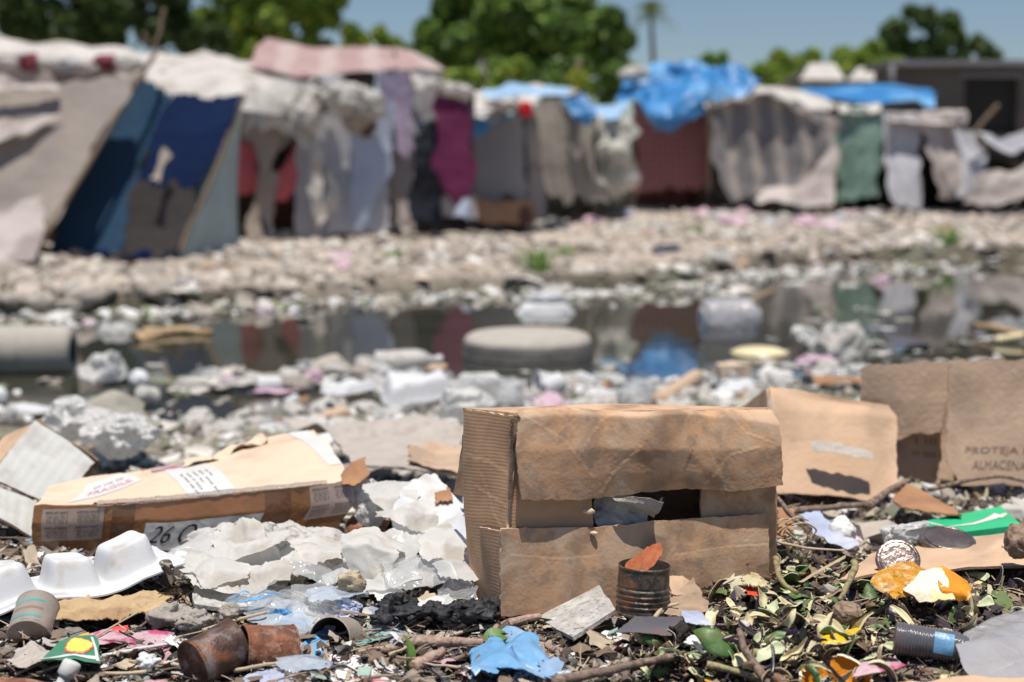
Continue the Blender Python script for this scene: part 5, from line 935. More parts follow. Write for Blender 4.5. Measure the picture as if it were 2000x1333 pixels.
lump('porous_lump', 'round porous tan lump between the white bags and the charcoal', 'lump', 685, 1143, 2.07, 54, 52, 'spongy', 5)
lump('porous_lump', 'small pale popcorn-like lump left of the clear bags', 'lump', 447, 1196, 1.97, 40, 34, 'plaster', 6)
lump('plaster_lump', 'crumbly grey plaster lump below the palm husk', 'lump', 335, 1200, 1.98, 78, 50, 'plaster', 7, jag=.5); lump('plaster_lump', 'lower right companion of the crumbly plaster lump, flatter', 'lump', 378, 1212, 1.96, 60, 40, 'plaster', 8, jag=.5)
# charcoal
rs = np.random.RandomState(4)
for k in range(16):
    px = 735 + k * 15 + rs.uniform(-8, 8); py = 1192 + rs.uniform(-14, 14); lump('charcoal_chunk', 'burnt black chunk in the charred patch left of the large box', 'charcoal', px, py, 1.99 + rs.uniform(-.03, .05), rs.uniform(34, 70), rs.uniform(18, 34), 'char', 20 + k, 'burnt black chunks beside the large box', .6, (18, 26))
lump('charcoal_block', 'squarish black charred block on top of the charred patch', 'charcoal', 768, 1172, 2.05, 42, 26, 'char', 60, jag=.2)
# ================================================================ tins
def tin(label, loc, rot, r, h, m, inside='dark_in', ribs=0, lid=None, open_end=True, bottom=True, lab=None, name='tin_can', crush=.0, seed=0, rings=False):
    t = thing(name, label, 'tin can', loc, rot)
    zs = np.linspace(0, h, 60); rr = np.full(60, r)
    if ribs: rr = rr - .0012 * (np.sin(zs / h * ribs * 2 * math.pi) * ((zs > h * .12) & (zs < h * .62)))
    prof = [(r * .98, 0), (r * 1.02, .001), (r * 1.02, .003), (r, .004)] + list(zip(rr[3:-3], zs[3:-3])) + [(r, h - .003), (r * 1.025, h - .0025), (r * 1.03, h), (r * .985, h + .0005)]
    V, Fc = lathe(prof, 56, crush, seed); mk('body', V, Fc, M[m], t, world=False)
    ri = .965 if not crush else .90; V, Fc = lathe([(r * .985, h + .0004), (r * ri, h - .004), (r * ri, .006), (r * .5, .0065), (.0005, .0065)], 56, 0, seed); mk('inside', V, Fc, M[inside], t, world=False)
    pr = [(.0005, .003), (r * .3, .003), (r * .35, .0005), (r * .40, .003), (r * .6, .003), (r * .66, .0), (r * .73, .0035), (r * .93, .0035), (r * .95, .0), (r * 1.0, -.001)] if rings else [(.0005, .001), (r * .98, 0)]
    V, Fc = lathe(pr, 48, crush, seed); mk('base', V, Fc, M[m], t, world=False)
    if lid:
        a = np.linspace(-1, 1, 22); X, Y = np.meshgrid(a, a); rad = np.sqrt(X ** 2 + Y ** 2); sc2 = np.where(rad > 0, np.maximum(np.abs(X), np.abs(Y)) / np.maximum(rad, 1e-6), 1)
        g = np.stack([X * sc2 * r * .92, Y * sc2 * r * .60, .004 * (X * sc2) ** 2 - .003 * rad], -1).reshape(-1, 3)
        g = crumple(g, .0009, 60, 3, 8, 2); g = xf(g, lid[0], lid[1]); sheet('lid', g.reshape(22, 22, 3), [M['rustor']], t, thick=.0008, world=False, ragged=.002)
    if lab:
        a = np.linspace(lab[0], lab[1], 30); z = np.linspace(h * .06, h * .94, 12); A, Z = np.meshgrid(a, z[::-1]); g = np.stack([np.cos(A) * r * 1.012, np.sin(A) * r * 1.012, Z], -1); sheet('paper_label', g, M['labeltin'], t, world=False, ragged=.003)
        for q in range(3): gg = np.stack([np.cos(A) * r * 1.02, np.sin(A) * r * 1.02, h * (.2 + .25 * q) + (Z - h * .5) * .08], -1); sheet('label_band', gg[:, 4:20], M['teal' if q != 1 else 'inkfade'], t, world=False)
    return t
u_ = P(1256, 1196, 1.955)
tin('upright rusty ribbed tin with a bent orange lid, before the large box', (u_[0], u_[1], u_[2]), (R(-2), R(2), 0), .0365, .068, 'olivetin', ribs=9, crush=.0016, lid=((R(8), R(-38), R(25)), (-.004, -.004, .076)))
a = P(362, 1300, 1.80); tin('burnt rusty tin lying with its ringed end facing forward, leftmost of the two cans', (a[0] + .008, a[1], a[2]), (R(-80), R(8), R(-42)), .033, .070, 'burnt', rings=True, seed=2, crush=.0022)
a = P(463, 1272, 1.87); tin('rust-brown open tin lying on its side, right of the burnt tin', (a[0] + .075, a[1] + .012, a[2]), (R(84), R(0), R(-66)), .033, .070, 'rust', seed=3, crush=.0024)
a = P(672, 1268, 1.90); tin('half-buried tin with a faded red and cream rim, below the clear bags', (a[0] - .004, a[1] + .045, a[2] - .002), (R(72), R(14), R(-24)), .031, .05, 'labeltin', seed=4)
a = P(40, 1235, 1.90); tin('tilted pale tin with peeling teal label at the lower left border', (a[0] + .0, a[1] + .03, a[2] - .018), (R(-58), R(46), R(30)), .030, .068, 'labeltin', lab=(2.6, 5.4), seed=5)
a = P(724, 1042, 2.5); tin('dark brown tin lying behind the white bags, right of the flat box', (a[0] - .035, a[1], a[2]), (R(90), 0, R(70)), .03, .08, 'rust', seed=6)
# ================================================================ small near wrappers
g = loft([[(120, 1268, 1.87), (150, 1250, 1.90), (190, 1252, 1.90)], [(100, 1290, 1.83), (150, 1275, 1.86), (198, 1275, 1.86)], [(82, 1308, 1.79), (150, 1298, 1.81), (206, 1306, 1.80)]], 50, 36); g = settle(crumple(g, .004, 14, 101, 10, 2), 88) + np.array([0, -.01, .012])
o = sheet('green_sachet', g, M['sachet']); setp(o, 'dark green torn sachet with a yellow sun print, lower left', 'sachet')
def disc(g, cu, cv, ru, rv, m, parent, name, off=.0009, n=26, star=0):
    a = np.arange(n) / n * 2 * math.pi; rr = 1 + star * (np.arange(n) % 2); UV = np.stack([cu + np.cos(a) * ru * rr, cv + np.sin(a) * rv * rr], -1); UV = np.r_[[[cu, cv]], UV]
    mk(name, on_grid(g, UV, off), [(0, 1 + (k + 1) % n, 1 + k) for k in range(n)], m, parent, smooth=False)
disc(g, .60, .42, .27, .30, M['redpr'], o, 'sun_outline', .0008, star=.08); disc(g, .60, .42, .24, .26, M['sunyel'], o, 'sun_print', .0013, star=.08)
def band(g, q, m, o, name): 
    qq = np.array(q, float); s, t2 = np.meshgrid(np.linspace(0, 1, 24), np.linspace(0, 1, 3)); UV = (qq[0] * ((1 - s) * (1 - t2))[..., None] + qq[1] * (s * (1 - t2))[..., None] + qq[2] * (s * t2)[..., None] + qq[3] * ((1 - s) * t2)[..., None])
    sheet(name, on_grid(g, UV.reshape(-1, 2), .0010).reshape(3, 24, 3), m, o)
band(g, [(.0, .82), (.95, .74), (.95, .84), (.0, .92)], M['paper'], o, 'white_band'); band(g, [(.88, .1), (.93, .1), (.98, .9), (.92, .9)], M['paper'], o, 'white_band')
for k, (rws, m_, lab, am) in enumerate([
    ([[(170, 1238, 1.93), (210, 1230, 1.94), (250, 1240, 1.93)], [(165, 1262, 1.88), (215, 1258, 1.89), (262, 1262, 1.88)]], 'pinkwr', 'pink and white printed wrapper above the green sachet', .004),
    ([[(255, 1240, 1.92), (300, 1236, 1.93), (338, 1240, 1.93)], [(250, 1268, 1.87), (300, 1272, 1.87), (342, 1262, 1.88)]], 'pinkwr', 'pink striped wrapper left of the burnt tin', .005),
    ([[(136, 1245, 1.92), (172, 1236, 1.93)], [(134, 1256, 1.89), (175, 1256, 1.89)]], 'yellow', 'small yellow and pink wrapper corner above the green sachet', .002),
    ([[(208, 1230, 1.96), (250, 1218, 1.98)], [(210, 1240, 1.94), (255, 1232, 1.95)]], 'redpr', 'small red and green speckled wrapper on the straws', .003),
    ([[(480, 1222, 1.96), (520, 1222, 1.97)], [(478, 1234, 1.94), (522, 1236, 1.94)]], 'sunyel', 'yellow and red wrapper strip peeking over the rusty tin', .002),
    ([[(640, 1282, 1.86), (700, 1285, 1.86), (730, 1295, 1.86)], [(645, 1310, 1.82), (720, 1315, 1.82), (750, 1318, 1.83)], [(650, 1345, 1.76), (720, 1345, 1.76), (765, 1340, 1.77)]], 'milk', 'white milk carton panel with a red print, bottom centre-left', .002),
    ([[(725, 1290, 1.86), (760, 1296, 1.87)], [(765, 1322, 1.81), (798, 1322, 1.82)]], 'paper', 'white carton flap folded out right of the red print', .002),
    ([[(470, 1322, 1.8), (540, 1300, 1.83)], [(480, 1345, 1.76), (560, 1345, 1.76)]], 'bluebag', 'scrap of blue and pink printed film under the rusty tin', .004),
    ([[(700, 1245, 1.96), (750, 1238, 1.97), (775, 1240, 1.97)], [(684, 1268, 1.91), (740, 1262, 1.92), (780, 1258, 1.93)], [(682, 1290, 1.87), (700, 1280, 1.89), (715, 1272, 1.9)]], 'tealfoil', 'pale teal crumpled wrapper right of the half-buried tin', .006),
    ([[(715, 1215, 2.0), (735, 1208, 2.01)], [(722, 1236, 1.96), (750, 1232, 1.96)]], 'greenfoil', 'shiny green foil crumple above the teal wrapper', .006),
    ([[(25, 1272, 1.86), (70, 1260, 1.88), (128, 1264, 1.88)], [(24, 1290, 1.82), (80, 1285, 1.83), (130, 1280, 1.85)], [(30, 1304, 1.79), (80, 1302, 1.8), (118, 1296, 1.81)]], 'beigepap', 'crumpled beige paper in the lower left corner', .010),
    ([[(85, 1248, 1.9), (135, 1240, 1.92)], [(90, 1262, 1.87), (138, 1258, 1.88)]], 'beigepap', 'smaller beige crumple behind the beige paper', .006),
    ([[(1270, 1195, 1.93), (1330, 1150, 2.0), (1350, 1130, 2.03)], [(1310, 1200, 1.93), (1352, 1165, 1.98), (1370, 1160, 2.0)], [(1345, 1205, 1.92), (1372, 1195, 1.95), (1386, 1196, 1.96)]], 'brownpap', 'torn brown paper with frayed edge right of the upright tin', .006),
    ([[(1305, 1125, 2.03), (1330, 1122, 2.05), (1368, 1148, 2.06)], [(1310, 1160, 1.98), (1340, 1160, 1.99), (1378, 1185, 1.99)]], 'kraft_mid', 'curled cardboard shred standing behind the torn brown paper', .003),
    ([[(1330, 1192, 1.93), (1365, 1194, 1.94)], [(1340, 1216, 1.88), (1395, 1222, 1.88)]], 'bluebag', 'blue printed film scrap below the torn brown paper', .002),
    ([[(1240, 1205, 1.9), (1345, 1204, 1.91)], [(1200, 1235, 1.86), (1310, 1240, 1.86)]], 'ribbed', 'dark flat lid sprinkled with foam beads, in front of the upright tin', .001),
    ([[(1456, 1148, 2.03), (1480, 1152, 2.03)], [(1462, 1162, 2.0), (1484, 1164, 2.0)]], 'redsh', 'bright red plastic scrap at the right foot of the large box', .002),
    ([[(1448, 1144, 2.05), (1468, 1142, 2.05)], [(1450, 1152, 2.04), (1470, 1150, 2.04)]], 'redsh', 'tiny red shred just left of the green peel, at the box foot', .002)]):
    g = settle(crumple(loft(rws, 40, 26), am, 16, 110 + k, 12, 3), 70); o = sheet('wrapper', g, [M[m_]], thick=.0006, ragged=.0015, seed=k); setp(o, lab, 'wrapper')
lump('shell_piece', 'white conical shell-like piece left of the burnt tin base', 'scrap', 288, 1292, 1.82, 44, 30, 'foam', 71, jag=.4); 
t = thing('bottle_neck', 'small white ribbed bottle neck poking from the litter, lower left', 'bottle cap', P(128, 1322, 1.79), (R(-20), R(25), 0)); V, Fc = lathe([(.010, 0), (.0125, .002), (.0125, .018), (.0105, .021), (.006, .022), (.0005, .022)], 28); mk('cap', V, Fc, M['paper'], t, world=False); V, Fc = lathe([(.011, -.012), (.008, -.010), (.0085, 0)], 24); mk('neck', V, Fc, M['foam'], t, world=False)
g = loft([[(0, 1322, 1.76), (60, 1326, 1.76), (120, 1340, 1.75)], [(0, 1345, 1.72), (60, 1345, 1.72), (110, 1350, 1.72)]], 20, 10); o = sheet('rusty_plate', g, [M['rust']], thick=.002); setp(o, 'rust-orange metal edge at the very lower left corner', 'metal scrap')
# blue torn plastic
g = loft([[(925, 1262, 1.90), (955, 1245, 1.94), (985, 1240, 1.96), (1000, 1260, 1.95)], [(918, 1290, 1.84), (960, 1272, 1.88), (1010, 1268, 1.9), (1050, 1290, 1.88)], [(922, 1320, 1.79), (980, 1305, 1.81), (1040, 1312, 1.81), (1085, 1325, 1.82)], [(930, 1350, 1.74), (985, 1345, 1.74), (1040, 1345, 1.75), (1070, 1345, 1.76)]], 80, 60)
o = sheet('blue_plastic', settle(crumple(g, .022, 8, 131, 5, 3), 88) + np.array([0, 0, .008]), [M['bluepl']], thick=.0008, ragged=.009, seed=3, hole=lambda i, j: (i - .45) ** 2 / .004 + (j - .62) ** 2 / .004 < 1 and False); setp(o, 'torn sky-blue plastic scrap at the bottom centre', 'plastic scrap')
# orange peels, fruit
def shellpiece(label, px, py, d, r, rot, m_out, m_in, arc=1.3, az=2.2, name='orange_peel', seed=0, cat='fruit peel', sq=.8):
    a = np.linspace(-arc, arc, 40); b = np.linspace(-az / 2, az / 2, 50); A, B = np.meshgrid(b, a)
    g = np.stack([np.sin(B) * r, np.sin(A) * np.cos(B) * r, np.cos(A) * np.cos(B) * r * sq], -1); g = crumple(g, r * .17, .8 / r, seed, 5, 3)
    g = xf(g.reshape(-1, 3), rot) ; g = (g - [0, 0, g[:, 2].min()] + P(px, py, d)).reshape(40, 50, 3)
    o = sheet(name, g[::-1], [M[m_out], M[m_in], M['pith']], thick=.0035, ragged=.002, seed=seed); return setp(o, label, cat)
def peelloft(label, rows, mo, mi, seed, amp=.0025, name='orange_peel'):
    g = soften(loft(rows, 44, 32), 2); g = crumple(g, amp, 18, seed, 5, 3); o = sheet(name, g, [M[mo], M[mi], M['pith']], thick=.004, ragged=.0025, seed=seed); return setp(o, label, 'fruit peel')
peelloft('torn orange peel turned inside out showing pulp, under the dark jar lid', [[(1712, 1118, 2.01), (1745, 1100, 2.03), (1785, 1097, 2.04), (1812, 1112, 2.03)], [(1700, 1132, 1.98), (1740, 1122, 1.99), (1790, 1120, 1.99), (1818, 1130, 1.98)], [(1712, 1150, 1.95), (1745, 1155, 1.945), (1785, 1156, 1.94), (1806, 1150, 1.95)], [(1728, 1160, 1.945), (1750, 1166, 1.94), (1782, 1168, 1.94), (1795, 1162, 1.95)]], 'pulp', 'orange', 1)
peelloft('thick orange peel with bright orange pitted skin, right of the pulpy peel', [[(1812, 1112, 2.02), (1840, 1106, 2.03), (1872, 1122, 2.02), (1888, 1136, 2.0)], [(1826, 1128, 1.97), (1852, 1124, 1.98), (1880, 1136, 1.97), (1896, 1150, 1.96)], [(1838, 1150, 1.93), (1858, 1156, 1.93), (1878, 1162, 1.93), (1892, 1166, 1.94)], [(1845, 1166, 1.93), (1860, 1174, 1.93), (1876, 1176, 1.93), (1884, 1174, 1.94)]], 'orange', 'pith', 2)
bowl('pith_piece', 'white pithy peel flap between the two orange peels', [[(1776, 1140, 1.965), (1800, 1116, 1.99), (1838, 1108, 2.0)], [(1764, 1156, 1.94), (1815, 1150, 1.935), (1855, 1145, 1.94)], [(1790, 1172, 1.93), (1830, 1176, 1.92), (1862, 1168, 1.925)]], 141, 'pith', .003, 20, 'fruit peel', .003, 26, 24)
shellpiece('yellow peel half hidden under purple skins, bottom right', 1625, 1268, 1.82, .020, (R(-10), R(0), R(20)), 'yellow', 'pith', 1.2, 2.0, seed=3)
shellpiece('yellow peel fragment just right of the half hidden yellow peel', 1672, 1262, 1.85, .018, (R(-30), R(20), R(60)), 'yellow', 'pith', 1.0, 1.6, seed=4)
shellpiece('orange melon rind cup facing the viewer at the bottom border', 1632, 1392, 1.74, .046, (R(-152), R(0), R(5)), 'orange', 'flesh', 1.35, 2.6, seed=5)
for k, (rws, m_, lab) in enumerate([([[(1672, 1300, 1.77), (1710, 1290, 1.79), (1750, 1276, 1.81)], [(1668, 1325, 1.74), (1720, 1315, 1.75), (1765, 1300, 1.77)]], 'pinkwr', 'crumpled pink and white sweet wrapper at the bottom right'), ([[(1690, 1345, 1.70), (1780, 1330, 1.71), (1900, 1325, 1.71), (2020, 1322, 1.71)], [(1690, 1400, 1.64), (1780, 1390, 1.64), (1900, 1390, 1.64), (2020, 1390, 1.64)]], 'kraft_mid', 'blurred cardboard edge along the bottom right border')]):
    g = crumple(loft(rws, 50, 24), .005, 12, 150 + k, 12, 2); o = sheet('wrapper' if k == 0 else 'cardboard_sheet', g, [M[m_]], thick=.001, ragged=.001); setp(o, lab, 'wrapper' if k == 0 else 'cardboard')
clear('large dusty clear plastic sheet in the lower right corner', [[(1985, 1190, 1.96), (2060, 1180, 1.96)], [(1900, 1232, 1.86), (2060, 1225, 1.86)], [(1868, 1262, 1.80), (2060, 1265, 1.80)], [(1885, 1300, 1.75), (2060, 1300, 1.75)], [(1900, 1345, 1.70), (2060, 1345, 1.70)]], 151, None, .009, 6, 'filmg', name='plastic_sheet', cat='plastic sheet')
# ribbed dark bottle
a = P(1745, 1262, 1.83) + [0, 0, .012]; t = thing('ribbed_bottle', 'dark ribbed plastic bottle lying among peels at the lower right', 'bottle', (a[0], a[1], a[2]), (0, R(96), R(-14)))
zs = np.linspace(0, .092, 120); V, Fc = lathe([(.0005, 0), (.018, .001)] + [(.021 + .0010 * math.sin(z * 1500) - .004 * sm(.075, .092, z), z + .002) for z in zs] + [(.010, .098), (.0095, .105)], 44, .0015, 3); mk('body', V, Fc, M['ribbed'], t, world=False)
V, Fc = lathe([(.0115, .103), (.0115, .114), (.009, .116), (.0005, .116)], 24); mk('cap', V, Fc, M['ribbed'], t, world=False)
a = np.linspace(3.6, 4.9, 16); A, Z = np.meshgrid(a, np.linspace(.05, .075, 8)); sheet('label_scrap', np.stack([np.cos(A) * .0232, np.sin(A) * .0232, Z], -1), M['bluepl'], t, world=False)
# lids
def lid(label, px, py, d, r, rot, name='jar_lid'):
    t = thing(name, label, 'lid', P(px, py, d), rot); V, Fc = lathe([(r, -.009), (r * 1.01, -.008), (r, -.002), (r * .97, 0), (r * .9, -.0005), (r * .82, .001), (r * .6, .0005), (r * .3, .001), (.0005, .001)], 48, .0006); mk('cap_disc', V, Fc, M['lidmet'], t, world=False)
    V, Fc = lathe([(r * .86, .0014), (r * .84, .0024), (r * .82, .0014)], 48); mk('ring', V, Fc, M['lidmet'], t, world=False)
lid('dark round jar lid standing tilted behind the orange peels', 1755, 1092, 2.12, .033, (R(52), R(-4), R(-6))); lid('rusty jar lid lying half under the green box', 1852, 1052, 2.32, .046, (R(14), R(2), 0))
# cardboard sheet right, green box, cup, film, gourd
slabp('cardboard_sheet', 'tan cardboard sheet lying beneath the jar lid and green box', 'cardboard', [(1700, 1082, 2.3), (2030, 1030, 2.4), (2030, 1100, 2.18), (1640, 1128, 2.08)], .004, [M['kraft_mid'], M['kraft_mid'], M['kraft_in']], 4, .004)
c0 = P(1895, 1040, 2.42); t = thing('green_box', 'flat emerald green carton with a pinkish white brush stroke on its lid', 'box', (c0[0], c0[1], c0[2] - .01))
A_, B_, C_, D_ = P(1800, 1019, 2.56), P(1955, 989, 2.68), P(1996, 1026, 2.50), P(1838, 1046, 2.43)
g = np.array([resamp([A_, B_], 30) * (1 - s) + resamp([D_, C_], 30) * s for s in np.linspace(0, 1, 16)]); g = dent(g, 5, .0015, 10); sheet('lid', g, [M['greenbx']], t, thick=.001)
dn = np.array([0, 0, -.020]); 
for nm, a, b in (('side', D_, C_), ('side', A_, D_), ('side', C_, B_), ('side', B_, A_)):
    sheet(nm, np.array([resamp([a, b], 16) + dn * s for s in (0.02, .5, 1)]), [M['greenbx']], t, thick=.001)
UV = []; sp = [(.16, .62, .006), (.3, .64, .03), (.5, .66, .05), (.66, .58, .07), (.78, .5, .13), (.84, .44, .15), (.88, .50, .09), (.93, .44, .07), (.97, .42, .03)]
for u, v, w_ in sp: UV += [(u, v - w_), (u, v + w_ * .6)]
mk('brush_mark', on_grid(g, np.array(UV), .001), [(2 * i, 2 * i + 1, 2 * i + 3, 2 * i + 2) for i in range(len(sp) - 1)], M['pinkwh'], t, smooth=False)
band(g, [(0, .0), (.03, .0), (.26, 1), (.23, 1)], M['pinkwh'], t, 'crease_line')
blob('foam_cup', 'crushed white cup left of the green box', 'cup', 1764, 1040, 2.42, 84, 50, 'bagw', 161, .6, .12, 1.0)
bowl('plastic_strip', 'pale blue-grey plastic strip slanting down right of the large box', [[(1562, 1003, 2.5), (1605, 1000, 2.5)], [(1600, 1045, 2.38), (1640, 1040, 2.38)], [(1640, 1078, 2.28), (1678, 1070, 2.28)]], 162, 'bluebag', .008, 10, 'plastic strip', .0005)
lump('gourd', 'pale onion-shaped gourd beside the blue-grey plastic strip', 'vegetable', 1645, 1042, 2.4, 52, 64, 'bead', 163, jag=.12); lump('onion', 'dark brown hairy onion at the right border above the peels', 'onion', 1994, 1058, 2.15, 62, 70, 'bulb', 164, jag=.2)
bowl('cardboard_scrap', 'orange-brown cardboard scrap just right of the large box corner', [[(1520, 990, 2.45), (1556, 995, 2.45)], [(1520, 1050, 2.3), (1545, 1045, 2.3)]], 165, 'brownsh', .004, 12, 'cardboard scrap', .002)
bowl('bark_piece', 'curled bark strip with orange inside, near the branches at right', [[(1745, 965, 2.75), (1772, 945, 2.76), (1800, 955, 2.75)], [(1750, 985, 2.65), (1800, 985, 2.65), (1870, 1000, 2.62)], [(1760, 992, 2.6), (1810, 1000, 2.58), (1880, 1004, 2.56)]], 166, 'brownsh', .005, 10, 'bark', .003)
bowl('board', 'flat grey-brown board lying behind the flat box', [[(650, 855, 3.3), (900, 850, 3.35)], [(690, 905, 2.85), (905, 925, 2.8)]], 167, 'beigepap', .003, 5, 'board', .006)
bowl('crumpled_card', 'dark crumpled cardboard left of the large box upper corner', [[(795, 868, 3.0), (840, 860, 3.0), (905, 880, 2.95)], [(800, 905, 2.85), (850, 925, 2.8), (905, 930, 2.8)]], 168, 'kraft_grey', .016, 8, 'cardboard', .003)
bowl('cloth_sheet', 'limp grey sheet humped over dark gaps at the shore left of the large box', [[(600, 815, 3.9), (700, 822, 3.8), (800, 812, 3.8), (880, 825, 3.8)], [(620, 838, 3.7), (720, 842, 3.6), (800, 822, 3.7), (900, 850, 3.5)], [(660, 850, 3.6), (780, 856, 3.5), (900, 872, 3.4)]], 169, 'beigepap', .05, 4, 'cloth', .002, 60, 30)
M['creamcard'] = M['beigepap']
# ================================================================ sticks
def stick(label, pts, r, m='bark', seed=0, name='stick', grp='sticks and twigs in the near litter', cat='stick', n=26):
    L_ = curve([P(*q) for q in pts], n, r * .10, seed); rad = np.linspace(r, r * .65, n) * (1 + .12 * vn(np.stack([np.linspace(0, 6, n)] * 3, -1), 1, seed))
    V, Fc = tubeV(L_, rad, 10, .03, seed); return setp(mk(name, V, Fc, M[m]), label, cat, grp)
for a in [('thick peeled pinkish stick lying left of the blue plastic', [(790, 1256, 1.90), (870, 1254, 1.90), (945, 1256, 1.89)], .0085, 'stick'),
          ('reddish stick continuing right of the blue plastic', [(990, 1250, 1.92), (1060, 1262, 1.91), (1160, 1292, 1.88)], .007, 'stick'),
          ('short rough stick from the box corner to the grey board', [(965, 1232, 1.95), (1000, 1216, 1.97), (1056, 1204, 1.99)], .008, 'stick'),
          ('broken knotty stick end below the thick peeled stick', [(806, 1306, 1.83), (840, 1285, 1.85), (866, 1272, 1.87)], .009, 'stick'),
          ('long dark stick along the bottom edge centre', [(1050, 1335, 1.75), (1180, 1312, 1.77), (1312, 1282, 1.80)], .007, 'bark'),
          ('dark twisted twig crossing below the thick peeled stick', [(700, 1280, 1.87), (760, 1292, 1.86), (850, 1300, 1.84), (920, 1278, 1.86)], .005, 'bark'),
          ('blurred bent stem rising from the bottom edge, right of centre', [(1510, 1345, 1.72), (1478, 1305, 1.74), (1452, 1268, 1.76), (1444, 1230, 1.79)], .0065, 'bark'),
          ('forked dry stem leaning up to the torn brown paper', [(1250, 1250, 1.87), (1280, 1205, 1.91), (1308, 1166, 1.96)], .004, 'rope'),
          ('second tine of the forked dry stem', [(1272, 1220, 1.9), (1300, 1185, 1.94), (1325, 1180, 1.95)], .003, 'rope'),
          ('brown stick lying at left under the teal wrapper', [(640, 1292, 1.87), (700, 1278, 1.88), (790, 1262, 1.90)], .0075, 'stick'),
          ('long thin straw rising across the pink wrappers', [(30, 1318, 1.8), (150, 1265, 1.88), (270, 1196, 1.97)], .0018, 'rope'),
          ('pale stick crossing behind the rusty tin', [(396, 1232, 1.93), (460, 1212, 1.96), (520, 1196, 1.98)], .003, 'rope'),
          ('white stick below the pink wrappers', [(200, 1282, 1.85), (270, 1268, 1.87), (345, 1256, 1.89)], .003, 'paper'),
          ('branch lying behind and right of the large box', [(1548, 998, 2.62), (1620, 992, 2.65), (1700, 985, 2.68)], .0075, 'bark'),
          ('upper branch rising toward the bark piece', [(1695, 990, 2.66), (1730, 962, 2.72), (1775, 938, 2.78)], .009, 'bark'),
          ('long thin branch arching under the greyish box', [(1815, 958, 2.85), (1890, 938, 2.9), (1960, 930, 2.95), (2020, 945, 2.95)], .005, 'bark'),
          ('diagonal twig leaning at the right edge of the large box', [(1518, 972, 2.5), (1545, 1005, 2.4), (1585, 1048, 2.3)], .004, 'bark'),
          ('thin horizontal twig on dry tendrils right of the large box', [(1522, 1060, 2.22), (1580, 1072, 2.2), (1650, 1076, 2.2)], .0025, 'rope'),
          ('thick green-brown curved stem hooked over the pale peels', [(1668, 1098, 2.06), (1672, 1106, 2.05), (1662, 1130, 2.01), (1640, 1172, 1.95)], .0055, 'stalk'),
          ('green stem curling at the right foot of the large box', [(1516, 1090, 2.1), (1520, 1125, 2.05), (1534, 1145, 2.02), (1556, 1158, 1.99)], .005, 'stalk'),
          ('brown curved bean pod at the lower right, under the melon rind', [(1470, 1275, 1.80), (1520, 1280, 1.8), (1555, 1298, 1.78)], .006, 'stalk'),
          ('olive stalk along the bottom, left of the melon rind', [(1380, 1298, 1.78), (1440, 1312, 1.77), (1500, 1335, 1.74)], .005, 'stalk')]:
    stick(a[0], a[1], a[2], a[3], seed=len(a[0]))
# tendrils right of the big box
for k in range(14):
    x = 1525 + rnd.uniform(0, 60); y = 1030 + rnd.uniform(-5, 45); pts = [(x + 26 * math.cos(a) * rnd.uniform(.6, 1.3), y + 18 * math.sin(a), 2.26 + .03 * math.sin(a + 1)) for a in np.linspace(k, k + 3.6, 6)]
    stick('dry curling tendril in the tangle right of the large box', pts, .0018, 'rope', k, 'tendril', 'dry tendrils right of the large box', 'tendril', 20)
# leaves
def leaf(label, px, py, d, L_, W_, rot, m='greenlf', name='leaf', grp=None):
    u = np.linspace(0, 1, 16); w_ = np.sin(u * math.pi) ** .8 * W_; s = np.linspace(-1, 1, 7); g = np.stack([np.outer(np.ones(7), u * L_), np.outer(s, w_), np.outer(np.abs(s), w_) * .35 - np.outer(np.ones(7), (u - .5) ** 2 * L_ * .5)], -1)
    o = mk(name, xf(g.reshape(-1, 3), rot, P(px, py, d)), gridF(7, 16, flip=True), M[m]); return setp(o, label, 'leaf', grp)
leaf('green leaf standing behind the blue plastic', 938, 1258, 1.91, .045, .016, (R(20), R(-15), R(20))); leaf('green leaf left of the knotty stick', 800, 1310, 1.83, .055, .014, (R(60), R(-50), R(100)))
lump('root_bulb', 'brown round bulb among the peels below the hooked stem', 'bulb', 1655, 1200, 1.93, 62, 52, 'bulb', 171, jag=.12)
lump('dried_flower', 'dark reddish dried flower head below the upright tin', 'flower head', 1322, 1240, 1.87, 40, 36, 'dark_in', 172, jag=.7)
lump('white_root', 'pale lump of boiled grain left of the large peel heap', 'food scrap', 1370, 1255, 1.84, 50, 26, 'bead', 173, jag=.5)
bowl('white_peel', 'white flat root slice among the peels, above the bulb', [[(1448, 1125, 2.06), (1480, 1120, 2.06)], [(1450, 1142, 2.02), (1500, 1145, 2.02)]], 174, 'p_in', .003, 16, 'vegetable slice', .002)
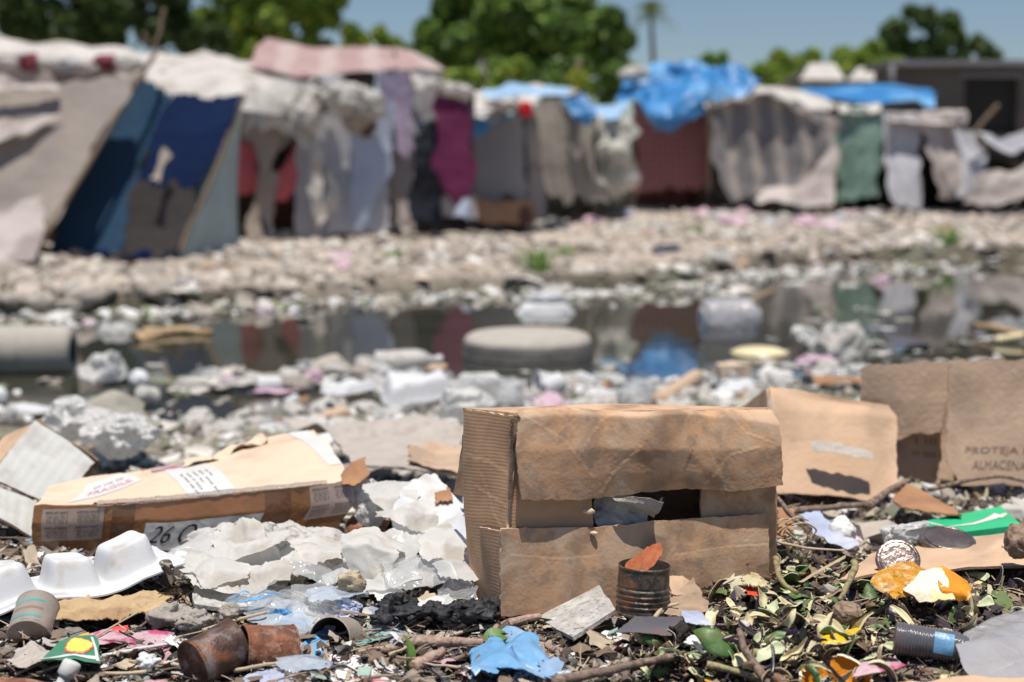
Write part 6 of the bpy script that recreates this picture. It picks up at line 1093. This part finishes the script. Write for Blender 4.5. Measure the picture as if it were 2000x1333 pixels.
# ================================================================ KITCHEN WASTE: peels
def peel_proto(seed, L_, W_, curl, bend, twist, mo, mi, wave=.3, pointy=.7):
    rs = np.random.RandomState(seed); nu, nv = 20, 7; u = np.linspace(0, 1, nu); s = np.linspace(-1, 1, nv)
    wd = W_ * (np.clip(np.sin(u * math.pi), 0, 1) ** pointy * (1 + wave * vn(np.stack([u * 4, u * 0, u * 0], -1), 1, seed)) + .02)
    ang = np.cumsum(bend / nu * (1 + .8 * vn(np.stack([u * 3, u * 0, u * 0], -1), 1, seed + 4))); cx = np.cumsum(np.cos(ang)) * L_ / nu; cz = np.cumsum(np.sin(ang)) * L_ / nu
    top = []; 
    for th in (0, .0010):
        g = np.empty((nv, nu, 3))
        for i in range(nu):
            tw = twist * (u[i] - .5); a = s * curl; r = wd[i] / max(abs(curl), .05); y = np.sin(a) * r; z = (1 - np.cos(a)) * r + th
            y2 = y * math.cos(tw) - z * math.sin(tw); z2 = y * math.sin(tw) + z * math.cos(tw); n_ = np.array([-math.sin(ang[i]), 0, math.cos(ang[i])])
            g[:, i] = np.stack([cx[i] + n_[0] * z2, y2, cz[i] + n_[2] * z2], -1)
        top.append(g)
    A = top[0].reshape(-1, 3); B = top[1].reshape(-1, 3); n0 = len(A); F1 = gridF(nv, nu); F2 = [tuple(k + n0 for k in reversed(f)) for f in F1]
    cnt = set(); 
    for f in F1:
        for a, b in zip(f, f[1:] + f[:1]): cnt.add((a, b))
    S = [(b, a, a + n0, b + n0) for a, b in cnt if (b, a) not in cnt]
    V = np.r_[A, B]; V = V - V.mean(axis=0); V = crumple(V, .0026, 26, seed, 5, 2)
    me = bpy.data.meshes.new('vegetable_peel'); me.from_pydata(V.tolist(), [], F1 + F2 + S); me.materials.append(M[mo]); me.materials.append(M[mi])
    me.polygons.foreach_set('use_smooth', [True] * len(me.polygons)); me.polygons.foreach_set('material_index', [0] * len(F1) + [1] * (len(F2) + len(S))); me.update(); return me
rp = np.random.RandomState(99)
PR = {}
def protos(key, n, mo, mi, Lr, Wr, cr, br, tw=1.2, pointy=.7):
    PR[key] = [peel_proto(int(rp.randint(1e6)), rp.uniform(*Lr), rp.uniform(*Wr), rp.uniform(*cr), rp.uniform(*br) * rp.choice([-1, 1]), rp.uniform(-tw, tw), mo, mi, pointy=pointy) for _ in range(n)]
protos('purple', 18, 'pp_out', 'p_in', (.035, .085), (.008, .014), (.7, 2.0), (.3, 2.0)); protos('green', 12, 'pg_out', 'pw_in', (.035, .08), (.009, .018), (.15, .9), (.2, 1.4))
protos('cream', 9, 'pb_out', 'p_in', (.02, .06), (.006, .012), (.3, 1.2), (.2, 1.6), pointy=.25); protos('white', 9, 'pg_out', 'pw_in', (.02, .06), (.008, .017), (.2, .9), (.2, 1.2), pointy=.22); protos('brown', 16, 'pb_out', 'p_in', (.03, .07), (.006, .012), (.6, 1.8), (.6, 2.5)); protos('shiny', 6, 'pp_out', 'pp_out', (.04, .095), (.0042, .0075), (2.4, 3.0), (.4, 2.0), pointy=.4)
PL = {'purple': 'dark purple aubergine peel curling in the heap of kitchen waste', 'green': 'green skinned peel with pale underside in the kitchen waste heap', 'cream': 'cream-coloured slice of peel in the kitchen waste heap', 'white': 'pale greenish white slice of peel in the kitchen waste heap', 'brown': 'withered brown peel curled up in the kitchen waste heap', 'shiny': 'narrow glossy black-purple pod in the kitchen waste heap'}
def drop(mesh, name, label, cat, group, pt, rot, s=1, material=None):
    o = bpy.data.objects.new(name, mesh); C.objects.link(o); o.location = tuple(pt); o.rotation_euler = rot; o.scale = (s, s, s)
    if material is not None: o.material_slots[0].link = 'OBJECT'; o.material_slots[0].material = material
    return setp(o, label, cat, group)
def heap_px(zone):
    return zone
pixels = []
for k in range(298):
    u = rp.uniform()
    if k < 60: px, py = rp.uniform(1490, 1720), rp.uniform(1105, 1200)            # pale peels by the box foot
    elif k < 110: px, py = rp.uniform(1860, 2010), rp.uniform(1085, 1240)
    else: px = rp.uniform(1290, 2010); py = 1150 + 180 * rp.uniform() ** .9 + max(0, (1420 - px) * .25)
    if 1735 < px < 1890 and 1095 < py < 1165: py += 70
    if (1735 < px < 1900 and 1215 < py < 1325) or (px > 1880 and py > 1215): px, py = (px - 330, py) if k % 2 else (rp.uniform(1500, 1900), rp.uniform(1168, 1222))
    pixels.append((px, min(py, 1340), k))
for px, py, k in pixels:
    p = G(px, py, .0); top = p[2] + (rp.uniform(.008, .05) if px > 1380 else rp.uniform(.004, .02))
    if k < 60: key = rp.choice(['white', 'green', 'green', 'white', 'cream'])
    elif k < 110: key = rp.choice(['green', 'purple', 'shiny', 'white', 'purple'])
    else: key = rp.choice(['purple', 'shiny', 'green', 'cream', 'brown', 'white'], p=[.38, .20, .08, .07, .24, .03])
    v = ray(px, py); tt = (top - CAM_H) / v.z; x, y = v.x * tt, v.y * tt
    drop(PR[key][rp.randint(len(PR[key]))], 'vegetable_peel', PL[key], 'peel', key + ' peels in the kitchen waste heap', (x, y, top), (rp.uniform(-.9, .9) + (math.pi if rp.uniform() < .5 else 0), rp.uniform(-.45, .45), rp.uniform(0, 6.28)), rp.uniform(.75, 1.12))
def peel_mass(n, keys, fx, fy, seed):
    r = np.random.RandomState(seed); Vs = []; Fs = []; mi = []; mats_ = []; b = 0
    for k in range(n):
        me = PR[keys[r.randint(len(keys))]][r.randint(6)]; V = np.array([v.co[:] for v in me.vertices]); V = xf(V, (r.uniform(-3, 3), r.uniform(-.4, .4), r.uniform(0, 6.28))) * r.uniform(.35, .75)
        px, py = fx(r), fy(r); p = G(px, py, 0); Vs.append(V + p + [0, 0, r.uniform(.004, .03)])
        ix = [mats_.index(m_) if m_ in mats_ else (mats_.append(m_), len(mats_) - 1)[1] for m_ in me.materials]
        for f in me.polygons: Fs.append(tuple(q + b for q in f.vertices)); mi.append(ix[f.material_index])
        b += len(V)
    o = mk('peelings', np.concatenate(Vs), Fs, mats_, fm=mi, origin=(0, 0, 0)); setp(o, 'small shreds of dark and pale peel filling the kitchen waste heap', 'peelings', kind='stuff')
peel_mass(1500, ['purple', 'purple', 'shiny', 'brown', 'brown', 'purple', 'shiny', 'green'], lambda r: r.uniform(1230, 2010), lambda r: 1120 + 215 * r.uniform(), 77)
# little foam beads
V, Fc = sphV(8, 12); bead = bpy.data.meshes.new('foam_bead'); bead.from_pydata((V * .0026).tolist(), [], Fc); bead.materials.append(M['bead']); bead.polygons.foreach_set('use_smooth', [True] * len(Fc))
for k in range(70):
    px, py = (rp.uniform(1380, 1460), rp.uniform(1165, 1210)) if k < 36 else (rp.uniform(1190, 1420), rp.uniform(1205, 1250)); p = G(px, py, .008)
    drop(bead, 'foam_bead', 'tiny white foam bead, one of many spilled near the upright tin', 'bead', 'spilled foam beads', p + [0, 0, .004], (0, 0, 0), rp.uniform(.7, 1.3))
# ================================================================ GENERIC LITTER (built once, copied)
def pmesh(name, V, Fc, m):
    me = bpy.data.meshes.new(name); me.from_pydata(np.asarray(V).tolist(), [], [tuple(map(int, f)) for f in Fc]); me.materials.append(M[m]); me.polygons.foreach_set('use_smooth', [True] * len(me.polygons)); me.update(); return me
GP = {}
def unitbag(seed, res=(26, 38)):
    V, Fc = sphV(*res); V = crumple(V, .42, .8, seed, 4, 1); V = crumple(V, .22, 1.6, seed + 1, 4, 2); V *= np.array([.5, .4, .28]); V[:, 2] = np.maximum(V[:, 2], -.08); V[:, 2] += .08; return V, Fc
def unitsheet(seed, am=.12, th=.01, asp=.7):
    n = 26; g = np.stack([*np.meshgrid(np.linspace(-.5, .5, n), np.linspace(-.5 * asp, .5 * asp, n)), np.zeros((n, n))], -1); r = np.random.RandomState(seed)
    g[..., :2] *= (1 + .18 * vn(g, 2.5, seed))[..., None]; g = crumple(g, am, 1.3, seed, 5, 3); g[..., 2] -= g[..., 2].min()
    V = g.reshape(-1, 3); return np.r_[V, V - [0, 0, th]], gridF(n, n, flip=True) + [tuple(k + n * n for k in f) for f in gridF(n, n)] + [(j, j + 1, j + 1 + n * n, j + n * n) for j in range(n - 1)] + [((n - 1) * n + j + 1, (n - 1) * n + j, (n - 1) * n + j + n * n, (n - 1) * n + j + 1 + n * n) for j in range(n - 1)]
def unitstone(seed):
    V, Fc = sphV(16, 22); V = V * (1 + .30 * fbm(V, 1.3, seed, 3) + .06 * fbm(V, 6, seed + 3, 2))[:, None]; V = crumple(V, .12, .8, seed, 4, 1); return V * np.array([.5, .42, .3]) + [0, 0, .15], Fc
def unittray(seed):
    n = 30; X, Y = np.meshgrid(np.linspace(-.5, .5, n), np.linspace(-.4, .4, n)); r = np.maximum(np.abs(X) / .5, np.abs(Y) / .4); c = np.clip((1 - r) / .3, 0, 1)
    sc2 = 1 - .12 * np.clip((np.abs(X) / .5) ** 4 * (np.abs(Y) / .4) ** 4, 0, 1); g = np.stack([X * sc2, Y * sc2, .16 * sm(0, 1, c) + .03 * fbm(np.stack([X, Y, X * 0], -1), 3, seed, 2)], -1); V = g.reshape(-1, 3)
    return np.r_[V, V - [0, 0, .012]], gridF(n, n, flip=True) + [tuple(k + n * n for k in f) for f in gridF(n, n)]
def unitcup(seed):
    V, Fc = lathe([(.0005, .0), (.2, .0), (.21, .01), (.29, .58), (.31, .6), (.30, .61), (.28, .58), (.2, .02), (.0005, .02)], 28, .02, seed); return xf(V, (0, R(84), 0), (-.3, 0, .28)), Fc
def unitbottle(seed):
    V, Fc = lathe([(.0005, .0), (.14, .0), (.16, .02), (.16, .2), (.148, .22), (.16, .25), (.16, .62), (.13, .72), (.06, .82), (.055, .9)], 26, .015, seed); V2, F2 = lathe([(.068, .89), (.068, .97), (.06, .98), (.0005, .98)], 18)
    return (xf(V, (0, R(88), 0), (-.5, 0, .15)), Fc), (xf(V2, (0, R(88), 0), (-.5, 0, .15)), F2)
def unitbox(seed):
    n = 10; fs = []; 
    for ax, sg in ((0, 1), (0, -1), (1, 1), (1, -1), (2, 1)):
        a, b = np.meshgrid(np.linspace(-.5, .5, n), np.linspace(-.5, .5, n)); g = np.empty((n, n, 3)); o = [q for q in range(3) if q != ax]; g[..., ax] = sg * .5; g[..., o[0]] = a; g[..., o[1]] = b
        fs.append((g.reshape(-1, 3), gridF(n, n, flip=(sg > 0) != (ax == 1))))
    V, Fc = join(fs); V = V * np.array([1, .6, .4]) + [0, 0, .2]; return crumple(V, .08, 1.2, seed, 5, 2), Fc
for k in range(7): GP.setdefault('bag', []).append(pmesh('crumpled_bag', *unitbag(200 + k), 'bag')); GP.setdefault('sheet', []).append(pmesh('crumpled_paper', *unitsheet(220 + k), 'paper')); GP.setdefault('stone', []).append(pmesh('stone', *unitstone(240 + k), 'stone'))
for k in range(4): GP.setdefault('tray', []).append(pmesh('foam_tray', *unittray(260 + k), 'foam')); GP.setdefault('cup', []).append(pmesh('plastic_cup', *unitcup(270 + k), 'foam')); GP.setdefault('carton', []).append(pmesh('crushed_carton', *unitbox(280 + k), 'kraft_grey')); GP.setdefault('card', []).append(pmesh('cardboard_scrap', *unitsheet(300 + k, .05, .02, .8), 'kraft_mid'))
for k in range(3):
    (v1, f1), (v2, f2) = unitbottle(290 + k); GP.setdefault('bottle', []).append((pmesh('plastic_bottle', v1, f1, 'film'), pmesh('bottle_cap', v2, f2, 'bluepl')))
M['whitec'] = mat('white_cloth_scrap', (.62, .60, .56), .8, .15, 6, .4, 50, objvar=.15, stain=[((.42, .37, .31), 5, .5)]); M['mudgreen'] = mat('slimy_scrap', (.20, .21, .13), .5, .3, 8, .5, 50, objvar=.25); M['greymud'] = mat('muddy_scrap', (.33, .31, .26), .8, .25, 8, .5, 50, objvar=.25)
NAMES = {'bag': ('crumpled_bag', 'bag', 'crumpled plastic bag'), 'sheet': ('crumpled_paper', 'paper', 'crumpled sheet'), 'stone': ('stone', 'stone', 'stone'), 'tray': ('foam_tray', 'foam tray', 'upturned foam food tray'), 'cup': ('plastic_cup', 'cup', 'tipped-over plastic cup'), 'carton': ('crushed_carton', 'carton', 'crushed small carton'), 'card': ('cardboard_scrap', 'cardboard', 'piece of cardboard'), 'bottle': ('plastic_bottle', 'bottle', 'empty plastic bottle')}
CW = {'bag': 'white', 'bagw': 'milky white', 'paper': 'white', 'foam': 'white', 'whitec': 'off-white', 'stone': 'tan', 'mudgreen': 'slimy green-grey', 'greymud': 'muddy grey', 'kraft_mid': 'brown', 'kraft_grey': 'grey-brown', 'kraft_lt': 'light brown', 'beigepap': 'beige', 'pinkbag': 'pink', 'bluebag': 'pale blue', 'film': 'clear', 'c_rag': 'dusty grey', 'darkcl': 'dark', 'redsh': 'red', 'brownsh': 'rust brown', 'bluepl': 'blue', 'tealfoil': 'pale teal', 'yelldisc': 'cream', 'c_pink': 'pink-red', 'tyre': 'pale grey', 'husk': 'straw coloured'}
def litter(kind, pt, s, zone, material=None, label=None, rot=None, tilt=.25, idx=None, scl=None):
    nm, cat, ph = NAMES[kind]; nm, cat, ph = {'whitec': ('cloth_scrap', 'cloth', 'torn cloth scrap'), 'greymud': ('plastic_scrap', 'plastic scrap', 'limp plastic scrap'), 'mudgreen': ('plastic_scrap', 'plastic scrap', 'limp plastic scrap')}.get(material, (nm, cat, ph)) if kind == 'sheet' else (nm, cat, ph); L_ = GP[kind]; me = L_[rp.randint(len(L_)) if idx is None else idx % len(L_)]; r = rot or (rp.uniform(-tilt, tilt), rp.uniform(-tilt, tilt), rp.uniform(0, 6.28))
    lab = label or f"{CW[material or 'stone']} {ph} {zone}"; grp = None if label else f"{CW[material or 'stone']} {ph}s {zone}"
    if kind == 'bottle':
        o = thing(nm, lab, cat, tuple(pt), r, grp); o.scale = (s, s, s)
        for q, m_ in ((me[0], M[material or 'film']), (me[1], M['bluepl'] if rp.uniform() < .2 and label is None else M['foam'])):
            c_ = bpy.data.objects.new('cap' if q is me[1] else 'body', q); C.objects.link(c_); c_.parent = o; c_.material_slots[0].link = 'OBJECT'; c_.material_slots[0].material = m_
        return o
    o = drop(me, nm, lab, cat, grp, pt, r, s, M[material] if material else None)
    if scl: o.scale = tuple(s * q for q in scl)
    return o
def zone_fill(n, fx, fy, sizes, kinds, zone, lift=-.1, avoid=None):
    done = 0; tries = 0
    while done < n and tries < n * 20:
        tries += 1; px, py = fx(), fy()
        if avoid and avoid(px, py): continue
        p = G(px, py); s = rp.uniform(*sizes) * (1 if rp.uniform() < .8 else 1.5)
        ks = list(kinds); w_ = np.array([kinds[q] for q in ks], float); kd, m_ = ks[rp.choice(len(ks), p=w_ / w_.sum())]
        litter(kd, p + [0, 0, s * lift], s, zone, m_); done += 1
U = rp.uniform
near_k = {('bag', 'bag'): 4, ('bag', 'bagw'): 3.5, ('sheet', 'paper'): 4, ('sheet', 'whitec'): 5, ('sheet', 'beigepap'): 2, ('tray', 'foam'): 3, ('stone', 'stone'): .8, ('sheet', 'greymud'): 2, ('sheet', 'mudgreen'): 1.4, ('card', 'kraft_mid'): 1.2, ('card', 'kraft_grey'): 1.6, ('carton', 'kraft_grey'): .6, ('bottle', 'film'): .8, ('cup', 'foam'): .8, ('bag', 'pinkbag'): .4, ('bag', 'bluebag'): .15, ('sheet', 'brownsh'): .7}
# shore, from the boxes to the water
av = lambda x, y: (905 < x < 1530 and y > 800) or (1480 < x and y > 760 and x < 1760) or (x > 1670 and y > 700) or (60 < x < 720 and y > 850) or (x < 190 and y > 815) or (250 < x < 620 and 770 < y < 830 and U() < .8) or (x < 420 and y < 790) or (1180 < x < 1480 and y < 752) or (735 < x < 905 and 740 < y < 806) or (615 < x < 750 and 748 < y < 802)
zone_fill(330, lambda: U(-20, 1700), lambda: U(745, 905), (.06, .15), near_k, 'strewn over the muddy near shore', avoid=av)
zone_fill(120, lambda: U(420, 2000), lambda: U(718, 765), (.06, .15), near_k, 'at the near edge of the water', lift=-.05, avoid=lambda x, y: (885 < x < 1175 and y < 745) or (1180 < x < 1490 and y < 748))
# strip right of the large box in front of the two cartons
zone_fill(70, lambda: U(1520, 2010), lambda: U(955, 1085), (.015, .05), {('stone', 'stone'): 3, ('sheet', 'whitec'): 2, ('sheet', 'greymud'): 3, ('sheet', 'beigepap'): 2, ('card', 'brownsh'): 1.4, ('bag', 'bagw'): 1.4, ('sheet', 'brownsh'): 1.2, ('sheet', 'darkcl'): 2.4, ('bag', 'pinkbag'): .3}, 'between the cartons and the peel heap', avoid=lambda x, y: 1790 < x and y > 985 and y < 1050)
# left foreground
zone_fill(190, lambda: U(0, 1250), lambda: U(1185, 1335), (.010, .034), {('bag', 'film'): 2, ('bag', 'bagw'): 1.6, ('sheet', 'pinkbag'): .5, ('sheet', 'bluebag'): .8, ('sheet', 'tealfoil'): .3, ('stone', 'stone'): 2, ('sheet', 'whitec'): 1.3, ('sheet', 'greymud'): 3, ('sheet', 'beigepap'): 2, ('sheet', 'brownsh'): 2, ('sheet', 'darkcl'): 3, ('card', 'kraft_mid'): 1, ('sheet', 'paper'): .6}, 'among the dark shreds in the near left litter', lift=0)
zone_fill(60, lambda: U(690, 960), lambda: U(900, 1180), (.02, .05), {('sheet', 'whitec'): 2, ('sheet', 'paper'): 2, ('sheet', 'beigepap'): 2, ('sheet', 'darkcl'): 2, ('sheet', 'brownsh'): 1, ('bag', 'bagw'): 1, ('card', 'kraft_grey'): 1}, 'in the gap left of the large box')
# twigs in the near litter
for k in range(60):
    px, py = U(0, 1500), U(1190, 1335); p = G(px, py, .012); a = U(0, 3.14); l = U(.02, .07); d_ = np.array([math.cos(a), math.sin(a) * .6, U(-.12, .12)]) * l
    L_ = curve([p - d_, p + [0, 0, U(-.004, .006)], p + d_], 14, .0012, k); r = U(.0012, .0032); V, Fc = tubeV(L_, np.linspace(r, r * .5, 14), 6, .15, k)
    setp(mk('twig', V, Fc, M[['bark', 'stick', 'rope', 'char'][k % 4]]), ['dark brown', 'pinkish brown', 'straw coloured', 'charred black'][k % 4] + ' twig lying among the shreds of the near litter', 'twig', ['dark', 'pinkish', 'straw', 'charred'][k % 4] + ' twigs in the near litter')
# far bank rubbish
far_k = {('sheet', 'whitec'): 4, ('bag', 'bag'): 3, ('stone', 'stone'): 2, ('sheet', 'paper'): 3, ('bag', 'pinkbag'): .35, ('sheet', 'beigepap'): 2, ('card', 'kraft_lt'): 1, ('sheet', 'darkcl'): .7, ('carton', 'kraft_grey'): .7}
zone_fill(95, lambda: U(0, 2000), lambda: U(450, 560), (.08, .22), far_k, 'on the rubble bank beyond the water', avoid=lambda x, y: x < 480 and y < 520)
zone_fill(190, lambda: U(1040, 1720), lambda: U(378, 452), (.14, .36), {('bag', 'bag'): 4, ('sheet', 'whitec'): 3, ('bag', 'pinkbag'): 1.2, ('sheet', 'paper'): 2, ('bag', 'bluebag'): .6, ('sheet', 'c_pink'): .4, ('sheet', 'beigepap'): 1, ('sheet', 'darkcl'): .4}, 'in the trash band before the far shelters')
zone_fill(30, lambda: U(0, 500), lambda: U(520, 610), (.08, .2), {('stone', 'stone'): 4, ('sheet', 'whitec'): 2}, 'on the left part of the rubble bank')
def wp(px, py): return PZ(px, py, 0.0)
for k in range(34):   # floating at the foot of the bank
    px = U(0, 2000); py = np.interp(px, [0, 300, 600, 1100, 1450, 1600, 2000], [618, 612, 584, 574, 566, 534, 524]) + U(-3, 10); p = wp(px, py); m_ = rp.choice(['whitec', 'paper', 'mudgreen', 'greymud', 'bag'])
    litter('bag' if m_ == 'bag' else 'sheet', p - [0, 0, .01], U(.1, .26), 'floating at the foot of the far bank', m_, tilt=.1)
# ================================================================ NAMED THINGS IN AND BESIDE THE WATER
def tyre(label, c, r, wd, rot, m='tyre'):
    t = thing('tyre', label, 'tyre', c, rot); pr = []
    for a in np.linspace(0, 2 * math.pi, 40, endpoint=False):
        x, z = math.cos(a), math.sin(a); k = .30 * r; e = .55
        pr.append((r - k + k * math.copysign(abs(x) ** e, x), wd / 2 * math.copysign(abs(z) ** e, z)))
    n_ = len(pr); pr.append(pr[0]); V, Fc = lathe(pr[3:21], 72, .002); mk('sidewall', V, Fc, M[m], t, world=False); V, Fc = lathe(pr[20:] + pr[1:4], 72, .002); mk('tread', V, Fc, M['rubber'], t, world=False)  # wet tread; its darker colour also paints shade on the tyre's side
    V, Fc = lathe([(r * .62, wd * .455), (r * .3, wd * .47), (.0005, wd * .46)], 60, .004); mk('mud_fill', V, Fc, M[m], t, world=False)
    V, Fc = lathe([(r * .46, wd * .30), (r * .44, wd * .34), (r * .41, wd * .30)], 60); mk('bead_ring', V, Fc, M['darkcl'], t, world=False)
    for z in (-.3, -.16, -.02): V, Fc = lathe([(r * .998, wd * z - .004), (r * 1.006, wd * z - .002), (r * 1.006, wd * z + .002), (r * .998, wd * z + .004)], 72); mk('tread_rib', V, Fc, M['rubber'], t, world=False)
    return t
p = wp(1031, 712); tyre('mud-grey car tyre lying flat in the middle of the water', (p[0], p[1] + .12, .04), .300, .18, (R(1), 0, 0))
p = wp(20, 728); t = thing('concrete_pipe', 'pale grey thick pipe end lying in the water at the left border', 'pipe', (p[0], p[1], .09), (0, R(90), R(4)))
V, Fc = lathe([(.06, .27), (.085, .275), (.105, .255), (.112, .22), (.113, -.6), (.1, -.62), (.06, -.62)], 60, .003); mk('pipe_wall', V, Fc, M['tyre'], t, world=False)
V, Fc = lathe([(.114, .0), (.119, .01), (.119, .05), (.114, .06)], 60); mk('collar', V, Fc, M['tyre'], t, world=False)
def at(kind, px, py, s, m_, label, rot=None, z=0, idx=0, scl=None): return litter(kind, (wp(px, py) + [0, 0, z]), s, '', m_, label, rot, idx=idx, scl=scl)
at('tray', 817, 800, .27, 'foam', 'bright white foam clamshell resting by the shore, left of the large box', (R(4), R(-4), .2), .05, 0, (1, .9, 1.7))
at('tray', 683, 788, .22, 'foam', 'rounded white plate by the shore, left of the foam clamshell', (0, 0, 1.0), .05, 1, (1, .8, .8))
at('bag', 950, 800, .27, 'film', 'large clear bag by the shore, right of the foam clamshell', (0, 0, .4), .03, 2, (1, .8, .95)); at('bag', 1245, 800, .17, 'film', 'clear crumpled plastic tub behind the large box', (0, 0, .9), .03, 3, (1, .9, 1.2))
at('bag', 610, 762, .085, 'pinkbag', 'round pink bag floating between trays, left of the tyre', (0, 0, .3), .03, 1, (1, 1, 1.8)); at('sheet', 540, 772, .17, 'pinkbag', 'flattened pink wrapper left of the round pink bag', (0, 0, .1), .01, 2, (1, .6, .6))
at('bag', 208, 752, .22, 'bagw', 'milky crumpled bag rising from the water, right of the pipe', (0, 0, 1.3), .02, 4, (1, .8, 1.35)); at('cup', 275, 775, .13, 'foam', 'tipped white cup near the milky crumpled bag', (0, 0, 2.0), .02, 0); at('cup', 318, 742, .12, 'whitec', 'off-white upright cup-like tub right of the milky crumpled bag', (0, R(-80), 0), .02, 1)
at('tray', 378, 752, .16, 'whitec', 'dirty off-white tray floating right of the cups', (0, 0, .2), 0, 2, (1, .6, 1.1)); at('cup', 280, 800, .12, 'whitec', 'round white tub with a dark mouth near the shore', (0, R(30), 1.2), .02, 2)
at('bottle', 800, 728, .30, 'bag', 'long white bottle floating left of the tyre', (0, 0, .12), .0, 0); at('bag', 705, 735, .12, 'film', 'small clear bag left of the long white bottle', (0, 0, .1), .0, 5); at('tray', 935, 738, .19, 'paper', 'flat white lid before the tyre', (0, 0, 0), 0, 3, (1, .5, .6))
at('sheet', 290, 665, .30, 'husk', 'splintered pale plank end floating left, behind the milky bag', (0, 0, 0), .01, 3, (.7, .5, .9)); 
V, Fc = tubeV(curve([wp(280, 658) + [0, 0, .015], wp(350, 652) + [0, 0, .02], wp(414, 655) + [0, 0, .012]], 16, .003), np.linspace(.03, .015, 16), 8, .2); setp(mk('driftwood', V, Fc, M['husk']), 'pale driftwood stick floating behind the milky bag', 'driftwood')
at('bag', 232, 650, .26, 'bagw', 'long milky bag half sunk at the foot of the far bank', (0, 0, .0), -.01, 5, (1, .4, .6)); at('bag', 98, 750, .11, 'beigepap', 'small pale bag end floating before the pipe', (0, 0, .0), 0, 2, (1, .6, .6))
at('tray', 1065, 612, .36, 'foam', 'white foam block floating behind the tyre', (0, 0, .1), 0, 0, (1, .5, .9)); at('bag', 1065, 600, .22, 'foam', 'white bag on the foam block behind the tyre', (0, 0, .1), .03, 6, (1, .5, .8))
# big clear container
p = wp(1425, 668); t = thing('plastic_container', 'large clear ribbed plastic container lying in the water at right', 'container', (p[0] - .14, p[1], .105), (0, R(90), R(8)))
V, Fc = lathe([(.0005, .0), (.10, .0), (.118, .012)] + [(.118 + .0015 * math.sin(z * 160), z) for z in np.linspace(.02, .24, 50)] + [(.10, .26), (.075, .27), (.075, .29)], 44, .003); mk('body', V, Fc, M['filmg'], t, world=False); V, Fc = lathe([(.03, -.004), (.05, -.006), (.07, -.004), (.072, 0)], 40); mk('base_ring', V, Fc, M['foam'], t, world=False)
V, Fc = lathe([(.0005, .03), (.09, .03), (.135, .012), (.14, .0), (.13, .004)], 50, .002); p = wp(1483, 692); o = mk('round_lid', V, Fc, M['yelldisc'], world=False); o.location = tuple(p + [0, 0, .0]); setp(o, 'cream yellow round lid floating left of the white bag', 'lid')
at('bag', 1640, 698, .30, 'bag', 'plump white bag with a peaked top floating at right', (0, 0, .5), 0, 1, (1, .7, 1.5)); at('bag', 1568, 680, .16, 'paper', 'small white torn bag between the lid and the plump bag', (0, R(30), .3), .02, 3, (1, .5, 1.4))
at('sheet', 1740, 680, .36, 'darkcl', 'dark grey cloth draped on the floating scum, right of the plump bag', (0, R(14), -.2), .03, 2, (1, .6, 1.1)); at('bag', 1590, 712, .13, 'pinkbag', 'pink bag before the plump white bag', (0, 0, .1), 0, 0, (1.3, .7, .8))
for q, (a0, a1, zz, m_, lab) in enumerate([((1905, 650), (2010, 672), .03, 'husk', 'pale plank floating at the right border, upper of two'), ((1940, 672), (2060, 668), .02, 'yelldisc', 'yellowish plank floating at the right border, lower of two'), ((1430, 622), (1512, 575), .03, 'husk', 'thin pole sticking out of the scum behind the clear container')]):
    A, B = wp(*a0) + [0, 0, zz], wp(*a1) + [0, 0, zz]; V, Fc = tubeV(curve([A, (A + B) / 2 + [0, 0, .02], B], 10, .004, q), .022 if q < 2 else .012, 6, .1); setp(mk('plank', V, Fc, M[m_]), lab, 'plank')
for k in range(70):   # scum and scraps on the water at right and left
    z_ = k % 3; px, py = ((U(1480, 2010), U(655, 720)) if z_ == 0 else (U(1500, 2010), U(585, 650)) if (z_ == 1 and k % 2) else (U(280, 900), U(735, 770)))
    m_ = rp.choice(['whitec', 'mudgreen', 'paper', 'greymud', 'film']); litter('bag' if m_ == 'film' else 'sheet', wp(px, py) - [0, 0, .008], U(.06, .15), 'floating on the scummy water', m_, tilt=.08)
at('card', 1640, 765, .2, 'brownsh', 'rust-brown cardboard tube end behind the plain tan box', (0, 0, 0), .04, 1); at('carton', 1430, 745, .14, 'kraft_lt', 'small pale brown carton on the shore right of the large box', (0, 0, .1), .02, 1)
V, Fc = tubeV(curve([G(1285, 800) + [0, 0, .03], G(1360, 765) + [0, 0, .06]], 12), .030, 18, .02); setp(mk('cardboard_tube', V, Fc, M['kraft_grey']), 'thick greyish cardboard tube behind the large box, slanting right', 'tube')
bowl('limp_sheet', 'muddy grey folded sheet with a dark hollow, at the water edge behind the grey carton', [[(130, 800, 4.0), (215, 768, 4.3), (270, 790, 4.2)], [(150, 830, 3.7), (240, 800, 3.8), (300, 830, 3.8)], [(180, 850, 3.5), (260, 850, 3.4), (310, 860, 3.4)]], 195, 'greymud', .03, 3.5, 'sheet', .002)
blob('plastic_bag', 'translucent bag pile between grey carton and flat box, right half', 'bag', 240, 845, 3.3, 130, 90, 'bagw', 191, .7, .25, 1.4); blob('plastic_bag', 'translucent bag pile between grey carton and flat box, left half', 'bag', 150, 820, 3.6, 130, 70, 'bagw', 192, .7, .25, 1.4)
blob('plastic_bag', 'pale bag slumped at the water edge left of the big box top corner', 'bag', 900, 790, 4.3, 110, 60, 'bagw', 193, .7, .25, 1.4)
p = G(1300, 500); o = litter('bag', p, .30, '', 'darkcl', 'dark tied bag lying on the rubble bank right of the grass tufts', (0, 0, .4), idx=1, scl=(1, .7, 1)); o = litter('card', G(1040, 440), .30, '', 'paper', 'white board scrap before the brown foot board', (0, 0, -.3), idx=1)
